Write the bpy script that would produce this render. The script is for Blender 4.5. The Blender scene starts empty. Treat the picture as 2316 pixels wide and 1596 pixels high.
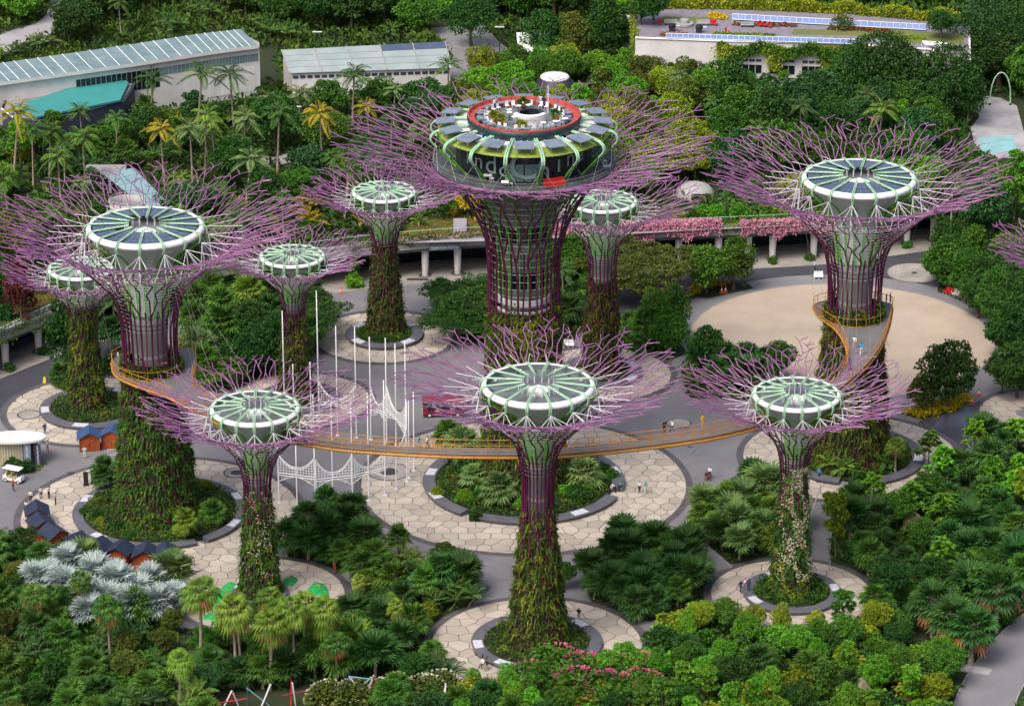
import bpy, math, random
import numpy as np
from math import sin, cos, pi, radians, sqrt, atan2
from mathutils.geometry import tessellate_polygon
from mathutils import Vector

# ------------------------------------------------------------------ camera, sky, sun, exposure
SC = bpy.context.scene
COL = SC.collection
CAM_H, PITCH, FPX = 190.0, radians(22), 8142.0
cam_d = bpy.data.cameras.new('camera'); cam = bpy.data.objects.new('camera', cam_d); COL.objects.link(cam)
cam.location = (0, 0, CAM_H); cam.rotation_euler = (pi / 2 - PITCH, 0, 0)
cam_d.sensor_width = 36; cam_d.lens = 126.56; cam_d.clip_start = 1; cam_d.clip_end = 6000
SC.camera = cam
world = bpy.data.worlds.new('World'); SC.world = world; world.use_nodes = True
wt = world.node_tree; wt.nodes.clear()
sky = wt.nodes.new('ShaderNodeTexSky'); sky.sky_type = 'NISHITA'; sky.sun_disc = False
SUN_EL, SUN_AZ = radians(56), radians(216)
sky.sun_elevation = SUN_EL; sky.sun_rotation = SUN_AZ; sky.air_density = .7; sky.dust_density = 6.0; sky.ozone_density = 1.0
bg = wt.nodes.new('ShaderNodeBackground'); bg.inputs[1].default_value = 0.14
wo = wt.nodes.new('ShaderNodeOutputWorld'); wt.links.new(sky.outputs[0], bg.inputs[0]); wt.links.new(bg.outputs[0], wo.inputs[0])
sun_d = bpy.data.lights.new('sun', 'SUN'); sun_d.energy = 1.3; sun_d.angle = radians(28); sun_d.color = (1, .96, .9)
sun = bpy.data.objects.new('sun', sun_d); COL.objects.link(sun); sun.location = (-80, 300, 250)
sun.rotation_euler = Vector((sin(SUN_AZ) * cos(SUN_EL), cos(SUN_AZ) * cos(SUN_EL), sin(SUN_EL))).to_track_quat('Z', 'Y').to_euler()
SC.view_settings.view_transform = 'Standard'; SC.view_settings.look = 'None'
SC.view_settings.exposure = 0.6; SC.view_settings.gamma = 1.0; SC.view_settings.use_curve_mapping = False
SC.cycles.max_bounces = 5; SC.cycles.diffuse_bounces = 3; SC.cycles.glossy_bounces = 2; SC.cycles.transmission_bounces = 3
SC.cycles.transparent_max_bounces = 4; SC.cycles.caustics_reflective = False; SC.cycles.caustics_refractive = False

rng = np.random.default_rng(7); random.seed(7)

# ------------------------------------------------------------------ survey: a spot seen in the photo -> a point on the level z
def G(x, y, z=0.0):
    a = (x - 1158) / FPX; b = (798 - y) / FPX
    dz = -sin(PITCH) + b * cos(PITCH); t = (z - CAM_H) / dz
    return np.array([a * t, (cos(PITCH) + b * sin(PITCH)) * t, z])
def GP(pts, z=0.0): return [tuple(G(p[0], p[1], z)) for p in pts]
def VX(X, Y, Z):
    c2 = Z - CAM_H; d = Y * cos(PITCH) - c2 * sin(PITCH); u = Y * sin(PITCH) + c2 * cos(PITCH)
    return 1158 + FPX * X / d, 798 - FPX * u / d

# ------------------------------------------------------------------ mesh helpers
class MB:
    def __init__(s): s.V = []; s.F = []; s.M = []; s.n = 0
    def add(s, v, f, m=0):
        v = np.asarray(v, float).reshape(-1, 3); s.V.append(v)
        if isinstance(f, np.ndarray): s.F.append(f + s.n); s.M.append((len(f), m))
        else:
            for q in f: s.F.append(np.asarray([q]) + s.n); s.M.append((1, m))
        s.n += len(v); return s
    def box(s, c, d, rz=0.0, m=0, top=None):
        x, y, z = [k / 2 for k in d]; t = top or (1, 1)
        v = np.array([[-x, -y, -z], [x, -y, -z], [x, y, -z], [-x, y, -z], [-x * t[0], -y * t[1], z], [x * t[0], -y * t[1], z], [x * t[0], y * t[1], z], [-x * t[0], y * t[1], z]])
        if rz: c_, s_ = cos(rz), sin(rz); v = np.c_[v[:, 0] * c_ - v[:, 1] * s_, v[:, 0] * s_ + v[:, 1] * c_, v[:, 2]]
        return s.add(v + np.asarray(c), np.array([[0, 3, 2, 1], [4, 5, 6, 7], [0, 1, 5, 4], [1, 2, 6, 5], [2, 3, 7, 6], [3, 0, 4, 7]]), m)
    def tube(s, p, r, k=5, m=0, closed=False, caps=True):
        p = np.asarray(p, float); n = len(p); r = np.broadcast_to(np.asarray(r, float), (n,))
        if closed: t = np.roll(p, -1, 0) - np.roll(p, 1, 0)
        else: t = np.gradient(p, axis=0)
        t /= np.linalg.norm(t, axis=1, keepdims=True) + 1e-9
        up = np.tile([0., 0, 1], (n, 1)); up[np.abs(t[:, 2]) > .9] = [1, 0, 0]
        if np.any(np.abs(t[:, 2]) > .9): up[:] = [.83, .55, 0.06]
        a = np.cross(t, up); a /= np.linalg.norm(a, axis=1, keepdims=True) + 1e-9; b = np.cross(t, a)
        th = np.arange(k) * 2 * pi / k
        v = p[:, None] + r[:, None, None] * (np.cos(th)[None, :, None] * a[:, None] + np.sin(th)[None, :, None] * b[:, None])
        i = np.arange(n if closed else n - 1)[:, None]; j = np.arange(k)[None]
        i2 = (i + 1) % n; j2 = (j + 1) % k
        f = np.stack([i * k + j, i * k + j2, i2 * k + j2, i2 * k + j], -1).reshape(-1, 4)
        s.add(v, f, m)
        if caps and not closed and k > 2:
            o = s.n - n * k
            s.F.append(np.arange(k)[None] + o); s.M.append((1, m)); s.F.append((np.arange(k)[::-1])[None] + o + (n - 1) * k); s.M.append((1, m))
        return s
    def bar(s, a, b, r, k=4, m=0): return s.tube([a, b], r, k, m)
    def lathe(s, prof, seg=32, c=(0, 0, 0), m=0, a0=0, a1=2 * pi):
        prof = np.asarray(prof, float); full = abs(a1 - a0 - 2 * pi) < 1e-6
        th = a0 + (a1 - a0) * np.arange(seg if full else seg + 1) / seg; n = len(prof); q = len(th)
        v = np.stack([prof[None, :, 0] * np.cos(th)[:, None], prof[None, :, 0] * np.sin(th)[:, None], np.broadcast_to(prof[None, :, 1], (q, n))], -1)
        i = np.arange(seg)[:, None]; j = np.arange(n - 1)[None]; i2 = (i + 1) % q if full else i + 1
        f = np.stack([i * n + j, i2 * n + j, i2 * n + j + 1, i * n + j + 1], -1).reshape(-1, 4)
        return s.add(v.reshape(-1, 3) + np.asarray(c), f, m)
    def prism(s, poly, z0, z1, m=0, mtop=None):
        poly = [(p[0], p[1]) for p in poly]
        if sum(poly[i][0] * poly[(i + 1) % len(poly)][1] - poly[(i + 1) % len(poly)][0] * poly[i][1] for i in range(len(poly))) < 0: poly = poly[::-1]
        n = len(poly); lo = [(p[0], p[1], z0) for p in poly]; hi = [(p[0], p[1], z1) for p in poly]
        tr = tessellate_polygon([[Vector(p) for p in hi]])
        side = np.array([[i, (i + 1) % n, n + (i + 1) % n, n + i] for i in range(n)])
        s.add(lo + hi, side, m); o = s.n - 2 * n
        tt = np.array(tr) + n + o
        v = np.array(hi); t0 = np.array(tr)[0]
        nz = np.cross(v[t0[1]] - v[t0[0]], v[t0[2]] - v[t0[0]])[2]
        if nz < 0: tt = tt[:, ::-1]
        s.F.append(tt); s.M.append((len(tt), m if mtop is None else mtop)); return s
    def sheet(s, poly3, m=0):
        v = np.array(poly3, float); tr = np.array(tessellate_polygon([[Vector(p) for p in poly3]]))
        t0 = tr[0]
        if np.cross(v[t0[1]] - v[t0[0]], v[t0[2]] - v[t0[0]])[2] < 0: tr = tr[:, ::-1]
        return s.add(v, tr, m)
    def mesh(s, name, smooth=False):
        me = bpy.data.meshes.new(name); v = np.concatenate(s.V) if s.V else np.zeros((0, 3))
        me.vertices.add(len(v)); me.vertices.foreach_set('co', v.astype(np.float32).ravel())
        ls = np.concatenate([np.full(len(f), f.shape[1]) for f in s.F]); lv = np.concatenate([f.ravel() for f in s.F])
        me.loops.add(len(lv)); me.loops.foreach_set('vertex_index', lv.astype(np.int32))
        me.polygons.add(len(ls)); st = np.concatenate([[0], np.cumsum(ls)[:-1]])
        me.polygons.foreach_set('loop_start', st.astype(np.int32))
        mi = np.concatenate([np.full(k, m) for k, m in s.M]); me.polygons.foreach_set('material_index', mi.astype(np.int32))
        me.polygons.foreach_set('use_smooth', np.full(len(ls), smooth))
        me.update(calc_edges=True); return me
    def build(s, name, mat, parent=None, smooth=False, kind=None, local=False):
        if parent is not None and not local:
            o = ORG.get(parent.name)
            if o is not None: s.V = [v - o for v in s.V]
        me = s.mesh(name, smooth)
        for m in (mat if isinstance(mat, (list, tuple)) else [mat]): me.materials.append(MT[m])
        return link(name, me, parent, kind)
ORG = {}
def link(name, data, parent=None, kind=None, loc=None, rz=0, sc=None):
    o = bpy.data.objects.new(name, data); COL.objects.link(o)
    if parent is not None: o.parent = parent
    if kind: o['kind'] = kind
    if loc is not None: o.location = loc
    if rz: o.rotation_euler = (0, 0, rz)
    if sc is not None: o.scale = sc if hasattr(sc, '__len__') else (sc,) * 3
    return o
def tag(o, label, cat, group=None):
    o['label'] = label; o['category'] = cat
    if group: o['group'] = group
    return o
def thing(name, label, cat, loc=(0, 0, 0), rz=0, group=None, sc=None):
    o = link(name, None, None, None, loc, rz, sc); o.empty_display_size = .3
    ORG[o.name] = np.array(loc, float); return tag(o, label, cat, group)
def struct(name, mb, mat, smooth=False): return mb.build(name, mat, None, smooth, 'structure')
def copy_tree(o, loc, rz=0, sc=None, label=None, group=None):
    r = o.copy(); COL.objects.link(r); r.location = loc; r.rotation_euler = (0, 0, rz)
    if sc is not None: r.scale = sc if hasattr(sc, '__len__') else (sc,) * 3
    if label: r['label'] = label
    if group: r['group'] = group
    for ch in o.children:
        c = ch.copy(); COL.objects.link(c); c.parent = r
        for g in ch.children: d = g.copy(); COL.objects.link(d); d.parent = c
    return r
def setmat(o, *names):
    for i, n in enumerate(names):
        o.material_slots[i].link = 'OBJECT'; o.material_slots[i].material = MT[n]
def spline(pts, n=8):
    p = np.asarray(pts, float); q = np.vstack([2 * p[0] - p[1], p, 2 * p[-1] - p[-2]]); out = []
    for i in range(1, len(q) - 2):
        for t in np.arange(n) / n:
            out.append(.5 * (2 * q[i] + (q[i + 1] - q[i - 1]) * t + (2 * q[i - 1] - 5 * q[i] + 4 * q[i + 1] - q[i + 2]) * t * t + (3 * q[i] - q[i - 1] - 3 * q[i + 1] + q[i + 2]) * t ** 3))
    return np.array(out + [p[-1]])
def inpoly(x, y, poly):
    c = False; n = len(poly); j = n - 1
    for i in range(n):
        xi, yi, xj, yj = poly[i][0], poly[i][1], poly[j][0], poly[j][1]
        if (yi > y) != (yj > y) and x < (xj - xi) * (y - yi) / (yj - yi) + xi: c = not c
        j = i
    return c
def np_inpoly(P, poly):
    x, y = P[:, 0], P[:, 1]; c = np.zeros(len(P), bool); n = len(poly); j = n - 1
    for i in range(n):
        xi, yi, xj, yj = poly[i][0], poly[i][1], poly[j][0], poly[j][1]
        if yi != yj: c ^= ((yi > y) != (yj > y)) & (x < (xj - xi) * (y - yi) / (yj - yi) + xi)
        j = i
    return c
def circle(c, r, n=64): return [(c[0] + r * cos(2 * pi * i / n), c[1] + r * sin(2 * pi * i / n)) for i in range(n)]

# ------------------------------------------------------------------ materials
MT = {}
def nd(t, ty, **k):
    n = t.nodes.new(ty)
    for a, b in k.items(): setattr(n, a, b)
    return n
def M(name, col, rough=.6, var=.18, scale=.6, obj=0.0, isl=0.0, spec=.4, metal=0.0, alt=None, emit=0.0, bump=0.0, detail=6, coat=0):
    """painted or mineral surface: base colour, blotches of a second tone, a little per-piece spread, fine relief"""
    m = bpy.data.materials.new(name); m.use_nodes = True; t = m.node_tree; L = t.links
    b = t.nodes['Principled BSDF']; b.inputs['Roughness'].default_value = rough; b.inputs['Metallic'].default_value = metal
    b.inputs['Specular IOR Level'].default_value = spec; b.inputs['Coat Weight'].default_value = coat
    tc = nd(t, 'ShaderNodeTexCoord'); nz = nd(t, 'ShaderNodeTexNoise'); nz.inputs['Scale'].default_value = scale; nz.inputs['Detail'].default_value = detail
    nz.inputs['Roughness'].default_value = .65
    ge = nd(t, 'ShaderNodeNewGeometry'); L.new(ge.outputs['Position'], nz.inputs['Vector'])
    mx = nd(t, 'ShaderNodeMix', data_type='RGBA'); c2 = alt or tuple(c * (1 - 2.2 * var) for c in col)
    c1 = col if alt else tuple(min(1, c * (1 + .6 * var)) for c in col)
    mr = nd(t, 'ShaderNodeMapRange'); mr.inputs[1].default_value = .33; mr.inputs[2].default_value = .68
    L.new(nz.outputs[0], mr.inputs[0]); L.new(mr.outputs[0], mx.inputs[0])
    mx.inputs[6].default_value = (*c1, 1); mx.inputs[7].default_value = (*c2, 1); out = mx.outputs[2]
    if obj or isl:
        hv = nd(t, 'ShaderNodeHueSaturation'); L.new(out, hv.inputs['Color']); r2 = nd(t, 'ShaderNodeMapRange')
        if obj: oi = nd(t, 'ShaderNodeObjectInfo'); L.new(oi.outputs['Random'], r2.inputs[0]); k = obj
        else: L.new(ge.outputs['Random Per Island'], r2.inputs[0]); k = isl
        r2.inputs[3].default_value = 1 - k; r2.inputs[4].default_value = 1 + k; L.new(r2.outputs[0], hv.inputs['Value']); out = hv.outputs[0]
    L.new(out, b.inputs['Base Color'])
    if bump:
        bn = nd(t, 'ShaderNodeBump'); bn.inputs['Strength'].default_value = bump; n2 = nd(t, 'ShaderNodeTexNoise'); n2.inputs['Scale'].default_value = scale * 12
        L.new(ge.outputs['Position'], n2.inputs['Vector']); L.new(n2.outputs[0], bn.inputs['Height']); L.new(bn.outputs[0], b.inputs['Normal'])
    if emit: b.inputs['Emission Color'].default_value = (*col, 1); b.inputs['Emission Strength'].default_value = emit
    MT[name] = m; return m
def LEAF(name, stops, scale=.5, hue=.015, val=.22, trans=.3, rough=.5, spread=.5):
    """foliage: every leaf has its own tone, patches of related tones, each plant its own tint"""
    m = bpy.data.materials.new(name); m.use_nodes = True; t = m.node_tree; L = t.links
    b = t.nodes['Principled BSDF']; b.inputs['Roughness'].default_value = rough; b.inputs['Specular IOR Level'].default_value = .22
    ge = nd(t, 'ShaderNodeNewGeometry'); nz = nd(t, 'ShaderNodeTexNoise'); nz.inputs['Scale'].default_value = scale; nz.inputs['Detail'].default_value = 3
    L.new(ge.outputs['Position'], nz.inputs['Vector'])
    mr = nd(t, 'ShaderNodeMapRange'); mr.inputs[1].default_value = .3; mr.inputs[2].default_value = .7; L.new(nz.outputs[0], mr.inputs[0])
    mx = nd(t, 'ShaderNodeMix'); mx.inputs[0].default_value = spread; L.new(ge.outputs['Random Per Island'], mx.inputs[2]); L.new(mr.outputs[0], mx.inputs[3])
    rp = nd(t, 'ShaderNodeValToRGB'); e = rp.color_ramp.elements
    for i, (p, c) in enumerate(stops):
        q = e[i] if i < 2 else e.new(p); q.position = p; q.color = (*c, 1)
    L.new(mx.outputs[0], rp.inputs[0])
    hv = nd(t, 'ShaderNodeHueSaturation'); L.new(rp.outputs[0], hv.inputs['Color']); oi = nd(t, 'ShaderNodeObjectInfo')
    r2 = nd(t, 'ShaderNodeMapRange'); L.new(oi.outputs['Random'], r2.inputs[0]); r2.inputs[3].default_value = 1 - val; r2.inputs[4].default_value = 1 + val; L.new(r2.outputs[0], hv.inputs['Value'])
    mu = nd(t, 'ShaderNodeMath', operation='FRACT'); m7 = nd(t, 'ShaderNodeMath', operation='MULTIPLY'); m7.inputs[1].default_value = 7.31; L.new(oi.outputs['Random'], m7.inputs[0]); L.new(m7.outputs[0], mu.inputs[0])
    r3 = nd(t, 'ShaderNodeMapRange'); L.new(mu.outputs[0], r3.inputs[0]); r3.inputs[3].default_value = .5 - hue; r3.inputs[4].default_value = .5 + hue; L.new(r3.outputs[0], hv.inputs['Hue'])
    L.new(hv.outputs[0], b.inputs['Base Color'])
    tr = nd(t, 'ShaderNodeBsdfTranslucent'); L.new(hv.outputs[0], tr.inputs[0]); ms = nd(t, 'ShaderNodeMixShader'); ms.inputs[0].default_value = trans
    L.new(b.outputs[0], ms.inputs[1]); L.new(tr.outputs[0], ms.inputs[2]); L.new(ms.outputs[0], t.nodes['Material Output'].inputs['Surface'])
    MT[name] = m
M('soil', (.018, .034, .010), .95, .3, .35, alt=(.030, .034, .014), bump=.4)
M('slope_soil', (.16, .085, .035), .95, .3, .25, alt=(.10, .095, .02), bump=.4)
M('lawn', (.10, .15, .03), .95, .3, .5, alt=(.16, .16, .05))
M('plaza', (.225, .221, .229), .72, .2, .085, alt=(.140, .140, .152), bump=.06, detail=12)
M('asphalt', (.042, .043, .058), .7, .25, .15, alt=(.065, .066, .082), bump=.08, detail=9)
M('pale_path', (.36, .35, .37), .8, .15, .2)
M('apron', (.34, .32, .29), .8, .16, .3)
M('sand', (.45, .37, .285), .95, .15, .11, alt=(.345, .285, .225), bump=.1, detail=10)
M('kerb', (.30, .29, .28), .8, .12, .8)
M('granite', (.085, .087, .105), .55, .22, .5, alt=(.125, .125, .145), bump=.05)
M('border', (.10, .095, .105), .7, .2, .4)
M('grout', (.15, .123, .128), .85, .2, 1.0)
M('tile', (.475, .418, .342), .7, .12, .28, obj=.17, alt=(.365, .33, .282), bump=.04)
M('mosaic', (.62, .62, .66), .5, .2, 3.0, alt=(.40, .42, .50))
M('drain', (.05, .045, .05), .6, .2, 1)
M('wet', (.05, .055, .075), .18, .3, .3, alt=(.09, .09, .11))
M('concrete', (.37, .37, .36), .75, .14, .5, alt=(.30, .30, .29), bump=.05)
M('core_grey', (.215, .22, .22), .7, .14, .5, alt=(.16, .165, .165))
M('shaft', (.64, .69, .68), .6, .10, .8)
M('white', (.80, .80, .80), .4, .05, .8)
M('white_wall', (.68, .665, .645), .75, .10, .35, alt=(.56, .545, .53))
M('rim_white', (.82, .82, .825), .42, .08, 1.1)
M('strut', (.70, .70, .73), .4, .05, 1)
M('hoop', (.55, .56, .55), .45, .1, 1)
M('rib_pale', (.34, .57, .37), .45, .12, 1.0, spec=.5)
M('rib_green', (.145, .46, .055), .4, .1, .8, spec=.5)
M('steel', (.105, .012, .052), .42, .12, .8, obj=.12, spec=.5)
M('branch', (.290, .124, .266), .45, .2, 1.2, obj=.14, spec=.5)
M('deck_grey', (.125, .142, .155), .5, .2, .5, alt=(.17, .185, .195))
M('terrace', (.085, .092, .10), .6, .2, .5)
M('deck_slab', (.28, .28, .29), .7, .12, .5)
M('purple_grey', (.23, .21, .25), .8, .15, 1.2)
M('dark', (.012, .013, .018), .5, .2, 1)
M('charcoal', (.035, .036, .045), .5, .2, 1)
M('glass_dark', (.010, .020, .024), .08, .2, .5, spec=.6)
M('panel_glass', (.13, .205, .215), .2, .2, .25, spec=.5, alt=(.21, .29, .30))
M('panel_glass2', (.24, .30, .30), .3, .2, .35, spec=.5, alt=(.33, .38, .37))
M('aqua_glass', (.23, .37, .39), .2, .1, .3, spec=.6)
M('solar', (.060, .082, .135), .22, .3, .8, spec=.6, alt=(.085, .11, .165))
M('solar_frame', (.60, .64, .70), .4, .05, 1)
M('shade_panel', (.20, .245, .31), .45, .12, 1)
M('blue_panel', (.10, .19, .45), .3, .1, .4)
M('teal', (.045, .26, .25), .55, .06, .2)
M('navy', (.045, .05, .085), .6, .1, .5)
M('hut_roof', (.040, .085, .19), .6, .12, .6)
M('hut_roof_dark', (.022, .032, .062), .55, .12, .6)
M('hut_wood', (.36, .075, .018), .6, .2, 1.5)
M('orange', (.54, .24, .030), .45, .08, .6)
M('orange_dark', (.30, .085, .012), .5, .1, .6)
M('bridge_deck', (.17, .17, .175), .7, .12, .4)
M('cable', (.42, .40, .33), .5, .1, 1)
M('red', (.55, .03, .025), .5, .12, 1)
M('bench_red', (.46, .085, .07), .65, .12, 1.2)
M('tram_red', (.26, .025, .05), .4, .12, .8)
M('band_dark', (.018, .04, .045), .35, .2, .8)
M('moss', (.27, .36, .07), .85, .3, 2.0, alt=(.15, .21, .03))
M('white_roof', (.72, .72, .70), .6, .1, .3)
M('letter', (.24, .33, .315), .5, .1, .8)
M('letter_white', (.78, .78, .78), .5, .02, 1)
M('letter_grey', (.30, .29, .30), .5, .02, 1)
M('screen', (.20, .30, .29), .4, .35, 4.0, alt=(.04, .09, .09))
M('terracotta', (.50, .17, .065), .8, .12, 1)
M('trunk', (.145, .105, .075), .9, .25, 1.5, bump=.3)
M('palm_trunk', (.30, .25, .19), .9, .2, 2.0, bump=.3)
M('veg_panel', (.035, .040, .018), .95, .3, .8, alt=(.055, .03, .018))
M('tarp', (.02, .42, .10), .45, .2, .5)
M('pool', (.30, .55, .58), .15, .1, .3)
M('yellow', (.75, .52, .02), .5, .05, 1)
M('cone_orange', (.75, .10, .02), .5, .05, 1)
M('timber', (.42, .26, .12), .7, .2, 1)
M('rubber', (.015, .015, .016), .8, .1, 1)
M('blue_led', (.10, .55, .9), .4, 0, 1, emit=2.0)
M('rock', (.34, .27, .17), .9, .25, .8, bump=.3)
M('cart_seat', (.40, .36, .16), .7, .1, 1)
for k, c in dict(skin=(.42, .24, .16), hair=(.012, .010, .010), c_white=(.72, .72, .72), c_black=(.02, .02, .024), c_navy=(.025, .04, .13), c_teal=(.06, .36, .45), c_khaki=(.34, .26, .16), c_orange=(.72, .12, .05), c_red=(.45, .03, .04), c_blue=(.05, .30, .60), c_pink=(.62, .34, .36), c_yellow=(.72, .45, .03), c_purple=(.25, .04, .20), c_grey=(.25, .26, .28), c_sky=(.38, .52, .66), c_cream=(.62, .56, .46), c_green=(.05, .22, .10)).items(): M(k, c, .75, .08, 3)
g = lambda r, gg, b: (r, gg, b)
LEAF('l_dark', [(0.00, g(0.0109, 0.0426, 0.0085)), (0.50, g(0.0310, 0.0995, 0.0152)), (1.00, g(0.0729, 0.1725, 0.0246))])
LEAF('l_mid', [(0.00, g(0.0218, 0.0710, 0.0095)), (0.50, g(0.0602, 0.1644, 0.0161)), (1.00, g(0.1276, 0.2841, 0.0284))])
LEAF('l_bright', [(0.00, g(0.0456, 0.1319, 0.0113)), (0.50, g(0.1140, 0.3044, 0.0189)), (1.00, g(0.2279, 0.4668, 0.0378))])
LEAF('l_yellow', [(0.00, g(0.0775, 0.1319, 0.0095)), (0.50, g(0.2051, 0.2791, 0.0152)), (1.00, g(0.3829, 0.4262, 0.0265))])
LEAF('l_olive', [(0.00, g(0.0329, 0.0569, 0.0095)), (0.50, g(0.0894, 0.1299, 0.0171)), (1.00, g(0.1869, 0.2233, 0.0331))])
LEAF('l_blue', [(0.00, g(0.0164, 0.0589, 0.0171)), (0.50, g(0.0420, 0.1268, 0.0341)), (1.00, g(0.0866, 0.2131, 0.0568))])
LEAF('l_gold', [(0, g(.30, .24, .01)), (.5, g(.55, .42, .015)), (1, g(.75, .60, .03))], hue=.005)
LEAF('l_rust', [(0, g(.10, .04, .012)), (.5, g(.26, .10, .025)), (1, g(.42, .19, .05))])
LEAF('l_maroon', [(0, g(0.0355, 0.0079, 0.0123)), (.5, g(0.1007, 0.0198, 0.0246)), (1, g(0.1896, 0.0395, 0.0369))])
LEAF('p_green', [(0.00, g(0.0218, 0.0660, 0.0095)), (0.50, g(0.0602, 0.1522, 0.0189)), (1.00, g(0.1413, 0.2791, 0.0360))], trans=.25)
LEAF('p_dark', [(0.00, g(0.0119, 0.0446, 0.0105)), (0.50, g(0.0329, 0.0995, 0.0189)), (1.00, g(0.0775, 0.1827, 0.0341))], trans=.2)
LEAF('p_lime', [(0.00, g(0.0547, 0.1218, 0.0113)), (0.50, g(0.1367, 0.2436, 0.0246)), (1.00, g(0.2735, 0.3856, 0.0568))], trans=.3)
LEAF('p_silver', [(0.00, g(0.200, 0.265, 0.250)), (0.50, g(0.340, 0.420, 0.400)), (1.00, g(0.520, 0.600, 0.580))], trans=.12, hue=.005, val=.1)
LEAF('p_teal', [(0, g(.060, .125, .040)), (.5, g(.130, .220, .062)), (1, g(.250, .345, .110))], trans=.2)
LEAF('p_yellow', [(0, g(.14, .13, .010)), (.5, g(.30, .26, .015)), (1, g(.48, .40, .03))], trans=.3)
LEAF('p_dead', [(0, g(.12, .055, .02)), (.5, g(.28, .125, .04)), (1, g(.42, .22, .08))], trans=.2)
LEAF('veg', [(0.00, g(0.0182, 0.0366, 0.0066)), (0.35, g(0.0474, 0.0873, 0.0105)), (0.60, g(0.0957, 0.1471, 0.0132)), (0.80, g(0.1732, 0.2080, 0.0152)), (0.94, g(0.2644, 0.2689, 0.0189)), (1.00, g(0.2006, 0.0913, 0.0189))], scale=.55, spread=.66, val=.12)
LEAF('veg_green', [(0.00, g(0.0146, 0.0426, 0.0085)), (0.45, g(0.0401, 0.1116, 0.0132)), (0.75, g(0.0820, 0.1877, 0.0171)), (0.93, g(0.1732, 0.2436, 0.0208)), (1.00, g(0.2188, 0.1827, 0.0208))], scale=.55, spread=.66, val=.12)
LEAF('veg_brown', [(0.00, g(0.0200, 0.0324, 0.0076)), (0.40, g(0.0529, 0.0761, 0.0123)), (0.70, g(0.0957, 0.1167, 0.0152)), (0.92, g(0.1550, 0.1421, 0.0208)), (1.00, g(0.2188, 0.0913, 0.0237))], scale=.55, spread=.66, val=.12)
LEAF('bed', [(0, g(0.0142, 0.0395, 0.0098)), (.45, g(0.0451, 0.0990, 0.0147)), (.7, g(0.1007, 0.1650, 0.0197)), (.86, g(0.2608, 0.2638, 0.0246)), (.95, g(0.3081, 0.1584, 0.0369)), (1, g(0.3555, 0.1319, 0.1230))], scale=.5, spread=.55, val=.15)
LEAF('flower_white', [(0.00, g(0.260, 0.320, 0.140)), (0.40, g(0.480, 0.480, 0.300)), (1.00, g(0.740, 0.730, 0.620))], hue=.0, val=.05)
LEAF('flower_pink', [(0, g(.38, .12, .20)), (.5, g(.60, .25, .36)), (1, g(.75, .42, .50))], hue=.0, val=.05)
LEAF('flower_magenta', [(0, g(.40, .04, .14)), (1, g(.68, .13, .26))], hue=.0, val=.05)
LEAF('flower_orange', [(0, g(.40, .09, .01)), (1, g(.70, .20, .03))], hue=.0, val=.05)
LEAF('undergrowth', [(0.00, g(0.0127, 0.0426, 0.0076)), (0.50, g(0.0383, 0.0995, 0.0132)), (0.85, g(0.0912, 0.1776, 0.0208)), (1.00, g(0.1823, 0.2436, 0.0284))], scale=.15, spread=.5, trans=.2)
LEAF('hedge', [(0, g(0.0237, 0.0660, 0.0098)), (.5, g(0.0711, 0.1650, 0.0147)), (1, g(0.1540, 0.2638, 0.0221))], scale=.4)
LEAF('slope_cover', [(0, g(0.0474, 0.0990, 0.0123)), (.45, g(0.1423, 0.2045, 0.0185)), (.75, g(0.3318, 0.3034, 0.0246)), (1, g(0.3555, 0.2111, 0.0615))], scale=.3, spread=.5)

# ------------------------------------------------------------------ leaves: one quad per leaf, set in numpy
def leafquads(mb, P, D, L, W, N=None, droop=.25, m=0):
    """P base points, D directions, L lengths, W half widths; N preferred face normals"""
    n = len(P); D = D / (np.linalg.norm(D, axis=1, keepdims=True) + 1e-9)
    if N is None: N = rng.normal(size=(n, 3)) + [0, 0, .8]
    S = np.cross(D, N); S /= np.linalg.norm(S, axis=1, keepdims=True) + 1e-9
    L = np.broadcast_to(L, (n,))[:, None]; W = np.broadcast_to(W, (n,))[:, None]
    mid = P + D * L * .5; tip = P + D * L; tip = tip - np.array([0, 0, 1.]) * L * droop
    v = np.stack([P, mid + S * W, tip, mid - S * W], 1).reshape(-1, 3)
    return mb.add(v, np.arange(4 * n).reshape(-1, 4), m)
def rand_dirs(n, up=0.0):
    d = rng.normal(size=(n, 3)); d /= np.linalg.norm(d, axis=1, keepdims=True); d[:, 2] += up
    return d / np.linalg.norm(d, axis=1, keepdims=True)
def carpet(mb, polyw, z, dens, L=(.3, .7), W=.35, up=.9, avoid=None, jz=.25, m=0):
    """low leafy growth spread over a ground polygon"""
    P = np.array([(p[0], p[1]) for p in polyw]); a, b = P.min(0), P.max(0)
    k = int((b[0] - a[0]) * (b[1] - a[1]) * dens); q = a + rng.random((k, 2)) * (b - a)
    q = q[np_inpoly(q, polyw)]
    if avoid: 
        for f in avoid: q = q[~f(q)]
    n = len(q)
    if not n: return mb
    l = rng.uniform(L[0], L[1], n); hump = .5 + .5 * np.sin(q[:, 0] * .9 + 1.3 * np.sin(q[:, 1] * .7)) * np.sin(q[:, 1] * .8)
    pos = np.c_[q, z + jz * rng.random(n) * (.4 + 1.2 * hump)]
    return leafquads(mb, pos, rand_dirs(n, up), l, l * W * .5, droop=.2, m=m)

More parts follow.
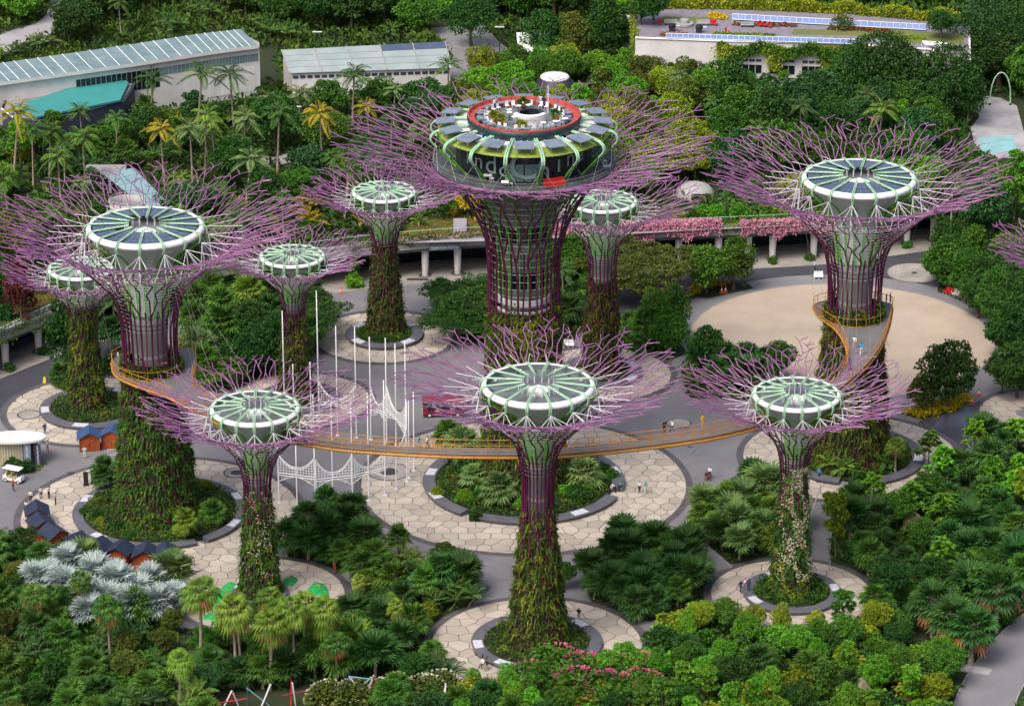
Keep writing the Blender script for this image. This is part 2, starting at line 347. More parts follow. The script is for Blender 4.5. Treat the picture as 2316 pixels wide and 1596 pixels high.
# ------------------------------------------------------------------ the ground and what is laid on it
TZ = 6.0      # level of the garden terrace behind the arcade
FACADE = spline([(-112, 400), (-92, 432), (-80, 450.5), (-70.6, 463.6), (-60, 475.5), (-45, 487), (-28, 495.6), (-12.9, 500.2), (0, 502.2), (18, 504.4), (35.5, 506.4), (48, 508.6), (60, 513), (72, 518.5), (90, 530), (120, 552)], 5)
ground = struct('ground', MB().sheet([(-3000, -200, -.02), (3000, -200, -.02), (3000, 4000, -.02), (-3000, 4000, -.02)]), 'soil')
terr = [(p[0], p[1] + 1.0, TZ - .02) for p in FACADE] + [(3000, 900, TZ - .02), (3000, 4000, TZ - .02), (-3000, 4000, TZ - .02), (-3000, 300, TZ - .02)]
terrain = struct('terrain', MB().sheet(terr), 'soil')

def sheet(name, ptsV, z, mat, zref=0.0, sp=False):
    w = np.array(GP(ptsV, zref)); w[:, 2] = z
    return struct(name, MB().sheet([tuple(p) for p in w]), mat)
plazaV = [(-60, 800), (60, 760), (250, 690), (420, 640), (700, 612), (880, 608), (1000, 608), (1250, 600), (1560, 590), (1850, 570), (2130, 530), (2316, 640), (2420, 760), (2420, 940), (2316, 1000), (2220, 1040), (2100, 1090), (2010, 1110), (1900, 1130), (1880, 1290), (1830, 1300), (1740, 1400), (1640, 1420), (1600, 1290), (1480, 1420), (1452, 1500), (1300, 1560), (1060, 1560), (960, 1460), (1060, 1360), (850, 1240), (800, 1320), (790, 1400), (720, 1430), (400, 1420), (380, 1350), (470, 1310), (130, 1290), (40, 1220), (-60, 1180)]
sheet('plaza', plazaV, 0.0, 'plaza')
sheet('service_road', [(-80, 960), (-80, 880), (0, 850), (120, 800), (260, 738), (275, 790), (200, 830), (110, 868), (60, 900), (0, 940)], .004, 'asphalt')
sheet('ring_road', [(1360, 700), (1400, 655), (1480, 628), (1600, 606), (1700, 607), (1850, 598), (2000, 576), (2150, 545), (2200, 560), (2140, 640), (2100, 655), (1990, 645), (1800, 648), (1640, 680), (1560, 700), (1530, 740), (1440, 760)], .004, 'asphalt')
apron = [(p[0], p[1] - 2.6, .012) for p in FACADE] + [(p[0], p[1] + 7, .012) for p in FACADE[::-1]]
struct('arcade_pavement', MB().sheet(apron), 'apron')
SANDC, SANDR = (46.9, 475.8), 21.5
def ring(name, c, r0, r1, z, mat, seg=96): return struct(name, MB().lathe([(r1, z), (r0, z)], seg, (c[0], c[1], 0)), mat)
ring('sand_ring_path', SANDC, SANDR, 25.5, .008, 'plaza')
sandk = struct('sand_court', MB().lathe([(SANDR, .02), (14, .03), (7, .035), (.01, .04)], 96, (*SANDC, 0)), 'sand')
MB().lathe([(SANDR + .22, 0), (SANDR + .22, .07), (SANDR + .02, .07), (SANDR + .02, 0)], 128, (*SANDC, 0)).build('kerb', 'kerb', sandk)
# paved lanes and paths running through the planting
def lane(name, ptsV, w, mat, z=.006, zref=0.0, kerbs=True):
    p = spline(np.array(GP(ptsV, zref))[:, :2], 6); t = np.gradient(p, axis=0); t /= np.linalg.norm(t, axis=1, keepdims=True); n = np.c_[-t[:, 1], t[:, 0]]
    a, b = p + n * w / 2, p - n * w / 2; k = len(p)
    def strip(mb, a, b, z): return mb.add(np.r_[np.c_[a, np.full(k, z)], np.c_[b, np.full(k, z)]], np.array([[i, k + i, k + i + 1, i + 1] for i in range(k - 1)]))
    o = struct(name, strip(MB(), a, b, zref + z), mat)
    if kerbs:
        for e, s in ((a, 1), (b, -1)):
            mb = MB(); c = e + s * n * .15
            v = np.r_[np.c_[e, np.full(k, zref)], np.c_[e, np.full(k, zref + .11)], np.c_[c, np.full(k, zref + .11)], np.c_[c, np.full(k, zref)]]
            mb.add(v, np.array([[q * k + i, q * k + i + 1, (q + 1) * k + i + 1, (q + 1) * k + i] for q in range(3) for i in range(k - 1)])).build('kerb', 'kerb', o)
    LANES.append((p, w)); return o
LANES = []
lane('garden_lane', [(2210, 1640), (2250, 1540), (2330, 1440), (2420, 1370)], 6.5, 'plaza', .0135)
lane('garden_path', [(1850, 1290), (1858, 1180), (1885, 1080), (1890, 1040)], 2.6, 'plaza', .014)
lane('garden_path', [(2060, 1480), (2120, 1500), (2240, 1520)], 1.6, 'pale_path', .018)
lane('garden_path', [(1620, 1290), (1560, 1240), (1500, 1220)], 4.2, 'plaza', .016)
lane('slope_path', [(-60, 775), (40, 728), (120, 690), (190, 660), (270, 625)], 1.5, 'pale_path', .03, TZ, False)
lane('terrace_path', [(880, 546), (960, 544), (1080, 541), (1200, 536), (1400, 526), (1520, 519), (1640, 513), (1800, 505), (1950, 492)], 1.9, 'pale_path', .03, TZ, False)
lane('service_road_back', [(-60, 130), (40, 84), (110, 62), (150, 30), (160, -40)], 6.5, 'pale_path', .03, TZ)
lane('driveway', [(1035, 60), (1060, 95), (1090, 128), (1060, 180)], 9.5, 'plaza', .03, TZ)
lane('garden_path', [(2110, 215), (2120, 275), (2090, 300), (2060, 330)], 2.2, 'pale_path', .03, TZ)
lane('garden_path', [(520, 370), (560, 358), (620, 366), (680, 350)], 3.4, 'pale_path', .03, TZ)
sheet('viewing_court', [(2205, 215), (2262, 222), (2300, 240), (2316, 300), (2330, 340), (2260, 360), (2205, 330), (2195, 290), (2215, 265)], TZ + .04, 'pale_path', TZ)
sheet('pool_water', [(2212, 312), (2290, 306), (2300, 340), (2220, 352)], TZ + .06, 'pool', TZ)
sheet('dry_slope', [(905, 532), (930, 508), (1010, 490), (1090, 492), (1096, 530)], TZ + .03, 'slope_soil', TZ)
sheet('dry_slope', [(-60, 740), (-60, 690), (60, 640), (190, 600), (210, 640), (100, 690)], TZ + .03, 'slope_soil', TZ)
for pts in ([(2030, 990), (2110, 930), (2200, 915), (2250, 900), (2230, 960), (2200, 1000), (2160, 1040), (2080, 1060), (2050, 1030)], [(0, 905), (90, 880), (160, 862), (235, 855), (230, 872), (150, 880), (120, 905), (40, 915)], [(1390, 790), (1400, 770), (1440, 765), (1430, 800)]):
    sheet('wet_patch', pts, .011, 'wet')

# ------------------------------------------------------------------ round tiled forecourts: every tile a piece of its own
def hexcells(c, r0, r1, a, rot, seed):
    """uneven hexagons: shared corners are shifted alike, cut along the outer circle"""
    def jit(x, y):
        h = math.sin(round(x, 3) * 12.9898 + round(y, 3) * 78.233 + seed) * 43758.5453; h2 = math.sin(round(x, 3) * 39.425 + round(y, 3) * 11.135 + seed) * 24634.6345
        return (h - math.floor(h) - .5) * a * .62, (h2 - math.floor(h2) - .5) * a * .62
    out = []; dx, dy = a * sqrt(3), a * 1.5; n = int(r1 / a) + 3
    for j in range(-n, n + 1):
        for i in range(-n, n + 1):
            cx = (i + (j % 2) * .5) * dx; cy = j * dy
            if not r0 - a * .9 < math.hypot(cx, cy) < r1 + a: continue
            poly = []
            for k in range(6):
                x, y = cx + a * sin(k * pi / 3), cy + a * cos(k * pi / 3); u, w = jit(x, y); poly.append((x + u, y + w))
            q = []
            for k in range(6):                                     # cut at the outer circle
                A, B = poly[k], poly[(k + 1) % 6]; ra, rb = math.hypot(*A), math.hypot(*B)
                if ra <= r1: q.append(A)
                if (ra <= r1) != (rb <= r1):
                    lo, hi = 0., 1.
                    for _ in range(24):
                        t = (lo + hi) / 2; rr = math.hypot(A[0] + (B[0] - A[0]) * t, A[1] + (B[1] - A[1]) * t)
                        if (rr <= r1) == (ra <= r1): lo = t
                        else: hi = t
                    q.append((A[0] + (B[0] - A[0]) * lo, A[1] + (B[1] - A[1]) * lo))
            if len(q) < 3: continue
            mx, my = np.mean(q, 0)
            ar = abs(sum(q[k][0] * q[(k + 1) % len(q)][1] - q[(k + 1) % len(q)][0] * q[k][1] for k in range(len(q)))) / 2
            if ar < .25 or max(math.hypot(*p) for p in q) < r0: continue
            g_ = .065
            q = [(mx + (x - mx) * (1 - g_ / max(.3, math.hypot(x - mx, y - my))), my + (y - my) * (1 - g_ / max(.3, math.hypot(x - mx, y - my)))) for x, y in q]
            out.append((mx, my, [(x - mx, y - my) for x, y in q]))
    return out
DISCS = []
def forecourt(c, r0, r1, a, seed, z=.016, edge=.9):
    o = struct('forecourt', MB().lathe([(r1 + edge, z - .004), (r1 + .05, z - .004)], 96, (*c, 0)).lathe([(r1 + .05, z), (max(.01, r0 - .6), z)], 96, (*c, 0), 1), ['border', 'grout'])
    for mx, my, q in hexcells(c, r0, r1, a, 0, seed):
        mb = MB().prism(q, z - .002, z + .028); me = mb.mesh('tile'); me.materials.append(MT['tile'])
        link('tile', me, o, None, (c[0] + mx, c[1] + my, 0))
    DISCS.append((c[0], c[1], r1 + edge)); return o
# name, trunk foot, planter radii (inner bed, outer kerb), court radius, tile size
COURTS = [((1.5, 425.0), 11.4, 13.2, 21.0, 1.18), ((-44.6, 415.6), 9.7, 11.2, 17.6, 1.22), ((2.9, 378.8), 6.2, 7.8, 12.4, 1.34), ((33.8, 392.3), 4.6, 6.1, 9.8, 1.28), ((-18.2, 476.4), 4.0, 5.6, 9.8, 1.1),
          ((-56.8, 449.4), 5.7, 7.4, 11.6, 1.15), ((-29.0, 453.0), 4.2, 5.8, 9.6, 1.15), ((12.3, 462.4), 4.2, 6.0, 9.8, 1.15), ((44.6, 433.6), 8.0, 9.8, 14.2, 1.2), ((-30.4, 392.3), 2.9, 3.4, 10.2, 1.25)]
for i, (c, r0, rk, r1, a) in enumerate(COURTS): forecourt(c, rk - .1, r1, a, 3.7 * i + 1, .016 + .0009 * i)
c10 = G(2316, 935); forecourt((c10[0] + 2, c10[1]), 4.0, 8.0, 1.2, 55, .027)
for i, (x, y, r, dk) in enumerate([(2068, 617, 4.0, .45), (535, 1069, 1.5, .8), (880, 1067, 2.6, 1.15), (1535, 957, 1.55, 0), (843, 1222, 1.5, .5), (828, 1205, .8, 0), (66, 938, 1.4, 0), (1030, 905, 2.0, 0), (1035, 938, .9, 0), (1240, 1110, .5, .3)]):
    p = G(x, y); zz = .055 if i not in (0, 3, 4, 5) else .014
    o = struct('paved_roundel', MB().lathe([(r + .25, zz), (r, zz)], 40, (p[0], p[1], 0)).lathe([(r, zz + .006), (.01, zz + .006)], 40, (p[0], p[1], 0), 1), ['border', 'apron'])
    if dk: MB().lathe([(dk, zz + .012), (.01, zz + .012)], 24, (p[0], p[1], 0)).build('drain_cover', 'drain', o)
ln = MB()
for i, (x, y, w, h) in enumerate([(945, 632, 3.2, .8), (2385 - 700, 720, .2, .2), (575, 1060, .3, .3), (1890, 706, 2.0, 1.1)]):
    if w > .5: p = G(x, y); struct('drain_grate', MB().lathe([(w / 2, .03), (.01, .03)], 24, (0, 0, 0)) if 0 else MB().box((p[0], p[1], .02), (w, h, .04)), 'drain')

rq = random.Random(4)
for i, (x, y) in enumerate([(905, 660), (960, 700), (770, 690), (1010, 1045), (640, 1075), (470, 1075), (900, 930), (1490, 1050), (1560, 1010), (1400, 930), (1640, 985), (340, 1010), (1100, 1330), (1600, 760), (2210, 800), (1880, 640), (60, 1040), (160, 1070), (1530, 1110), (1330, 1255), (760, 845), (2090, 960)]):
    p = G(x, y); r = rq.uniform(.3, .5)
    if i % 3: struct('manhole_cover', MB().lathe([(r, .012), (r, .02), (.01, .022)], 18, (p[0], p[1], 0)), 'drain' if i % 2 else 'border')
    else: struct('access_hatch', MB().box((p[0], p[1], .01), (1.3, .9, .02), rq.uniform(0, 1.5)), 'border')
def groove(ptsV, w=.07):
    p = spline(np.array(GP(ptsV))[:, :2], 8); t = np.gradient(p, axis=0); t /= np.linalg.norm(t, axis=1, keepdims=True); n = np.c_[-t[:, 1], t[:, 0]] * w / 2; k = len(p)
    struct('paving_joint', MB().add(np.r_[np.c_[p + n, np.full(k, .0065)], np.c_[p - n, np.full(k, .0065)]], np.array([[i, k + i, k + i + 1, i + 1] for i in range(k - 1)])), 'border')
for q in ([(700, 655), (800, 650), (900, 645), (1000, 640)], [(905, 690), (915, 665), (960, 650), (1010, 655)], [(1000, 960), (1080, 900), (1060, 850), (1000, 820)], [(1560, 1030), (1600, 1000), (1700, 990), (1780, 1000)], [(1400, 965), (1480, 940), (1560, 935), (1640, 945)], [(560, 1080), (640, 1100), (700, 1085), (760, 1050)], [(1570, 1080), (1620, 1110), (1600, 1150)], [(0, 1010), (60, 1060), (140, 1080), (250, 1060)], [(1090, 1290), (1130, 1310), (1190, 1310)], [(1540, 745), (1580, 700), (1640, 670), (1720, 655)], [(2270, 720), (2290, 800), (2270, 880)]): groove(q)
# ------------------------------------------------------------------ planters round the supertree feet
def planter(c, r0, r1, label, gaps, seats, dens=16, mat='bed', tall=.7):
    t = thing('planter', label, 'planter', (*c, 0))
    a = sorted(gaps); arcs = [(a[i][1], a[(i + 1) % len(a)][0] + (2 * pi if i == len(a) - 1 else 0)) for i in range(len(a))] if a else [(0, 2 * pi)]
    hk = .55
    for a0, a1 in arcs:
        mb = MB().lathe([(r1 - .25, .02), (r1 - .1, .3), (r1, hk), (r1 - .12, hk + .04), (r0 + .15, hk + .10), (r0, hk + .06), (r0, .02)], max(8, int((a1 - a0) * 12)), (*c, 0), 0, a0, a1)
        n = 7; mb.F.append(np.arange(n)[None]); mb.M.append((1, 0)); mb.F.append((mb.n - 1 - np.arange(n))[None]); mb.M.append((1, 0))
        mb.build('kerb_bench', 'granite', t)
    MB().lathe([(r0 + .05, .34), (r0 * .6, .6), (.5, .75), (.01, .75)], 40, (*c, 0)).build('soil', 'soil', t)
    for s in seats:
        w = 1.15 / r1; rm = (r0 + r1) / 2; q = (r1 - r0) * .36
        MB().lathe([(rm + q, hk + .055), (rm + q, hk + .095), (rm - q, hk + .135), (rm - q, hk + .08)], 5, (*c, 0), 0, s - w, s + w).build('mosaic_seat', 'mosaic', t)
    mb = MB(); carpet(mb, circle(c, r0 - .1, 40), .45, dens, (.25, tall), .4, .9, None, .55); mb.build('planting', mat, t, kind='stuff')
    return t
R_ = radians
planter((1.5, 425.0), 11.4, 13.1, 'large dark stone planter ring around the tall central supertree', [(R_(232), R_(244)), (R_(337), R_(349))], [R_(168), R_(203), R_(305), R_(15), R_(60)], 22)
planter((-44.6, 415.6), 9.7, 11.1, 'dark stone planter ring around the large left supertree by the red huts', [(R_(300), R_(308))], [R_(160), R_(228), R_(25), R_(338), R_(90)], 22)
planter((2.9, 378.8), 6.2, 7.7, 'dark stone planter ring around the front middle supertree', [(R_(275), R_(283))], [R_(188), R_(236), R_(42), R_(110)], 22)
planter((33.8, 392.3), 4.6, 6.0, 'stone planter ring around the white-flowered front right supertree', [], [R_(210), R_(8), R_(110)], 26, 'veg_green', .9)
planter((-18.2, 476.4), 4.0, 5.55, 'stone planter ring around the slim supertree standing alone at the back left', [], [R_(222), R_(316), R_(45), R_(140)], 40, 'veg_green', .6)
planter((-56.8, 449.4), 5.7, 7.2, 'stone planter ring behind the two red huts at far left', [], [R_(190), R_(262), R_(60)], 24)
planter((-29.0, 453.0), 4.2, 5.6, 'stone planter ring behind the white lattice arches', [], [R_(330), R_(200)], 26, 'veg_green')
planter((12.3, 462.4), 4.2, 5.8, 'stone planter ring around the slim supertree right behind the central one', [], [R_(25), R_(325)], 26, 'veg_green')
planter((44.6, 433.6), 8.0, 9.6, 'stone planter around the large right supertree at the skyway end', [(R_(255), R_(270))], [R_(350), R_(190)], 24)
planter((-30.4, 392.3), 2.9, 3.4, 'stone planter ring around the front left supertree beside the green tarps', [], [R_(150), R_(60)], 24)

# ------------------------------------------------------------------ supertrees
class Prof:
    """outline of the steel skin: radius and height along its length"""
    def __init__(s, pts):
        p = spline(pts, 10); s.r, s.z = p[:, 0], p[:, 1]; s.s = np.r_[0, np.cumsum(np.hypot(np.diff(s.r), np.diff(s.z)))]
    def at(s, d): return np.interp(d, s.s, s.r), np.interp(d, s.s, s.z)
    def r_at_z(s, z): return np.interp(z, s.z, s.r)
    def s_at_z(s, z): return np.interp(z, s.z, s.s)
    def s_at_r(s, r): i = np.argmin(s.r); return np.interp(r, s.r[i:], s.s[i:])
def outline(rb, rw, hr, R, u=None):
    u = u or R / 16.3; e = lambda k: rw + k * u
    return [(rb, 0), (rb * .88, .10 * hr), (rb * .5 + rw * .5, .25 * hr), (rb * .2 + rw * .8, .42 * hr), (rw, .56 * hr), (e(.12), hr - 10.4 * u), (e(.3), hr - 9.3 * u), (e(.6), hr - 8.2 * u), (e(1.15), hr - 7.0 * u), (e(1.95), hr - 6.0 * u), (e(2.9), hr - 5.0 * u), (e(3.9), hr - 4.05 * u), (max(e(5.0), .40 * R), hr - 3.1 * u), (max(e(6.2), .505 * R), hr - 2.05 * u), (.64 * R, hr - .95 * u), (.79 * R, hr - .08 * u), (R, hr + 1.1 * u)]
def cyl(r, th, z, c): return np.array([c[0] + r * cos(th), c[1] + r * sin(th), z])

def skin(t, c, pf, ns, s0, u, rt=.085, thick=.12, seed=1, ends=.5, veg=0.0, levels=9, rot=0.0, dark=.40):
    """steel stems up the trunk that fork into the open, kinked canopy of branches"""
    rn = random.Random(seed); S = pf.s[-1]; R = pf.r[-1]
    for i2 in range(2 * ns):                                                 # trunk stems, some crossing to the next one
        i = i2 / 2; odd = i2 % 2; th0 = rot + 2 * pi * (i + .5) / ns; d = np.linspace(0, s0 + odd * (S - s0) * .12, 22); ph = rn.uniform(0, 6.28); amp = rn.uniform(.05, .16) * 2 * pi / ns
        pts = []
        for k, q in enumerate(d):
            r, z = pf.at(q); f = k / 21; pts.append(cyl(r - (.16 if z < veg else 0), th0 + amp * sin(2.5 * pi * f + ph) * min(1, (1 - f) * 3), z, c))
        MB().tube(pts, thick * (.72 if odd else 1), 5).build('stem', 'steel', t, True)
        if rn.random() < .4:                                                # slanting tie between two stems
            q0 = s0 * rn.uniform(.45, .72); q1 = q0 + s0 * rn.uniform(.16, .26); sg = rn.choice([-1, 1]); pts = []
            for f in np.linspace(0, 1, 7): r, z = pf.at(q0 + (q1 - q0) * f); pts.append(cyl(r - .02, th0 + sg * pi / ns * f, z, c))
            MB().tube(pts, thick * .8, 5).build('tie', 'steel', t, True)
    lv = s0 + (S - s0) * (np.arange(levels + 1) / levels); sp = lv[1] - lv[0]
    node = {}
    def pt(j, m, l):
        if (j, m, l) not in node:
            spc = 2 * pi / m; th = rot + spc * (j + .5) + ((-1) ** (l + j // 2) * rn.uniform(.10, .46) + rn.uniform(-.12, .12)) * spc * min(1, l / 2)
            q = lv[l] + (rn.uniform(-.3, .3) * sp if 0 < l < levels else (rn.uniform(-.5, .05) * sp if l == levels else 0))
            r, z = pf.at(q); node[(j, m, l)] = (th, r, z + (rn.uniform(-.16, .16) * u if l > 2 else 0))
        return node[(j, m, l)]
    P = lambda n: cyl(n[1], n[0], n[2], c)
    forks = (1, 1 + max(1, round(levels * .24)), 1 + max(2, round(levels * .52)))
    for i in range(ns):
        mb = MB()
        def limb(a, b, w): mb.tube([P(a), P(b)], w, 5, 1 if .5 * (a[1] + b[1]) < dark * R else 0)  # inner limbs in darker steel: own maroon plus painted shade under the bowl
        def spur(n, w, ln=1.0):
            sg = rn.choice([-1, 1]); d = ln * sp * rn.uniform(.45, .95); an = rn.uniform(.5, 1.1); limb(n, (n[0] + sg * d * sin(an) / max(1, n[1]), n[1] + d * cos(an), n[2] + .14 * d), w)
        def grow(j, m, l, prev, gen, last):
            w = (thick * .92, thick * .78, rt * 1.2, rt)[gen]
            while l < last:
                l += 1; n = pt(j, m, l); limb(prev, n, w); prev = n; x = rn.random()
                if l in forks and gen < 3:
                    for e in (0, 1): grow(2 * j + e, 2 * m, l, n, gen + 1, last if gen < 2 else levels - rn.choice([0, 0, 0, 1, 1, 2]))
                    return
                if gen >= 2 and x < .22 and l < levels and (l + 1 not in forks or gen == 3):
                    q = pt((j + 1) % m, m, l + 1)
                    if abs(q[0] - n[0]) < 1: limb(n, q, rt * .9)
                elif x < (.52 if gen == 3 else .25 if gen == 2 else 0): spur(n, rt * .9)
            if rn.random() < ends:
                for sg in (-1, 1): d = .55 * sp * rn.uniform(.7, 1.3); an = rn.uniform(.35, .9); limb(prev, (prev[0] + sg * d * sin(an) / prev[1], prev[1] + d * cos(an), prev[2] + .12 * d), rt * .9)
        grow(i, ns, 0, (rot + 2 * pi * (i + .5) / ns, *pf.at(s0)), 0, levels)
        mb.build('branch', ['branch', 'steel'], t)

def hoops(t, c, pf, z0, z1, n, w=.03):
    for z in np.linspace(z0, z1, n):
        r = pf.r_at_z(z) - .02; th = np.arange(56) * 2 * pi / 56
        MB().tube(np.c_[c[0] + r * np.cos(th), c[1] + r * np.sin(th), np.full(56, z)], w, 4, closed=True).build('hoop', 'hoop', t)

def rings(t, c, pf, radii, rot):
    for r0 in radii:
        n = 72; pts = []
        for i in range(n): r, z = pf.at(pf.s_at_r(r0) + random.uniform(-.22, .22)); pts.append(cyl(r, rot + 2 * pi * (i + random.uniform(-.3, .3)) / n, z, c))
        MB().tube(pts, .055, 4, closed=True).build('ring_tube', 'branch', t)
def greenery(t, c, pf, h, dens, mat, ragged=1.5, extra=None, size=(.18, .45), thin=.62, amp=.5):
    """planted skin of the trunk: dark backing panels and the growth on them"""
    z = np.linspace(0.05, h * .97, 24); mb = MB().lathe([(pf.r_at_z(q) - .42, q) for q in z if q < h * (thin + .12)], 40, (*c, 0)); mb.build('planting_panel', 'veg_panel', t)
    area = sum(2 * pi * pf.r_at_z(q) * (z[1] - z[0]) for q in z); n = int(area * dens)
    th = rng.random(n) * 2 * pi; zz = rng.random(n) ** 1.0 * h
    edge = h - ragged * (1 + np.sin(th * 5 + 1) * .5 + np.sin(th * 11) * .5); k = zz < edge; th, zz = th[k], zz[k]; n = len(th)
    lump = .5 + .25 * np.sin(th * 9 + zz * 1.7) + .25 * np.sin(th * 5 - zz * 2.9 + 2)
    k = rng.random(n) < (.25 + .9 * lump) * np.clip(1 - (zz / h - thin) / (1 - thin) * .75, .2, 1); th, zz, lump = th[k], zz[k], lump[k]; n = len(th)
    r = pf.r_at_z(zz) - .32 + (lump ** 1.5 * amp + .1) * rng.random(n) ** .6 + np.clip(1.2 - zz, 0, 1) * .4 * rng.random(n)
    out = np.c_[np.cos(th), np.sin(th), np.zeros(n)]; P = np.c_[c[0] + r * np.cos(th), c[1] + r * np.sin(th), zz]
    D = out * .8 + rng.normal(size=(n, 3)) * .55 + [0, 0, -.15]; L = rng.uniform(*size, n)
    mb = MB(); leafquads(mb, P, D, L, L * .34, out + rng.normal(size=(n, 3)) * .5 + [0, 0, .6], .3); mb.build('planting', mat, t, kind='stuff')
    k = rng.random(n) < .10; l = rng.uniform(.5, .95, int(k.sum())); mb = MB(); leafquads(mb, P[k] + out[k] * .1, out[k] * .7 + rng.normal(size=(len(l), 3)) * .35 + [0, 0, -.2], l, l * .10, out[k] * .3 + [0, 0, 1.], .55); mb.build('fern_fronds', mat, t, kind='stuff')
    for (em, ed, z0, z1, side) in extra or []:
        m = int(ed); th = side[0] + rng.normal(size=m) * side[1]; zz = z0 + (z1 - z0) * rng.random(m); q = np.sin(th * 7 + zz * 1.1) + np.sin(th * 3 - zz * .8) > -.2; th, zz = th[q], zz[q]; m = len(th)
        r = pf.r_at_z(zz) + .12 + .2 * rng.random(m); out = np.c_[np.cos(th), np.sin(th), np.zeros(m)]
        mb = MB(); L = rng.uniform(.09, .22, m); leafquads(mb, np.c_[c[0] + r * np.cos(th), c[1] + r * np.sin(th), zz], out + rng.normal(size=(m, 3)) * .8, L, L * .45, out + [0, 0, .5], .2); mb.build('blossom', em, t, kind='stuff')

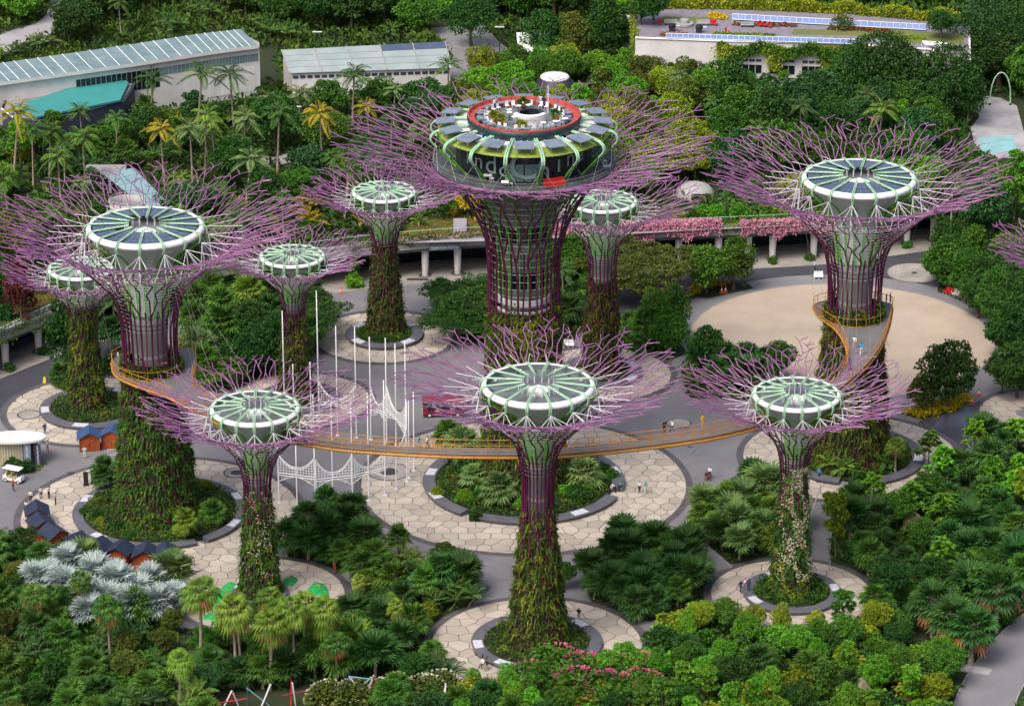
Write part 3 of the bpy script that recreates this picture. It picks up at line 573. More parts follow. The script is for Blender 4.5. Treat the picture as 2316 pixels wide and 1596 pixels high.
def crown_dish(t, c, rr, hr, u, pf, rw, rot, solar=False, nr=16, core_r=None):
    """white rimmed dish carried by green ribs, propped against the branches with white struts"""
    cr = core_r or rw * .62; zn = hr - 9.4 * u; k_ = min(1, rr / 7.0) ** 1.3
    MB().lathe([(cr, 0), (cr, zn * .55), (cr * 1.02, zn)], 32, (*c, 0)).build('shaft', 'core_grey', t, True)
    for k, f in enumerate((.60, .80, .97)):
        z = zn * f; MB().lathe([(cr + .06, z - .22), (cr + .10, z), (cr + .06, z + .22)], 32, (*c, 0)).build('shaft_band', 'concrete', t, True)
    cone = [(cr * 1.02, zn), (cr * 1.06, zn + 1.6 * u), (cr * 1.3, hr - 5.4 * u), (.52 * rr, hr - 3.2 * u), (.73 * rr, hr - 1.7 * u), (.91 * rr, hr - .70 * k_)]
    MB().lathe(spline(cone, 6), 48, (*c, 0)).build('dish', 'shaft', t, True)
    MB().lathe([(.90 * rr, hr - .72 * k_), (.95 * rr, hr - .69 * k_), (.972 * rr, hr - .45 * k_), (.968 * rr, hr - .22 * k_), (.945 * rr, hr - .02), (.92 * rr, hr + .06), (.893 * rr, hr + .07), (.885 * rr, hr - .06)], nr * 3, (*c, 0)).build('rim', 'rim_white', t)
    MB().lathe([(.886 * rr, hr - .05), (.884 * rr, hr - .72), (.3 * rr, hr - .85), (.01, hr - .85)], 48, (*c, 0)).build('roof_deck', 'deck_grey', t)
    hub = t
    hc = (c[0], c[1] - .10 * rr)
    MB().lathe([(.19 * rr, hr - .84), (.19 * rr, hr - .5), (.175 * rr, hr - .44), (.01, hr - .42)], 28, (*hc, 0)).build('hub_cap', 'white_roof', t)
    MB().box((hc[0], hc[1] + .05 * rr, hr - .28), (.06 * rr, .05 * rr, .4)).box((hc[0] + .06 * rr, hc[1] - .06 * rr, hr - .36), (.05 * rr, .05 * rr, .14)).build('hub_box', 'shaft', t)
    for i in range(nr):
        th = rot + 2 * pi * i / nr; tn = np.array([-sin(th), cos(th), 0]); mb = MB(); lo = MB()
        for s in (-1, 1):
            o = tn * s * .10
            up = spline([(.985 * rr, hr - 1.2), (1.008 * rr, hr - .72), (.995 * rr, hr - .2), (.94 * rr, hr + .13), (.84 * rr, hr + .2), (.28 * rr, hr + .34)], 4)
            mb.tube([cyl(r, th, z, c) + o for r, z in up], .082, 5)
            dn = spline([(.985 * rr, hr - 1.2), (.80 * rr, hr - 1.75 * u - .2), (.60 * rr, hr - 3.2 * u), (cr * 1.55, hr - 5.6 * u), (cr * 1.28, hr - 8 * u), (cr * 1.18, zn - .3)], 4)
            lo.tube([cyl(r, th, z, c) + o for r, z in dn], .085, 5)
        mb.build('rib', 'rib_pale', t, True); lo.build('rib_foot', 'rib_green', t, True)
        MB().bar(cyl(.34 * rr, th, hr - .94, c), cyl(.34 * rr, th, hr + .4, c), .05, 4).bar(cyl(.31 * rr, th, hr - .94, c), cyl(.31 * rr, th, hr + .4, c), .035, 4).build('rib_post', 'strut', t)
        st = MB(); a = cyl(1.03 * rr, th, hr - 1.15, c)
        for rq, dt, w in ((1.08, 0, .055), (1.13, .185, .042), (1.13, -.185, .042), (1.62, .11, .038), (1.62, -.11, .038), (1.35, 0.01, .036)):
            r, z = pf.at(pf.s_at_r(rq * rr)); st.bar(a, cyl(r, th + dt, z + .05, c), w * (.45 + .5 * k_), 4)
        st.build('strut_spider', 'strut', t)
        if solar:
            tm = th + pi / nr; pm = MB(); fr = MB(); rad = np.array([cos(tm), sin(tm), 0]); tg = np.array([-sin(tm), cos(tm), 0])
            for q, (ra, rb_) in enumerate([(.86, .66), (.655, .525), (.52, .40)]):
                if q == 2 and i % 4 == 1: continue
                wa = (ra * rr * pi / nr - .22); wb = min(wa, rb_ * rr * pi / nr - .05); za, zb = hr + .02, hr + .05 + .10 * q
                wa2 = wb + .02 if q else wa * .97
                v = [np.array([c[0], c[1], 0]) + rad * ra * rr + tg * wa2 + [0, 0, za + .06 * q], np.array([c[0], c[1], 0]) + rad * ra * rr - tg * wa2 + [0, 0, za + .06 * q], np.array([c[0], c[1], 0]) + rad * rb_ * rr - tg * wb + [0, 0, zb], np.array([c[0], c[1], 0]) + rad * rb_ * rr + tg * wb + [0, 0, zb]]
                v = np.array(v); pm.add(np.r_[v, v - [0, 0, .08]], np.array([[0, 1, 2, 3], [7, 6, 5, 4], [0, 4, 5, 1], [1, 5, 6, 2], [2, 6, 7, 3], [3, 7, 4, 0]]))
                for f in (.33, .67):
                    p1 = v[1] + (v[0] - v[1]) * f; p2 = v[2] + (v[3] - v[2]) * f; d = tg * .018; fr.add([p1 - d + [0, 0, .006], p1 + d + [0, 0, .006], p2 + d + [0, 0, .006], p2 - d + [0, 0, .006]], np.array([[0, 1, 2, 3]]))
            po = pm.build('solar_panel', 'solar', t)
            fr.V = [v - ORG[t.name] for v in fr.V]; fr.build('panel_joint', 'shade_panel', po, local=True)
        else:
            tm = th + pi / nr
            if i % 2 == 0:
                p = cyl(.79 * rr, tm, hr - .62, c); MB().bar(p - [0, 0, .25], p + [0, 0, .15], .05, 4).box(p + [0, 0, .22], (.34, .22, .18), tm).build('floodlight', 'white', t)
            p = cyl(.80 * rr, tm + .05, hr - .80, c); MB().box(p + [0, 0, .06], (.34, .26, .12), tm).build('lamp_base', 'charcoal', t)
    return hub

def supertree(label, c, rb, rw, hr, R, rr, rot, seed, veg_h, mat, ns=22, solar=False, extra=None, dens=48, levels=9, name='supertree', hz=None, thin=.85):
    u = R / 16.3; pf = Prof(outline(rb, rw, hr, R)); t = thing(name, label, 'supertree', (*c, 0))
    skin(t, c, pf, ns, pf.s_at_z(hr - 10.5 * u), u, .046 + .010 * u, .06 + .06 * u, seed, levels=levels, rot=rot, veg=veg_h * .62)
    hoops(t, c, pf, hz or hr - 10.8 * u, hr - 2.9 * u, 17, .022)
    crown_dish(t, c, rr, hr, u, pf, rw, rot, solar)
    greenery(t, c, pf, veg_h, dens, mat, extra=extra, thin=thin, amp=.5 if R > 15 else .38)
    rings(t, c, pf, (.44 * R, .50 * R, .57 * R), rot)
    return t, pf
LC = (-45.0, 415.4); RC = (44.2, 433.4)
F_ = -pi / 2   # towards the camera
supertree('large purple supertree at left with dark solar panels on its dish', LC, 5.7, 3.35, 39.0, 19.4, 7.5, F_, 11, 23.2, 'veg_green', 16, True, [('flower_orange', 110, .5, 16, (F_, .9))], 46, 11)
supertree('large purple supertree at right above the sand court with solar panels', RC, 5.7, 3.4, 39.1, 19.5, 7.55, F_ + pi / 16, 12, 23.6, 'veg', 16, True, [('flower_orange', 160, .5, 14, (F_, .9))], 46, 11)
supertree('front middle purple supertree with open grey deck inside its white rim', (3.0, 378.6), 3.7, 1.8, 33.3, 16.3, 6.7, F_ + pi / 16, 13, 19.5, 'veg', 13, False, [('flower_orange', 60, 2, 17, (F_, .9))], 60, 10, thin=.6)
supertree('front left purple supertree beside the white lattice arches', (-30.4, 392.3), 2.6, 1.6, 24.6, 14.2, 5.5, F_ + .05, 14, 15.5, 'veg_green', 12, False, [('flower_white', 650, 3, 14.5, (F_ + .35, .55)), ('flower_orange', 160, 1, 13, (F_ + .1, .7))], 60, 10, thin=.6)
supertree('front right purple supertree whose trunk is covered in white flowers', (33.6, 392.3), 2.7, 1.6, 26.4, 13.9, 5.4, F_ + .05, 15, 18.5, 'veg_green', 12, False, [('flower_white', 3000, 3, 17.5, (F_ + .25, .6)), ('flower_orange', 260, 4, 16, (F_ - .2, .7)), ('l_yellow', 900, .5, 5, (F_, .7))], 60, 10, thin=.6)
supertree('slim purple supertree at back left with brownish planted trunk', (-18.0, 477.5), 3.0, 1.7, 21.6, 11.5, 4.6, F_ + .12, 16, 15.2, 'veg_brown', 11, False, None, 56, 9)
supertree('slim purple supertree half hidden behind the large left supertree', (-57.6, 449.9), 2.9, 1.7, 20.5, 11.2, 4.5, F_ + .15, 17, 17.0, 'veg', 11, False, None, 50, 9)
supertree('slim purple supertree between the left and central supertrees', (-29.5, 453.0), 2.6, 1.5, 21.1, 10.8, 4.5, F_ + .2, 18, 14.0, 'veg_brown', 11, False, [('l_yellow', 500, 2, 13, (F_ + .6, .35))], 50, 9)
supertree('slim purple supertree just behind the central supertree', (12.4, 462.6), 3.0, 1.9, 25.5, 13.0, 4.8, F_ + .1, 19, 15.0, 'veg_brown', 11, False, [('flower_orange', 160, 2, 14, (F_, .9))], 52, 9)
pE = G(2440, 930); supertree('purple supertree at the right edge of the view, mostly cut off', (pE[0], pE[1]), 3.0, 1.8, 23.2, 13.2, 5.0, F_ + .1, 20, 15.0, 'veg', 11, False, None, 30, 9)

# ------------------------------------------------------------------ the tall central supertree with its restaurant
IC = (1.5, 425.0)
ipf = Prof([(6.0, 0), (5.4, 6), (4.95, 14), (4.65, 22), (4.45, 29), (4.7, 33), (5.8, 36.6), (7.2, 39.2), (8.9, 41.6), (10.7, 43.2), (12.4, 44.35), (15.6, 45.3), (19, 46.2), (23.4, 47.4)])
ict = thing('supertree', 'tall central purple supertree carrying a round rooftop restaurant', 'supertree', (*IC, 0))
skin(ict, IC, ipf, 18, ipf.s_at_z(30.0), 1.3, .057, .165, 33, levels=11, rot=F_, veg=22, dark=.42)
hoops(ict, IC, ipf, 26.5, 41.5, 16, .025); rings(ict, IC, ipf, (11.5, 12.0, 12.7, 13.6, 15.0), F_)
greenery(ict, IC, ipf, 27.0, 46, 'veg', 1.2, thin=.85, extra=[('l_yellow', 1500, 15, 24.5, (F_ + .15, .28))])
cz = lambda *p: MB().lathe(p, 40, (*IC, 0))
cz((2.9, 0), (2.9, 24), (2.95, 30.5)).build('shaft', 'core_grey', ict, True)
cz((3.3, 25.6), (3.45, 25.9), (3.45, 26.5), (3.3, 26.6)).build('service_ring', 'strut', ict)
cz((3.0, 28.0), (3.12, 28.0), (3.12, 30.2), (3.0, 30.2)).build('lift_lobby', 'glass_dark', ict)
cz((3.5, 24.6), (3.6, 24.7), (3.6, 25.1), (3.5, 25.2)).build('service_ring', 'strut', ict)
cz((2.95, 30.5), (3.15, 33), (3.5, 36), (4.6, 39.0), (7.0, 41.4), (10.2, 43.2), (10.9, 43.45)).build('dish', 'core_grey', ict, True)
cz((3.05, 34.5), (3.5, 34.4), (3.75, 36.2), (3.62, 36.4)).build('window_band', 'glass_dark', ict)
DZ = 44.0
cz((10.6, DZ - .3), (11.3, DZ - .16), (11.4, DZ), (.01, DZ)).build('terrace_floor', 'terrace', ict)
# glass wall with the restaurant name
WR, WZ = 8.3, 48.3
wall = cz((WR, DZ + .01), (WR + .15, WZ)).build('glass_wall', 'glass_dark', ict, True)
for i in range(24):
    th = 2 * pi * (i + .5) / 24; MB().bar(cyl(WR + .05, th, DZ, IC), cyl(WR + .2, th, WZ, IC), .035, 4).build('mullion', 'charcoal', ict)
for s in (-1, 1):
    th = F_ + s * .145; mb = MB().lathe([(WR + .05, DZ + .25), (WR + .13, DZ + 2.5)], 6, (*IC, 0), 0, th - .135, th + .135); mb.build('lace_screen', 'screen', ict)
def text_mesh(txt, size, font=None, bold=0.0):
    cu = bpy.data.curves.new('lettering', 'FONT'); cu.body = txt; cu.size = size; cu.extrude = .012; cu.align_x = 'CENTER'; cu.align_y = 'CENTER'; cu.resolution_u = 3; cu.offset = bold
    o = bpy.data.objects.new('lettering', cu); COL.objects.link(o); dg = bpy.context.evaluated_depsgraph_get(); me = bpy.data.meshes.new_from_object(o.evaluated_get(dg)); bpy.data.objects.remove(o); bpy.data.curves.remove(cu); return me
def text(txt, size, parent, loc, rot, mat, name='lettering', bold=0.0, wrap=None):
    me = text_mesh(txt, size, None, bold); me.materials.clear(); me.materials.append(MT[mat])
    o = link(name, me, parent); o.location = np.array(loc) - (ORG.get(parent.name, np.zeros(3)) if parent else 0); o.rotation_euler = rot; return o
for ch, a, sz, dz in [('I', -55, 3.0, .3), ('n', -41, 2.9, .2), ('d', -28.5, 3.4, .05), ('o', -16.5, 2.8, -.35), ('C', -1, 5.2, .15), ('h', 16.5, 3.4, -.45), ('i', 30, 3.6, .25), ('n', 42, 3.0, .55), ('e', 54, 2.9, .6)]:
    th = F_ + R_(a); text(ch, sz, ict, cyl(WR + .21, th, DZ + 2.05 + dz, IC), (pi / 2, 0, th + pi / 2), 'letter', 'letter')
# roof ring: moss band, pale panels, inner drum
cz((10.5, WZ - .25), (10.75, WZ - .15), (10.5, WZ + .05), (9.0, WZ + .48)).build('planted_eave', 'moss', ict)
for i in range(16):
    th = F_ + 2 * pi * i / 16; MB().lathe([(8.95, WZ + .50), (6.7, WZ + .62)], 4, (*IC, 0), 0, th + .03, th + 2 * pi / 16 - .03).build('roof_panel', 'white_roof', ict)
cz((9.05, WZ + .40), (6.6, WZ + .5), (6.6, WZ - .2)).build('roof_under', 'charcoal', ict)
PZ = 49.5
cz((6.5, WZ - .4), (6.55, PZ - .8), (7.0, PZ - .76)).build('drum', 'concrete', ict)
for r, z in ((7.3, PZ - 1.05), (7.25, PZ - .7)): 
    th = np.arange(64) * 2 * pi / 64; MB().tube(np.c_[IC[0] + r * np.cos(th), IC[1] + r * np.sin(th), np.full(64, z)], .035, 4, closed=True).build('drum_rail', 'strut', ict)
cz((6.6, PZ - .7), (7.0, PZ - .75), (7.12, PZ + .60), (7.05, PZ + .62)).build('dark_band', 'band_dark', ict, True)
cz((6.6, PZ - .05), (3, PZ - .02), (.01, PZ - .02)).build('roof_terrace', 'deck_grey', ict)
for i in range(28):
    th = 2 * pi * i / 28; a, b = th + .006, th + 2 * pi / 28 - .006
    MB().lathe([(7.02, PZ - .02), (7.04, PZ + .82), (6.86, PZ + .84), (6.78, PZ + .42), (6.15, PZ + .40), (6.15, PZ - .02)], 3, (*IC, 0), 0, a, b).build('bench_section', 'bench_red', ict)
for a in (-48, -42, -38, -32, -27, -9, -3, 3, 9, 13, 21, 38, 41): p = cyl(7.12, F_ + R_(a), PZ - .45 - .1 * abs(a) / 48, IC); MB().box(p, (.12, .12, .12), F_ + R_(a)).build('blue_lamp', 'blue_led', ict)
# big green ribs and the sixteen shade panels
for i in range(16):
    th = F_ + pi / 16 + 2 * pi * i / 16; tn = np.array([-sin(th), cos(th), 0]); mb = MB(); mf = MB()
    up = spline([(11.1, DZ + 2.7), (11.75, DZ + 3.5), (11.6, DZ + 4.3), (10.7, WZ + .5), (9.0, WZ + .85), (7.0, WZ + 1.0)], 5); dn = spline([(11.1, DZ + 2.7), (9.9, DZ + 1.4), (8.7, DZ + .05)], 3)
    for s in (-1, 1):
        mb.tube([cyl(r, th, z, IC) + tn * s * .14 for r, z in up], .13, 5); mf.tube([cyl(r, th, z, IC) + tn * s * .14 for r, z in dn], .13, 5)
    mb.build('rib', 'rib_pale', ict, True); mf.build('rib_foot', 'rib_green', ict, True)
    for sdt in (-.16, .16): MB().bar(cyl(11.1, th, DZ + 2.7, IC), cyl(11.4, th + sdt, DZ + .05, IC), .013, 3).build('stay', 'strut', ict)
    tm = th + pi / 16; rad = np.array([cos(tm), sin(tm), 0]); tg = np.array([-sin(tm), cos(tm), 0]); c0 = np.array([*IC, 0]) + rad * 9.75 + [0, 0, WZ + 1.05]
    v = np.array([c0 + rad * 1.15 + tg * 1.2, c0 + rad * 1.15 - tg * 1.2, c0 - rad * 1.15 - tg * 1.2 + [0, 0, .25], c0 - rad * 1.15 + tg * 1.2 + [0, 0, .25]])
    mb = MB()
    for q in range(9):
        f0, f1 = q / 9 + .004, (q + .86) / 9; w = [v[1] + (v[0] - v[1]) * f0, v[1] + (v[0] - v[1]) * f1, v[2] + (v[3] - v[2]) * f1, v[2] + (v[3] - v[2]) * f0]; w = np.array(w)
        mb.add(np.r_[w, w - [0, 0, .07]], np.array([[0, 1, 2, 3], [7, 6, 5, 4], [0, 4, 5, 1], [1, 5, 6, 2], [2, 6, 7, 3], [3, 7, 4, 0]]))
    mb.add(np.r_[v - [0, 0, .05], v - [0, 0, .09]], np.array([[0, 1, 2, 3], [7, 6, 5, 4]])); mb.build('shade_panel', 'shade_panel', ict)
    lg = MB()
    for s in (-.9, .9):
        for q in (-.8, .9): p = c0 + tg * s + rad * q; lg.bar(p, (p[0], p[1], WZ + .55), .03, 3)
    lg.build('panel_legs', 'strut', ict)
# terrace railing
for z in (DZ + .55, DZ + 1.05):
    th = np.arange(72) * 2 * pi / 72; MB().tube(np.c_[IC[0] + 11.35 * np.cos(th), IC[1] + 11.35 * np.sin(th), np.full(72, z)], .014, 4, closed=True).build('rail', 'concrete', ict)
for i in range(40): th = 2 * pi * i / 40; MB().bar(cyl(11.35, th, DZ, IC), cyl(11.35, th, DZ + 1.05, IC), .014, 4).build('rail_post', 'charcoal', ict)
for i in range(16):
    th = F_ + pi / 16 + 2 * pi * i / 16; tn = np.array([-sin(th), cos(th), 0]); mb = MB()
    for s in (-1, 1): mb.tube([cyl(r, th, z, IC) + tn * s * .12 for r, z in spline([(3.2, 25.4), (3.35, 32), (3.75, 36), (4.9, 38.8), (7.3, 41.0), (10.5, 43.0)], 4)], .09, 5)
    mb.build('rib_stem', 'rib_green', ict, True)
p = cyl(4.2, F_ + pi * .86, PZ, IC); MB().bar((IC[0] + 3.0, IC[1] + 2.6, PZ), (IC[0] + 3.0, IC[1] + 2.6, PZ + 3.6), .07, 4).bar((IC[0] + 2.8, IC[1] + 2.6, PZ + 2.4), (IC[0] + 3.2, IC[1] + 2.6, PZ + 2.4), .04, 4).build('mast', 'strut', ict)

# ------------------------------------------------------------------ the orange skyway between the two large supertrees
SZ = 20.0
A_ = [(252, 815), (260, 842), (300, 864), (380, 892), (450, 930), (520, 962), (610, 986), (700, 1001), (800, 1014), (1000, 1026), (1180, 1028), (1300, 1024), (1450, 1009), (1600, 988), (1720, 961), (1800, 934), (1860, 905), (1900, 878), (1935, 848), (1968, 815), (1995, 775), (2012, 730), (2019, 690)]
B_ = [(441, 790), (443, 830), (434, 860), (444, 884), (492, 916), (580, 953), (690, 989), (850, 1006), (1000, 1013), (1180, 1015), (1300, 1011), (1450, 996), (1600, 976), (1720, 949), (1790, 920), (1850, 885), (1890, 858), (1912, 830), (1918, 800), (1908, 765), (1886, 735), (1853, 712), (1838, 690)]
nearE = spline(np.array(GP(A_, SZ))[:, :2], 5); farE = spline(np.array(GP(B_, SZ))[:, :2], 5)
def back_arc(c, a, b, n=22):
    ta, tb = atan2(a[1] - c[1], a[0] - c[0]), atan2(b[1] - c[1], b[0] - c[0]); ra, rb_ = math.hypot(a[0] - c[0], a[1] - c[1]), math.hypot(b[0] - c[0], b[1] - c[1])
    while tb < ta: tb += 2 * pi
    return np.array([(c[0] + (ra + (rb_ - ra) * k / n) * cos(ta + (tb - ta) * k / n), c[1] + (ra + (rb_ - ra) * k / n) * sin(ta + (tb - ta) * k / n)) for k in range(1, n)])
arcR = back_arc(RC, nearE[-1], farE[-1]); arcL = back_arc(LC, farE[0], nearE[0])
loop = np.vstack([nearE, arcR, farE[::-1], arcL])
sw = thing('skyway', 'long curved orange footbridge hung between the two large supertrees', 'footbridge', (0, 405, SZ))
MB().prism([tuple(p) for p in loop], SZ - .22, SZ).build('deck', 'bridge_deck', sw)
def resample(p, d, closed=False):
    q = np.vstack([p, p[:1]]) if closed else p; s = np.r_[0, np.cumsum(np.linalg.norm(np.diff(q, axis=0), axis=1))]; n = max(2, int(s[-1] / d)); x = np.linspace(0, s[-1], n + 1)
    if closed: x = x[:-1]
    return np.c_[np.interp(x, s, q[:, 0]), np.interp(x, s, q[:, 1])]
lp = resample(loop, .9, True); z3 = lambda p, z: np.c_[p, np.full(len(p), z)]
MB().tube(z3(lp, SZ + 1.12), .05, 5, closed=True).build('handrail', 'orange', sw, True)
MB().tube(z3(lp, SZ + .58), .022, 4, closed=True).build('midrail', 'orange', sw, True)
MB().tube(z3(lp, SZ + .05), .05, 4, closed=True).build('toe_rail', 'orange', sw, True)
MB().tube(z3(lp, SZ - .42), .17, 6, closed=True).build('edge_beam', 'orange', sw, True)
pp = resample(loop, 1.32, True); cen = np.array([0, 405.])
pm = MB().bar((0, 0, -.42), (0, 0, 1.12), .038, 4).mesh('post'); pm.materials.append(MT['orange'])
bm = MB().box((0, 0, -.28), (.16, .16, .24)).mesh('bracket'); bm.materials.append(MT['orange_dark'])
for x, y in pp:
    link('post', pm, sw, None, (x, y - 405, 0)); link('bracket', bm, sw, None, (x, y - 405, 0))
for c, r in ((LC, 3.98), (RC, 3.98)):
    th = np.arange(60) * 2 * pi / 60; q = np.c_[c[0] + r * np.cos(th), c[1] + r * np.sin(th)]
    MB().tube(z3(q, SZ + 1.12), .045, 5, closed=True).build('inner_handrail', 'orange', sw, True); MB().tube(z3(q, SZ + .06), .05, 4, closed=True).build('inner_toe_rail', 'orange', sw, True)
    for k in range(0, 60, 3): link('post', pm, sw, None, (q[k][0], q[k][1] - 405, 0))
    th = rng.random(900) * 2 * pi; rr = 3.5 + .35 * rng.random(900); mb = MB(); l = rng.uniform(.3, .6, 900)
    leafquads(mb, np.c_[c[0] + rr * np.cos(th), c[1] + rr * np.sin(th), SZ + 1.3 * rng.random(900)], np.c_[np.cos(th), np.sin(th), np.full(900, .8)] + rng.normal(size=(900, 3)) * .5, l, l * .3); mb.build('planting', 'veg_green', sw, kind='stuff')
for i, (c, sgn) in enumerate(((RC, 1), (LC, 1))):
    seg = [p for p in lp if math.hypot(p[0] - c[0], p[1] - c[1]) < 26][::6]
    for k, p in enumerate(seg):
        th = atan2(p[1] - c[1], p[0] - c[0]); MB().bar((p[0], p[1], SZ + 1.1), (c[0] + 8.2 * cos(th), c[1] + 8.2 * sin(th), 34.2), .014, 3).build('cable', 'cable', sw)

# ------------------------------------------------------------------ arcade with the garden terrace on top
fac = resample(FACADE, 1.0)
tg_ = np.gradient(fac, axis=0); tg_ /= np.linalg.norm(tg_, axis=1, keepdims=True); nrm = np.c_[tg_[:, 1], -tg_[:, 0]]      # outwards, towards the grove
arc = thing('arcade', 'long curved concrete arcade with dark shopfronts and planted terrace edge', 'arcade', (0, 500, 0))
def band(off0, off1, z0, z1, name, mat, parent=arc):
    a = fac + nrm * off0; b = fac + nrm * off1; k = len(fac)
    v = np.r_[z3(b, z0), z3(a, z0), z3(a, z1), z3(b, z1)]
    f = np.array([[q * k + i, q * k + i + 1, ((q + 1) % 4) * k + i + 1, ((q + 1) % 4) * k + i] for q in range(4) for i in range(k - 1)])
    return MB().add(v, f).build(name, mat, parent)
band(.45, -.75, 4.7, 5.95, 'fascia_beam', 'concrete'); band(.25, -1.0, 4.25, 4.68, 'soffit_beam', 'border'); band(.62, -.05, 5.96, 6.32, 'parapet', 'kerb')
band(-.8, -8.0, 4.3, 4.5, 'ceiling_slab', 'charcoal'); band(-6.9, -7.2, 0, 4.3, 'shopfront', 'glass_dark')
for k in range(0, len(fac), 3):
    p = fac[k] + nrm[k] * -6.85; MB().bar((p[0], p[1], 0), (p[0], p[1], 4.3), .07, 4).build('shopfront_mullion', 'charcoal', arc)
colx = [(-79.5, 452.0), (-75.0, 458.2), (-70.6, 464.8), (-66.7, 470.6), (-61, 476), (-54, 482), (-46, 487.8), (-38, 492), (-29, 496.4), (-20, 499.2), (-12.9, 501.0), (-8.1, 501.9), (0, 503.4), (8, 504.4), (17, 505.5), (25, 506.4), (31, 507.0), (35.5, 507.6), (39.2, 508), (45.5, 509.2), (52.5, 511.5), (60.1, 514.5), (64.3, 516.3), (71, 519.8), (79, 524.5)]
for i, (x, y) in enumerate(colx):
    MB().lathe([(.42, 0), (.50, 1.2), (.56, 3.4), (.60, 4.27)], 16, (x, y, 0)).build('column', 'white_wall', arc, True)
    MB().lathe([(1.0, .016), (1.0, .045), (.62, .05), (.62, .016)], 24, (x, y, 0)).build('column_ring', 'border', arc)
sp_ = G(1002, 567, 5.0); MB().box((sp_[0] + .2, 499.92, 4.95), (4.5, .12, .95), R_(9)).build('sign_board', 'shade_panel', arc)
text('Supertree Dining', .58, arc, (sp_[0] + .2 + .01, 499.84, 4.92), (pi / 2, 0, R_(9)), 'letter_white', 'sign_lettering')
# growth over the edge
def hanging(mat, x0, x1, n, zlo, off=(.2, .9), L=(.2, .42), top=6.9, name='trailing_plants', wob=1.0):
    i = np.where((fac[:, 0] > x0) & (fac[:, 0] < x1))[0]; k = i[rng.integers(0, len(i), n)]; p = fac[k] + tg_[k] * rng.uniform(-.6, .6, n)[:, None] + nrm[k] * rng.uniform(*off, n)[:, None]
    lo = zlo + wob * (np.sin(p[:, 0] * .9) * .5 + np.sin(p[:, 0] * 2.3 + 1) * .4); z = lo + (top - lo) * rng.random(n) ** .8; l = rng.uniform(*L, n); mb = MB()
    leafquads(mb, np.c_[p, z], np.c_[nrm[k] * .8, np.full(n, -.3)] + rng.normal(size=(n, 3)) * .6, l, l * .36, np.c_[nrm[k], np.full(n, .5)]); return mb.build(name, mat, arc, kind='stuff')
hanging('hedge', -82, -40, 5200, 4.3, (-.9, .9)); hanging('hedge', -24, 0, 2000, 5.9, (-.6, .8)); hanging('flower_pink', -22, 2, 520, 5.9, (.1, .9), (.15, .3), name='blossom')
hanging('hedge', 0, 48, 2800, 5.2, (-.8, .7), top=7.3); hanging('flower_pink', 3, 31, 6500, 4.9, (.2, 1.15), (.2, .4), 7.7, 'blossom'); hanging('flower_pink', 34, 50, 3000, 4.6, (.2, 1.1), (.2, .38), 7.2, 'blossom'); hanging('slope_cover', 28, 75, 1700, 5.5, (-.3, .8))
rl = [k for k in range(len(fac)) if -30 < fac[k][0] < 62]
MB().tube(z3(fac[rl] - nrm[rl] * 1.0, TZ + 1.1), .045, 4).build('railing', 'rib_pale', arc)
for k in rl[::3]: p = fac[k] - nrm[k] * 1.0; MB().bar((p[0], p[1], TZ), (p[0], p[1], TZ + 1.1), .06, 4).build('railing_post', 'charcoal', arc)
pr = spline(np.array(GP([(-60, 790), (40, 742), (120, 704), (190, 672), (270, 637)], TZ))[:, :2], 6)
prl = thing('path_railing', 'dark post railing beside the sloping path at far left', 'railing', (*pr[6], TZ)); MB().tube(z3(pr, TZ + 1.0), .05, 4).build('rail', 'navy', prl); MB().tube(z3(pr, TZ + .5), .03, 4).build('rail', 'navy', prl)
for p in resample(pr, 1.45): MB().bar((p[0], p[1], TZ), (p[0], p[1], TZ + 1.05), .06, 4).build('post', 'navy', prl)

# stairs up from the terrace
st0 = G(1040, 530, TZ); st = thing('garden_stairs', 'pale stone steps climbing from the terrace path below yellow shrub', 'stairs', tuple(st0))
for i in range(8): MB().box((st0[0], st0[1] + .42 * i, TZ + .10 + .17 * i), (2.0, .42, .20 + .17 * i * 0)).box((st0[0], st0[1] + .42 * i, TZ + .085 * i), (1.96, .40, max(.02, .17 * i))).build('step', 'pale_path', st)
for s in (-1, 1): MB().bar((st0[0] + s * 1.1, st0[1], TZ), (st0[0] + s * 1.1, st0[1], TZ + 1), .04, 4).bar((st0[0] + s * 1.1, st0[1], TZ + 1), (st0[0] + s * 1.1, st0[1] + 3.3, TZ + 2.3), .035, 4).bar((st0[0] + s * 1.1, st0[1] + 3.3, TZ + 2.3), (st0[0] + s * 1.1, st0[1] + 3.3, TZ + 1.2), .035, 4).build('handrail', 'charcoal', st)
a = np.linspace(0, pi, 12); MB().tube([(st0[0] + 1.25 * cos(q), st0[1] + 3.6, TZ + 1.3 + 1.5 * sin(q)) for q in a], .04, 4).build('entrance_arch', 'charcoal', st)

# ------------------------------------------------------------------ buildings behind
def quad_panel(name, v, th, mat, parent):
    v = np.array(v, float); n = np.cross(v[1] - v[0], v[2] - v[0]); n /= np.linalg.norm(n)
    if n[2] < 0 or (abs(n[2]) < .05 and n[1] > 0): v = v[::-1]; n = -n
    return MB().add(np.r_[v, v - n * th], np.array([[0, 1, 2, 3], [7, 6, 5, 4], [0, 4, 5, 1], [1, 5, 6, 2], [2, 6, 7, 3], [3, 7, 4, 0]])).build(name, mat, parent)
def lerp(a, b, t): return np.asarray(a) + (np.asarray(b) - np.asarray(a)) * t
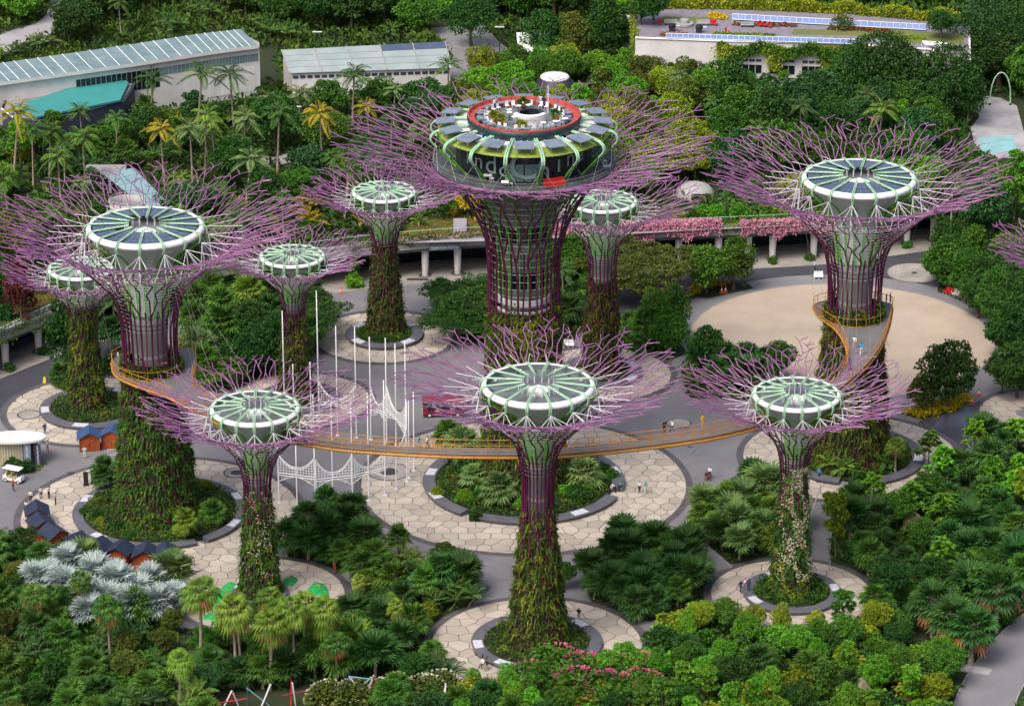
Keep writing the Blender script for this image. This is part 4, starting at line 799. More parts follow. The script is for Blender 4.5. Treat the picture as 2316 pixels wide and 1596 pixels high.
# long curved glasshouse
ev = spline(np.array([G(x, y, 15.0) for x, y in [(-90, 200), (0, 187), (150, 166), (330, 140), (480, 117), (583, 103)]]), 12)
rg = spline(np.array([G(x - 38, y - 39, 15.9) for x, y in [(-90, 200), (0, 187), (150, 166), (330, 140), (480, 117), (583, 105)]]), 12)
gh = thing('glasshouse', 'long curved white building with pale glass roof at top left', 'building', (ev[30][0], ev[30][1], TZ))
K = len(ev) - 1; NP = 30
def along(p, t): x = t * K; i = min(int(x), K - 1); return lerp(p[i], p[i + 1], x - i)
for i in range(NP):
    t0, t1 = i / NP, (i + 1) / NP
    for j in range(3):
        a, b, c, d = along(ev, t0), along(ev, t1), along(rg, t1), along(rg, t0); f0, f1 = j / 3 + .004, (j + 1) / 3 - .004
        quad_panel('roof_pane', [lerp(a, d, f0), lerp(b, c, f0), lerp(b, c, f1), lerp(a, d, f1)], .06, 'panel_glass', gh)
    a, d = along(ev, t0), along(rg, t0); MB().bar(a + [0, 0, .04], d + [0, 0, .04], .07, 4).build('glazing_bar', 'white_roof', gh)
wl = ev + [.2, .9, 0]; wl[:, 2] = 0; bk = rg + [.3, -.3, 0]; bk[:, 2] = 0
def wallstrip(p, z0, z1, name, mat, parent): k = len(p); return MB().add(np.r_[np.c_[p[:, :2], np.full(k, z0)], np.c_[p[:, :2], np.full(k, z1)]], np.array([[i, i + 1, k + i + 1, k + i] for i in range(k - 1)])).build(name, mat, parent)
wallstrip(wl, TZ, 14.4, 'wall', 'white_wall', gh); wallstrip(np.array([wl[-1], bk[-1]]), TZ, 15.2, 'end_wall', 'white_wall', gh); wallstrip(bk[::-1], TZ, 15.4, 'back_wall', 'white_wall', gh)
fe = ev.copy(); MB().add(np.r_[fe + [0, -.05, .06], fe + [0, -.05, -.5], fe + [0.2, .95, -.55]], np.array([[q * len(fe) + i, (q + 1) * len(fe) + i, (q + 1) * len(fe) + i + 1, q * len(fe) + i + 1] for q in range(2) for i in range(len(fe) - 1)])).build('eave', 'white_wall', gh)
for i in range(46):
    t0, t1 = .42 + .575 * i / 46, .42 + .575 * (i + .9) / 46; a, b = along(wl, t0), along(wl, t1); big = t0 < .63; o = np.array([0, -.05, 0])
    if big or i % 1 == 0: quad_panel('window', [a + o + [0, 0, 10.2 if big else 12.1], b + o + [0, 0, 10.2 if big else 12.1], b + o + [0, 0, 13.4], a + o + [0, 0, 13.4]], .04, 'glass_dark' if big else 'panel_glass', gh)
for t0, t1 in ((.78, .86), (.90, .975)):
    a, b = along(wl, t0), along(wl, t1); o = np.array([0, -.07, 0])
    for q in range(4): quad_panel('shutter', [lerp(a, b, q / 4 + .01) + o + [0, 0, 7], lerp(a, b, (q + 1) / 4 - .01) + o + [0, 0, 7], lerp(a, b, (q + 1) / 4 - .01) + o + [0, 0, 11.2], lerp(a, b, q / 4 + .01) + o + [0, 0, 11.2]], .06, 'white_roof', gh)
# smaller glass roof
b2 = [G(636, 113, 12.6), G(1007, 94, 12.6), G(1022, 154, 10.4), G(656, 166, 10.4)]
g2 = thing('glass_shed', 'low shed with sloping glass roof behind the palms', 'building', (b2[3][0], b2[3][1], TZ))
for i in range(5):
    for j in range(4):
        q = [lerp(lerp(b2[0], b2[1], (i + e) / 5 + (.004 if e == 0 else -.004)), lerp(b2[3], b2[2], (i + e) / 5 + (.004 if e == 0 else -.004)), (j + w) / 4 + (.006 if w == 0 else -.006)) for e, w in ((0, 0), (1, 0), (1, 1), (0, 1))]
        quad_panel('roof_pane', q, .06, 'solar' if j == 0 and i == 4 or (j == 0 and i == 3 and 1) else 'panel_glass2', g2)
for i in range(6): MB().bar(lerp(b2[0], b2[1], i / 5) + [0, 0, .05], lerp(b2[3], b2[2], i / 5) + [0, 0, .05], .09, 4).build('glazing_bar', 'concrete', g2)
fw = np.array([b2[3] + [.3, .5, 0], b2[2] + [-.3, .5, 0]]); wallstrip(fw, TZ, 10.2, 'wall', 'white_wall', g2); wallstrip(np.array([fw[1], b2[1] + [-.3, -.3, 0]]), TZ, 10.6, 'end_wall', 'white_wall', g2); wallstrip(np.array([b2[1] + [-.3, -.3, 0], b2[0] + [.3, -.3, 0]]), TZ, 12.3, 'back_wall', 'white_wall', g2)
for i in range(22): a = lerp(fw[0], fw[1], (i + .1) / 22); b = lerp(fw[0], fw[1], (i + .85) / 22); o = np.array([0, -.05, 0]); a[2] = b[2] = 0; quad_panel('window', [a + o + [0, 0, 9.3], b + o + [0, 0, 9.3], b + o + [0, 0, 9.8], a + o + [0, 0, 9.8]], .04, 'navy', g2)
# teal roof
tv = [(25, 242), (83, 264), (272, 226), (291, 186), (253, 167)]; T3 = [G(x, y, 12.2) for x, y in tv]
ov = [(4, 246), (18, 214), (60, 200), (130, 184), (238, 163), (300, 174), (304, 192), (280, 230), (180, 254), (84, 274), (30, 266)]; O3 = [G(x, y, 11.6) for x, y in ov]
tb = thing('teal_roofed_building', 'dark low building with flat teal roof among palms at left', 'building', (T3[1][0], T3[1][1], TZ))
MB().prism(O3, TZ, 11.4).build('wall', 'navy', tb); MB().prism([lerp(np.mean(O3, 0), p, .965) for p in O3], 11.41, 11.5).build('roof_slab', 'deck_slab', tb)
for i in range(len(O3)): MB().bar(O3[i], O3[(i + 1) % len(O3)], .16, 4).build('parapet_cap', 'white_roof' if i in (1, 2, 3, 10) else 'navy', tb)
MB().prism(T3, 11.9, 12.2).build('teal_roof', 'teal', tb); MB().prism([lerp(np.mean(T3, 0), p, .9) for p in T3], 11.5, 11.9).build('roof_base', 'charcoal', tb)
# open shelter
sv = [G(1168, 74, 10.6), G(1320, 74, 10.6), G(1322, 108, 9.6), G(1172, 118, 9.6)]; sh = thing('open_shelter', 'white roofed open shelter behind the round trees', 'shelter', (sv[3][0], sv[3][1], TZ)); quad_panel('roof', sv, .2, 'white_roof', sh)
for i in range(4): p = lerp(sv[3], sv[2], i / 3 * .98 + .01); MB().bar((p[0], p[1] + .3, TZ), (p[0], p[1] + .3, 9.4), .1, 5).build('post', 'white_roof', sh)
MB().bar(sv[3] - [0, -.2, .12], sv[2] - [0, -.2, .12], .12, 4).build('beam', 'white_wall', sh); q0 = lerp(sv[0], sv[1], .1); q1 = lerp(sv[0], sv[1], .9); MB().box(((q0[0] + q1[0]) / 2, q0[1] - 2, 7.2), (q1[0] - q0[0], .3, 2.4)).build('counter_wall', 'dark', sh)
# white building with the roof garden
RZ = 15.0
fr_ = [G(*p, RZ) for p in [(1437, 86), (1625, 93), (1905, 100), (2100, 112), (2196, 136)]]; bk_ = [G(*p, RZ) for p in [(1429, 14), (1650, 16), (1900, 26), (2085, 40), (2194, 50)]]
rb_ = thing('roof_garden_building', 'white building with planted roof garden and blue solar strips at top right', 'building', (fr_[1][0], fr_[1][1], TZ))
foot = [tuple(p) for p in fr_] + [tuple(p) for p in bk_[::-1]]
MB().prism(foot, TZ, RZ - .12).build('wall', 'white_wall', rb_)
ins = [tuple(lerp(np.mean(foot, 0), p, .985)) for p in foot]; MB().prism(ins, RZ - .119, RZ).build('roof_deck', 'purple_grey', rb_)
for i in range(4): MB().bar(fr_[i], fr_[i + 1], .22, 4).build('parapet', 'white_wall', rb_)
def FR(t): x = t * 4; i = min(3, int(x)); return lerp(fr_[i], fr_[i + 1], x - i)
def roofquad(pts, z, name, mat, h=.12): return MB().prism([G(x, y, RZ) for x, y in pts], RZ + .002, RZ + z).build(name, mat, rb_)
roofquad([(1500, 38), (1598, 40), (1596, 53), (1492, 52)], .04, 'lawn', 'lawn'); roofquad([(1795, 66), (2000, 72), (2000, 82), (1790, 78)], .045, 'lawn', 'lawn'); roofquad([(1910, 60), (2180, 78), (2180, 100), (2090, 100), (2000, 96)], .04, 'lawn', 'lawn')
roofquad([(1790, 84), (2000, 92), (2000, 96), (1790, 88)], .05, 'reflecting_strip', 'aqua_glass')
def strip_panels(a, b, n, h, zb=RZ + .25):
    a, b = G(*a, zb), G(*b, zb)
    for i in range(n):
        p, q = lerp(a, b, (i + .05) / n), lerp(a, b, (i + .95) / n); u_ = np.array([0, .55 * h, .95 * h]); po = quad_panel('solar_panel', [p, q, q + u_, p + u_], .06, 'blue_panel', rb_)
        MB().bar(p - [.08, 0.05, .05], p + u_ + [-.08, -.05, .05], .06, 4).build('panel_frame', 'solar_frame', rb_)
    MB().bar(a, b, .07, 4).bar(a + [0, .55 * h, .95 * h], b + [0, .55 * h, .95 * h], .07, 4).build('panel_rail', 'solar_frame', rb_)
strip_panels((1657, 44), (2095, 68), 30, .85); strip_panels((1507, 86), (1940, 100), 34, .7)
def blobs(parent, name, mat, pts, z, r, n, flat=.6, zr=RZ, sz=(.25, .5)):
    mb = MB()
    for x, y in pts:
        c = G(x, y, zr); d = rand_dirs(n); d[:, 2] = np.abs(d[:, 2]) * flat; l = rng.uniform(*sz, n); leafquads(mb, c + d * r * rng.uniform(.7, 1.05, (n, 1)) + [0, 0, z], d + rng.normal(size=(n, 3)) * .5, l, l * .38, d + [0, 0, .5])
    return mb.build(name, mat, parent, kind='stuff')
blobs(rb_, 'shrub_bed', 'l_gold', [(1612, 40), (1622, 41), (1632, 42)], .2, .9, 160)
blobs(rb_, 'shrub_bed', 'l_rust', [(x, 57 + (x - 1660) * .02) for x in range(1665, 1800, 16)] + [(x, 62 + (x - 1800) * .05) for x in range(1880, 2010, 16)], .1, .55, 60)
blobs(rb_, 'shrub_bed', 'l_yellow', [(x, 77 + (x - 1560) * .03) for x in range(1620, 1760, 14)] + [(x, 85 + (x - 1990) * .05) for x in range(1990, 2090, 12)], .1, .5, 60)
blobs(rb_, 'shrub_bed', 'l_rust', [(x, 80) for x in range(1500, 1560, 12)], .1, .5, 50)
blobs(rb_, 'ornamental_grass', 'l_olive', [(1905, 66), (1915, 68), (1895, 68)], .6, 1.2, 200, 1.6)
mb = MB()
def hedge_run(mb, pts, z0, z1, w, n):
    P = [G(x, y, RZ) for x, y in pts]
    for i in range(len(P) - 1):
        k = int(n / (len(P) - 1)); t = rng.random(k); p = lerp(P[i], P[i + 1], 0)[None] + (P[i + 1] - P[i])[None] * t[:, None] + np.c_[rng.uniform(-w, w, k), rng.uniform(-w, w, k), np.zeros(k)]
        p[:, 2] = z0 + (z1 - z0) * rng.random(k) + .5 * np.sin(p[:, 0] * .8); l = rng.uniform(.3, .6, k); leafquads(mb, p, rand_dirs(k, .2) + [0, -.3, 0], l, l * .36, np.array([[0, -.6, .6]]) + rng.normal(size=(k, 3)) * .5)
hedge_run(mb, [(1432, 20), (1500, 19), (1650, 20), (1800, 26), (1900, 30), (2085, 46), (2190, 54)], RZ - .2, RZ + 1.9, .6, 11000); mb.build('hedge', 'l_yellow', rb_, kind='stuff')
mb = MB(); hedge_run(mb, [(1430, 18), (1438, 84)], RZ - 3, RZ + .8, .5, 1800); mb.build('hedge', 'l_yellow', rb_, kind='stuff')
mb = MB(); hedge_run(mb, [(1624, 96), (1905, 103), (1990, 107)], RZ - 2.1, RZ - .2, .35, 6500); mb.build('green_wall', 'hedge', rb_, kind='stuff')
for x in (1640, 1752, 1872, 1900):
    mb = MB(); P = G(x, 98, RZ); k = 700; z = rng.random(k); p = np.c_[P[0] + rng.normal(size=k) * (1.0 - .6 * z), P[1] - .35 + rng.uniform(-.3, .2, k), RZ - .2 - z * 4.4]; l = rng.uniform(.25, .5, k); leafquads(mb, p, rand_dirs(k) + [0, -.5, -.3], l, l * .4, np.array([[0, -.8, .5]]) + rng.normal(size=(k, 3)) * .4); mb.build('hanging_vine', 'l_yellow', rb_, kind='stuff')
fd = (fr_[1] - fr_[0]); fd = fd / np.linalg.norm(fd)
for bx in (1480, 1560, 1569):
    if bx == 1569: continue
    for k in range(3): p = G(bx + k * 9, 87, RZ); p = p + [0, -.04, -3.1]; MB().box(p, (.58, .12, .55)).build('window', 'navy', rb_)
p = G(1545, 87, RZ); MB().box(p + [0, -.03, -4.6], (2.4, .1, 4.2)).build('roller_door', 'white_roof', rb_)
for i in range(16):
    x = 1672 + i * 15; p = G(x, 93 + (x - 1625) * .027, RZ)
    if i % 5 == 4: continue
    MB().box(p + [0, -.05, -3.15], (.85, .12, .38)).build('window', 'navy', rb_); MB().box(p + [0, -.05, -4.6], (.95, .12, 1.35)).build('window', 'glass_dark', rb_)
pg = [G(2085, 92, RZ + 2.2), G(2150, 97, RZ + 2.2), G(2156, 106, RZ + 2.0), G(2092, 101, RZ + 2.0)]; quad_panel('pergola_roof', pg, .12, 'white', rb_)
for q in pg: MB().bar((q[0], q[1], RZ), (q[0], q[1], RZ + 2), .06, 4).build('pergola_post', 'white', rb_)
# roof furniture
def seat(label, x, y, mat, z, rz=0):
    p = G(x, y, z); t = thing('garden_chair', label, 'chair', tuple(p), rz); MB().box((0, 0, .38), (.62, .6, .12)).build('seat', mat, t, local=True); MB().box((0, .3, .68), (.62, .12, .6)).build('backrest', mat, t, local=True)
    for a in (-.25, .25):
        for b in (-.25, .25): MB().bar((a, b, 0), (a, b, .34), .03, 4).build('leg', 'charcoal', t, local=True)
for i, (x, y, m) in enumerate([(1492, 57, 'red'), (1611, 58, 'red'), (1618, 59, 'red'), (1720, 61, 'red'), (1731, 62, 'red'), (1742, 63, 'red'), (1645, 76, 'red')]): seat('red lounge chair on the roof terrace, ' + ['beside the leafy corner tree', 'left of the pair by the gold shrub', 'right of the pair by the gold shrub', 'left of the three by the rust shrubs', 'middle of the three by the rust shrubs', 'right of the three by the rust shrubs', 'near the front yellow shrubs'][i], x, y, m, RZ, .2 * i)
for x, y, lb in ((1520, 71, 'black barbecue grill at the left of the roof terrace'), (1581, 74, 'larger black barbecue grill at the middle of the roof terrace')):
    p = G(x, y, RZ); t = thing('barbecue_grill', lb, 'grill', tuple(p)); MB().box((0, 0, .85), (1.2, .7, .35)).build('firebox', 'charcoal', t, local=True); MB().lathe([(.6, 0), (.5, .25), (.01, .34)], 16, (0, 0, 1.03)).build('lid', 'dark', t, local=True); MB().box((0, 0, .35), (1.0, .6, .68)).build('cabinet', 'charcoal', t, local=True); MB().box((.95, 0, .95), (.6, .5, .05)).build('side_shelf', 'strut', t, local=True)
p = G(1548, 58, RZ); t = thing('ring_bench', 'round grey ring bench on the roof terrace', 'bench', tuple(p)); MB().lathe([(1.5, .1), (1.5, .5), (.9, .55), (.85, .1)], 24).build('seat', 'concrete', t, local=True); MB().lathe([(.8, .1), (.75, 1.1), (.01, 1.2)], 20).build('backrest', 'concrete', t, local=True)
for i, (x, y) in enumerate(((1517, 57), (1590, 58), (1690, 62))):
    p = G(x, y, RZ); t = thing('park_bench', 'pale bench on the roof terrace, ' + ['beside the leafy corner tree', 'right of the ring bench', 'in front of the rear solar strip'][i], 'bench', tuple(p)); MB().box((0, 0, .45), (2.2, .5, .1)).build('seat', 'concrete', t, local=True); MB().box((0, .25, .75), (2.2, .08, .4)).build('backrest', 'concrete', t, local=True)
    for s in (-.9, .9): MB().box((s, 0, .2), (.12, .45, .4)).build('leg', 'charcoal', t, local=True)
# stair tower of frosted glass at its left end
gt = G(1424, 140, TZ); t = thing('glass_tower', 'small frosted glass stair tower beside the white building', 'tower', (gt[0], gt[1], TZ))
for i in range(3):
    for j in range(4): MB().box((-1.0 + i * 1.0, -1, .95 + j * 1.9), (.95, .08, 1.84)).build('glass_panel', 'panel_glass', t, local=True)
MB().box((0, 0, 3.9), (3.0, 1.9, 7.8)).build('core', 'concrete', t, local=True); MB().box((0, 0, 7.9), (3.3, 2.3, .2)).build('roof', 'white_roof', t, local=True)
# dome, round tower, blue roof, pale shell, green hoop
dc = G(1255, 172, 11.0); t = thing('cone_pavilion', 'grey cone roof with white round cap behind the central supertree', 'pavilion', (dc[0], dc[1], TZ)); MB().lathe([(6.2, 0), (6.0, .6), (4.4, 2.6), (2.5, 4.7)], 40).build('cone_roof', 'charcoal', t, True, local=True); MB().lathe([(2.3, 4.6), (2.45, 4.85), (2.2, 5.1), (1.2, 5.28), (.01, 5.32)], 36).build('cap', 'white', t, True, local=True)
tc_ = G(288, 453, 12.0); t = thing('round_tower', 'squat round concrete tower behind the large left supertree', 'tower', (tc_[0], tc_[1], TZ)); MB().lathe([(2.95, 0), (2.75, 4.6), (2.8, 6.0), (2.5, 6.0), (2.45, 5.0)], 40).build('wall', 'concrete', t, True, local=True); MB().lathe([(2.46, 5.0), (.01, 5.05)], 40).build('roof', 'purple_grey', t, local=True)
th = np.arange(36) * 2 * pi / 36; MB().tube(np.c_[2.65 * np.cos(th), 2.65 * np.sin(th), np.full(36, 6.35)], .05, 4, closed=True).build('rail', 'concrete', t, local=True)
for q in th[::2]: MB().bar((2.65 * cos(q), 2.65 * sin(q), 6), (2.65 * cos(q), 2.65 * sin(q), 6.35), .04, 4).build('rail_post', 'concrete', t, local=True)
br = [G(232, 394, 9.5), G(302, 379, 10.2), G(384, 462, 10.2), G(336, 474, 9.5)]; t = thing('glass_canopy', 'slanting pale blue glass canopy behind the large left supertree', 'canopy', (br[0][0], br[0][1], TZ))
for i in range(6):
    for j in range(2):
        q = [lerp(lerp(br[0], br[3], (i + e) / 6 + (.004 if e == 0 else -.004)), lerp(br[1], br[2], (i + e) / 6 + (.004 if e == 0 else -.004)), (j + w) / 2 + (.01 if w == 0 else -.01)) for e, w in ((0, 0), (1, 0), (1, 1), (0, 1))]; quad_panel('glass_pane', q, .06, 'aqua_glass', t)
for q in br + [lerp(br[0], br[3], .5), lerp(br[1], br[2], .5)]: MB().bar((q[0], q[1], TZ), (q[0], q[1], q[2] - .1), .12, 5).build('post', 'concrete', t)
lk = G(240, 428, TZ); t = thing('garden_lodge', 'small pale lodge with dark openings left of the round tower', 'building', tuple(lk)); MB().box((0, 0, 1.5), (5.4, 3.5, 3.0)).build('wall', 'white_wall', t, local=True); MB().box((0, 0, 3.1), (6.2, 4.4, .25)).build('roof', 'concrete', t, local=True)
for s in (-1.6, 0, 1.6): MB().box((s, -1.78, 1.2), (1.1, .1, 2.2)).build('opening', 'dark', t, local=True)
ps = G(1572, 440, TZ); t = thing('shell_roof', 'pale shell-shaped roof right of the slim back supertree', 'shelter', tuple(ps)); MB().lathe([(3.0, 0), (2.8, .7), (2.2, 1.4), (1.1, 1.85), (.01, 1.95)], 28).build('shell', 'concrete', t, True, local=True); MB().box((0, -2.75, .5), (1.4, .6, 1.0)).build('doorway', 'dark', t, local=True)
hp = G(2238, 238, TZ); hq = G(2284, 236, TZ); t = thing('hoop_arch', 'tall slender green hoop arch beside the pale court', 'arch', tuple(hp)); a = np.linspace(0, pi, 22); w = (hq[0] - hp[0]) / 2; MB().tube([(w - w * cos(q), 0, 5.6 * sin(q) ** .8) for q in a], .12, 6).build('hoop', 'rib_pale', t, True, local=True)
for x in (0, 2 * w): MB().lathe([(.22, 0), (.2, .3), (.13, .4)], 10, (x, 0, 0)).build('footing', 'charcoal', t, local=True)

# ------------------------------------------------------------------ vegetation: one model of each habit, then single plants placed one by one
MODELS = {}
def model(key, trunk, crown, extra=None):
    def fin(mb, n, m, sm): me = mb.mesh(n, sm); me.materials.append(MT[m]); return me
    MODELS[key] = [('trunk', fin(trunk[0], 'trunk', trunk[1], True)), ('crown', fin(crown[0], 'crown', crown[1], False))] + ([(extra[2], fin(extra[0], extra[2], extra[1], False))] if extra else [])
def lobed(seed, n_l, R, H, z0, nleaf, size, flatten=.8, trunk_h=2.5, tr=.22, up=.35, conic=0.0, lob=(.34, .5), wleaf=.36):
    """crown of many lobes: leaves sit on the lobes' outsides, so gaps and clumps show"""
    global rng
    keep = rng; rng = np.random.default_rng(seed); C = []; mb = MB(); tk = MB()
    for k in range(n_l):
        f = (k + .5) / n_l; ph = k * 2.39996 + rng.uniform(-.3, .3); zz = 1 - 1.75 * f; rad = sqrt(max(.02, 1 - zz * zz)) * (1 - conic * max(0, zz)); rad *= rng.uniform(.45, .95)
        C.append((R * rad * cos(ph), R * rad * sin(ph), z0 + H * (zz * .74 + rng.uniform(-.18, .18)), rng.uniform(lob[0] * .75, lob[1] * 1.05) * R))
    C = np.array(C)
    tk.tube([(0, 0, -.2), (rng.uniform(-.1, .1), rng.uniform(-.1, .1), trunk_h * .5), (0, 0, trunk_h), (.05, 0, z0)], [tr * 1.25, tr, tr * .8, tr * .4], 7)
    for c in C[::2]: tk.tube([(0, 0, trunk_h * rng.uniform(.75, 1.0)), (c[0] * .5, c[1] * .5, (trunk_h + c[2]) * .5), c[:3]], [tr * .5, tr * .3, tr * .12], 5)
    per = nleaf // n_l
    for q in C:
        d = rand_dirs(per, up * .6); s = rng.uniform(.74, 1.08, (per, 1)) * np.where(rng.random((per, 1)) < .10, rng.uniform(1.05, 1.35, (per, 1)), 1); P = q[:3] + d * q[3] * s * [1, 1, flatten]
        ins = np.zeros(per, bool)
        for o in C:
            if o is not q: ins |= np.sum(((P - o[:3]) / [1, 1, flatten]) ** 2, 1) < (o[3] * .72) ** 2
        P, d = P[~ins], d[~ins]; n = len(P); l = rng.uniform(size * .7, size * 1.35, n)
        leafquads(mb, P, d + rng.normal(size=(n, 3)) * .55, l, l * wleaf, d + [0, 0, .5] + rng.normal(size=(n, 3)) * .35, .3)
    rng = keep; return tk, mb
for k, (nl, R, H, z0, n, sz, fl, th, tr, con) in dict(
        round_a=(36, 3.0, 3.0, 4.4, 8200, .38, .8, 2.6, .2, .1), round_b=(30, 2.8, 2.4, 4.2, 8000, .31, .75, 2.6, .2, 0), oval=(34, 2.5, 3.9, 5.4, 7600, .34, .85, 2.4, .2, .35), cone=(30, 2.5, 4.6, 5.6, 5600, .38, .8, 1.6, .18, .75),
        loose_a=(19, 3.2, 2.7, 4.8, 5200, .35, .6, 3.0, .16, 0), loose_b=(17, 2.8, 3.4, 5.2, 4800, .34, .55, 3.0, .15, .2), big=(44, 4.6, 4.0, 6.6, 11000, .38, .75, 3.6, .35, .1)).items():
    for s in (0, 1):
        a, b = lobed(hash(k) % 1 + len(k) * 17 + s * 101 + nl, nl, R, H, z0, n, sz, fl, th, tr, .35, con, (.26, .40) if 'loose' in k else (.30, .44)); model(f'{k}{s}', (a, 'trunk'), (b, 'l_mid'))
for s in (0, 1, 2):
    a, b = lobed(300 + s, 9, 1.0, .75, .75, 1500, .26, .8, .3, .05, .5, 0, (.38, .55)); model(f'shrub{s}', (a, 'trunk'), (b, 'l_mid'))
for s in (0, 1):     # slender young trees with light, layered sprays
    a, b = lobed(320 + s, 12, 1.7, 3.2, 5.0, 1300, .42, .45, 3.0, .09, .3, .3, (.24, .4)); model(f'slim{s}', (a, 'trunk'), (b, 'l_mid'))
def umbrella(seed):
    global rng
    keep = rng; rng = np.random.default_rng(seed); mb, tk = MB(), MB(); tk.tube([(0, 0, -.2), (.1, 0, 1.0), (0, .1, 2.0)], [.6, .42, .36], 8)
    for k in range(9):
        ph = k * 2.399; r = 3.1 + 2.4 * (k % 3) / 2; z = 5.4 + rng.uniform(-.3, .5) - .25 * (k % 3); e = np.array([r * cos(ph), r * sin(ph), z]); tk.tube([(0, 0, 1.8), e * [.35, .35, .55], e * [.7, .7, .84], e], [.24, .17, .11, .05], 6)
        for j in range(5):
            o = e + rng.normal(size=3) * [1.5, 1.5, .28]; n = 330; d = rand_dirs(n, .2); P = o + d * [1.45, 1.45, .55] * rng.uniform(.6, 1.05, (n, 1)); l = rng.uniform(.22, .42, n); leafquads(mb, P, d + rng.normal(size=(n, 3)) * .5, l, l * .36, d * .5 + [0, 0, 1] + rng.normal(size=(n, 3)) * .3)
    rng = keep; return tk, mb
a, b = umbrella(5); model('umbrella0', (a, 'trunk'), (b, 'l_olive')); a, b = umbrella(9); model('umbrella1', (a, 'trunk'), (b, 'l_mid'))
def fan(mb, base, d, L, nb, spread, m=0, droop=.25):
    """one fan leaf: blades spreading from the stalk's end"""
    d = d / np.linalg.norm(d); s = np.cross(d, [0, 0, 1.]); s /= np.linalg.norm(s) + 1e-9; n_ = np.cross(s, d); a = np.linspace(-spread, spread, nb)
    D = np.cos(a)[:, None] * d + np.sin(a)[:, None] * s + (np.abs(a)[:, None] * .10 + .07 * ((np.arange(nb) % 2) * 2 - 1)[:, None]) * n_
    l = L * (1 - .32 * (np.abs(a) / spread) ** 2) * rng.uniform(.92, 1.06, nb); W = L * spread / nb * .85
    leafquads(mb, np.tile(base, (nb, 1)) + D * L * .05, D, l, W, np.tile(n_, (nb, 1)) + (((np.arange(nb) % 2) * 2 - 1) * .5)[:, None] * s, droop, m)
def fan_palm(seed, h, nf, pl, L, nb=18, spread=2.0, tr=.16, low=-.5, droop=.22, dead=0, hi=1.35):
    global rng
    keep = rng; rng = np.random.default_rng(seed); tk, mb, dd = MB(), MB(), MB(); b = np.array([rng.uniform(-.1, .1) * h * .3, rng.uniform(-.1, .1) * h * .3, h]); tk.tube([(0, 0, -.2), b * [.3, .3, .35], b * [.7, .7, .7], b, b + [0, 0, .4]], [tr * 1.3, tr, tr * .95, tr * 1.05, tr * .6], 7)
    for k in range(nf):
        f = k / nf; el = low + (hi - low) * (1 - (1 - f) ** 1.2) * rng.uniform(.9, 1.08); ph = k * 2.39996 + rng.uniform(-.25, .25); d = np.array([cos(ph) * cos(el), sin(ph) * cos(el), sin(el)]); l = pl * rng.uniform(.8, 1.15)
        e = b + d * l + [0, 0, -.08 * l]; tk.tube([b, (b + e) / 2 + [0, 0, .10 * l], e], .022 + .006 * tr, 3); dl = d * [1, 1, .75] + [0, 0, -.12]
        fan(mb, e, dl, L * rng.uniform(.85, 1.12), nb, spread, 0, droop + .12 * (1 - f))
    for k in range(dead):
        ph = rng.uniform(0, 6.28); el = rng.uniform(-1.0, -.35); d = np.array([cos(ph) * cos(el), sin(ph) * cos(el), sin(el)]); e = b + d * pl; tk.tube([b, e], .022, 3); fan(dd, e, d + [0, 0, -.3], L * .9, nb, spread * .9, 0, .4)
    rng = keep; return (tk, mb, dd) if dead else (tk, mb)
for s in range(3): a, b = fan_palm(40 + s, 2.2 + .5 * s, 30, 1.25, 1.35, 20, 2.1); model(f'fan{s}', (a, 'palm_trunk'), (b, 'p_green'))
for s in range(2): a, b = fan_palm(50 + s, 3.0 + .4 * s, 26, 1.5, 1.75, 22, 2.3, .2, -.2, .08); model(f'broadfan{s}', (a, 'palm_trunk'), (b, 'p_silver'))
for s in range(3): a, b, c = fan_palm(60 + s, 7.6 + 1.0 * s, 28, 1.25, 1.35, 18, 1.6, .19, -.75, .45, 9); model(f'tallfan{s}', (a, 'palm_trunk'), (b, 'p_lime'), (c, 'p_dead', 'dry_fronds'))
for s in range(2): a, b, c = fan_palm(70 + s, 4.0, 30, 1.6, 1.5, 20, 2.0, .28, -.3, .18, 9); model(f'skirtfan{s}', (a, 'palm_trunk'), (b, 'p_dark'), (c, 'p_dead', 'dry_fronds'))
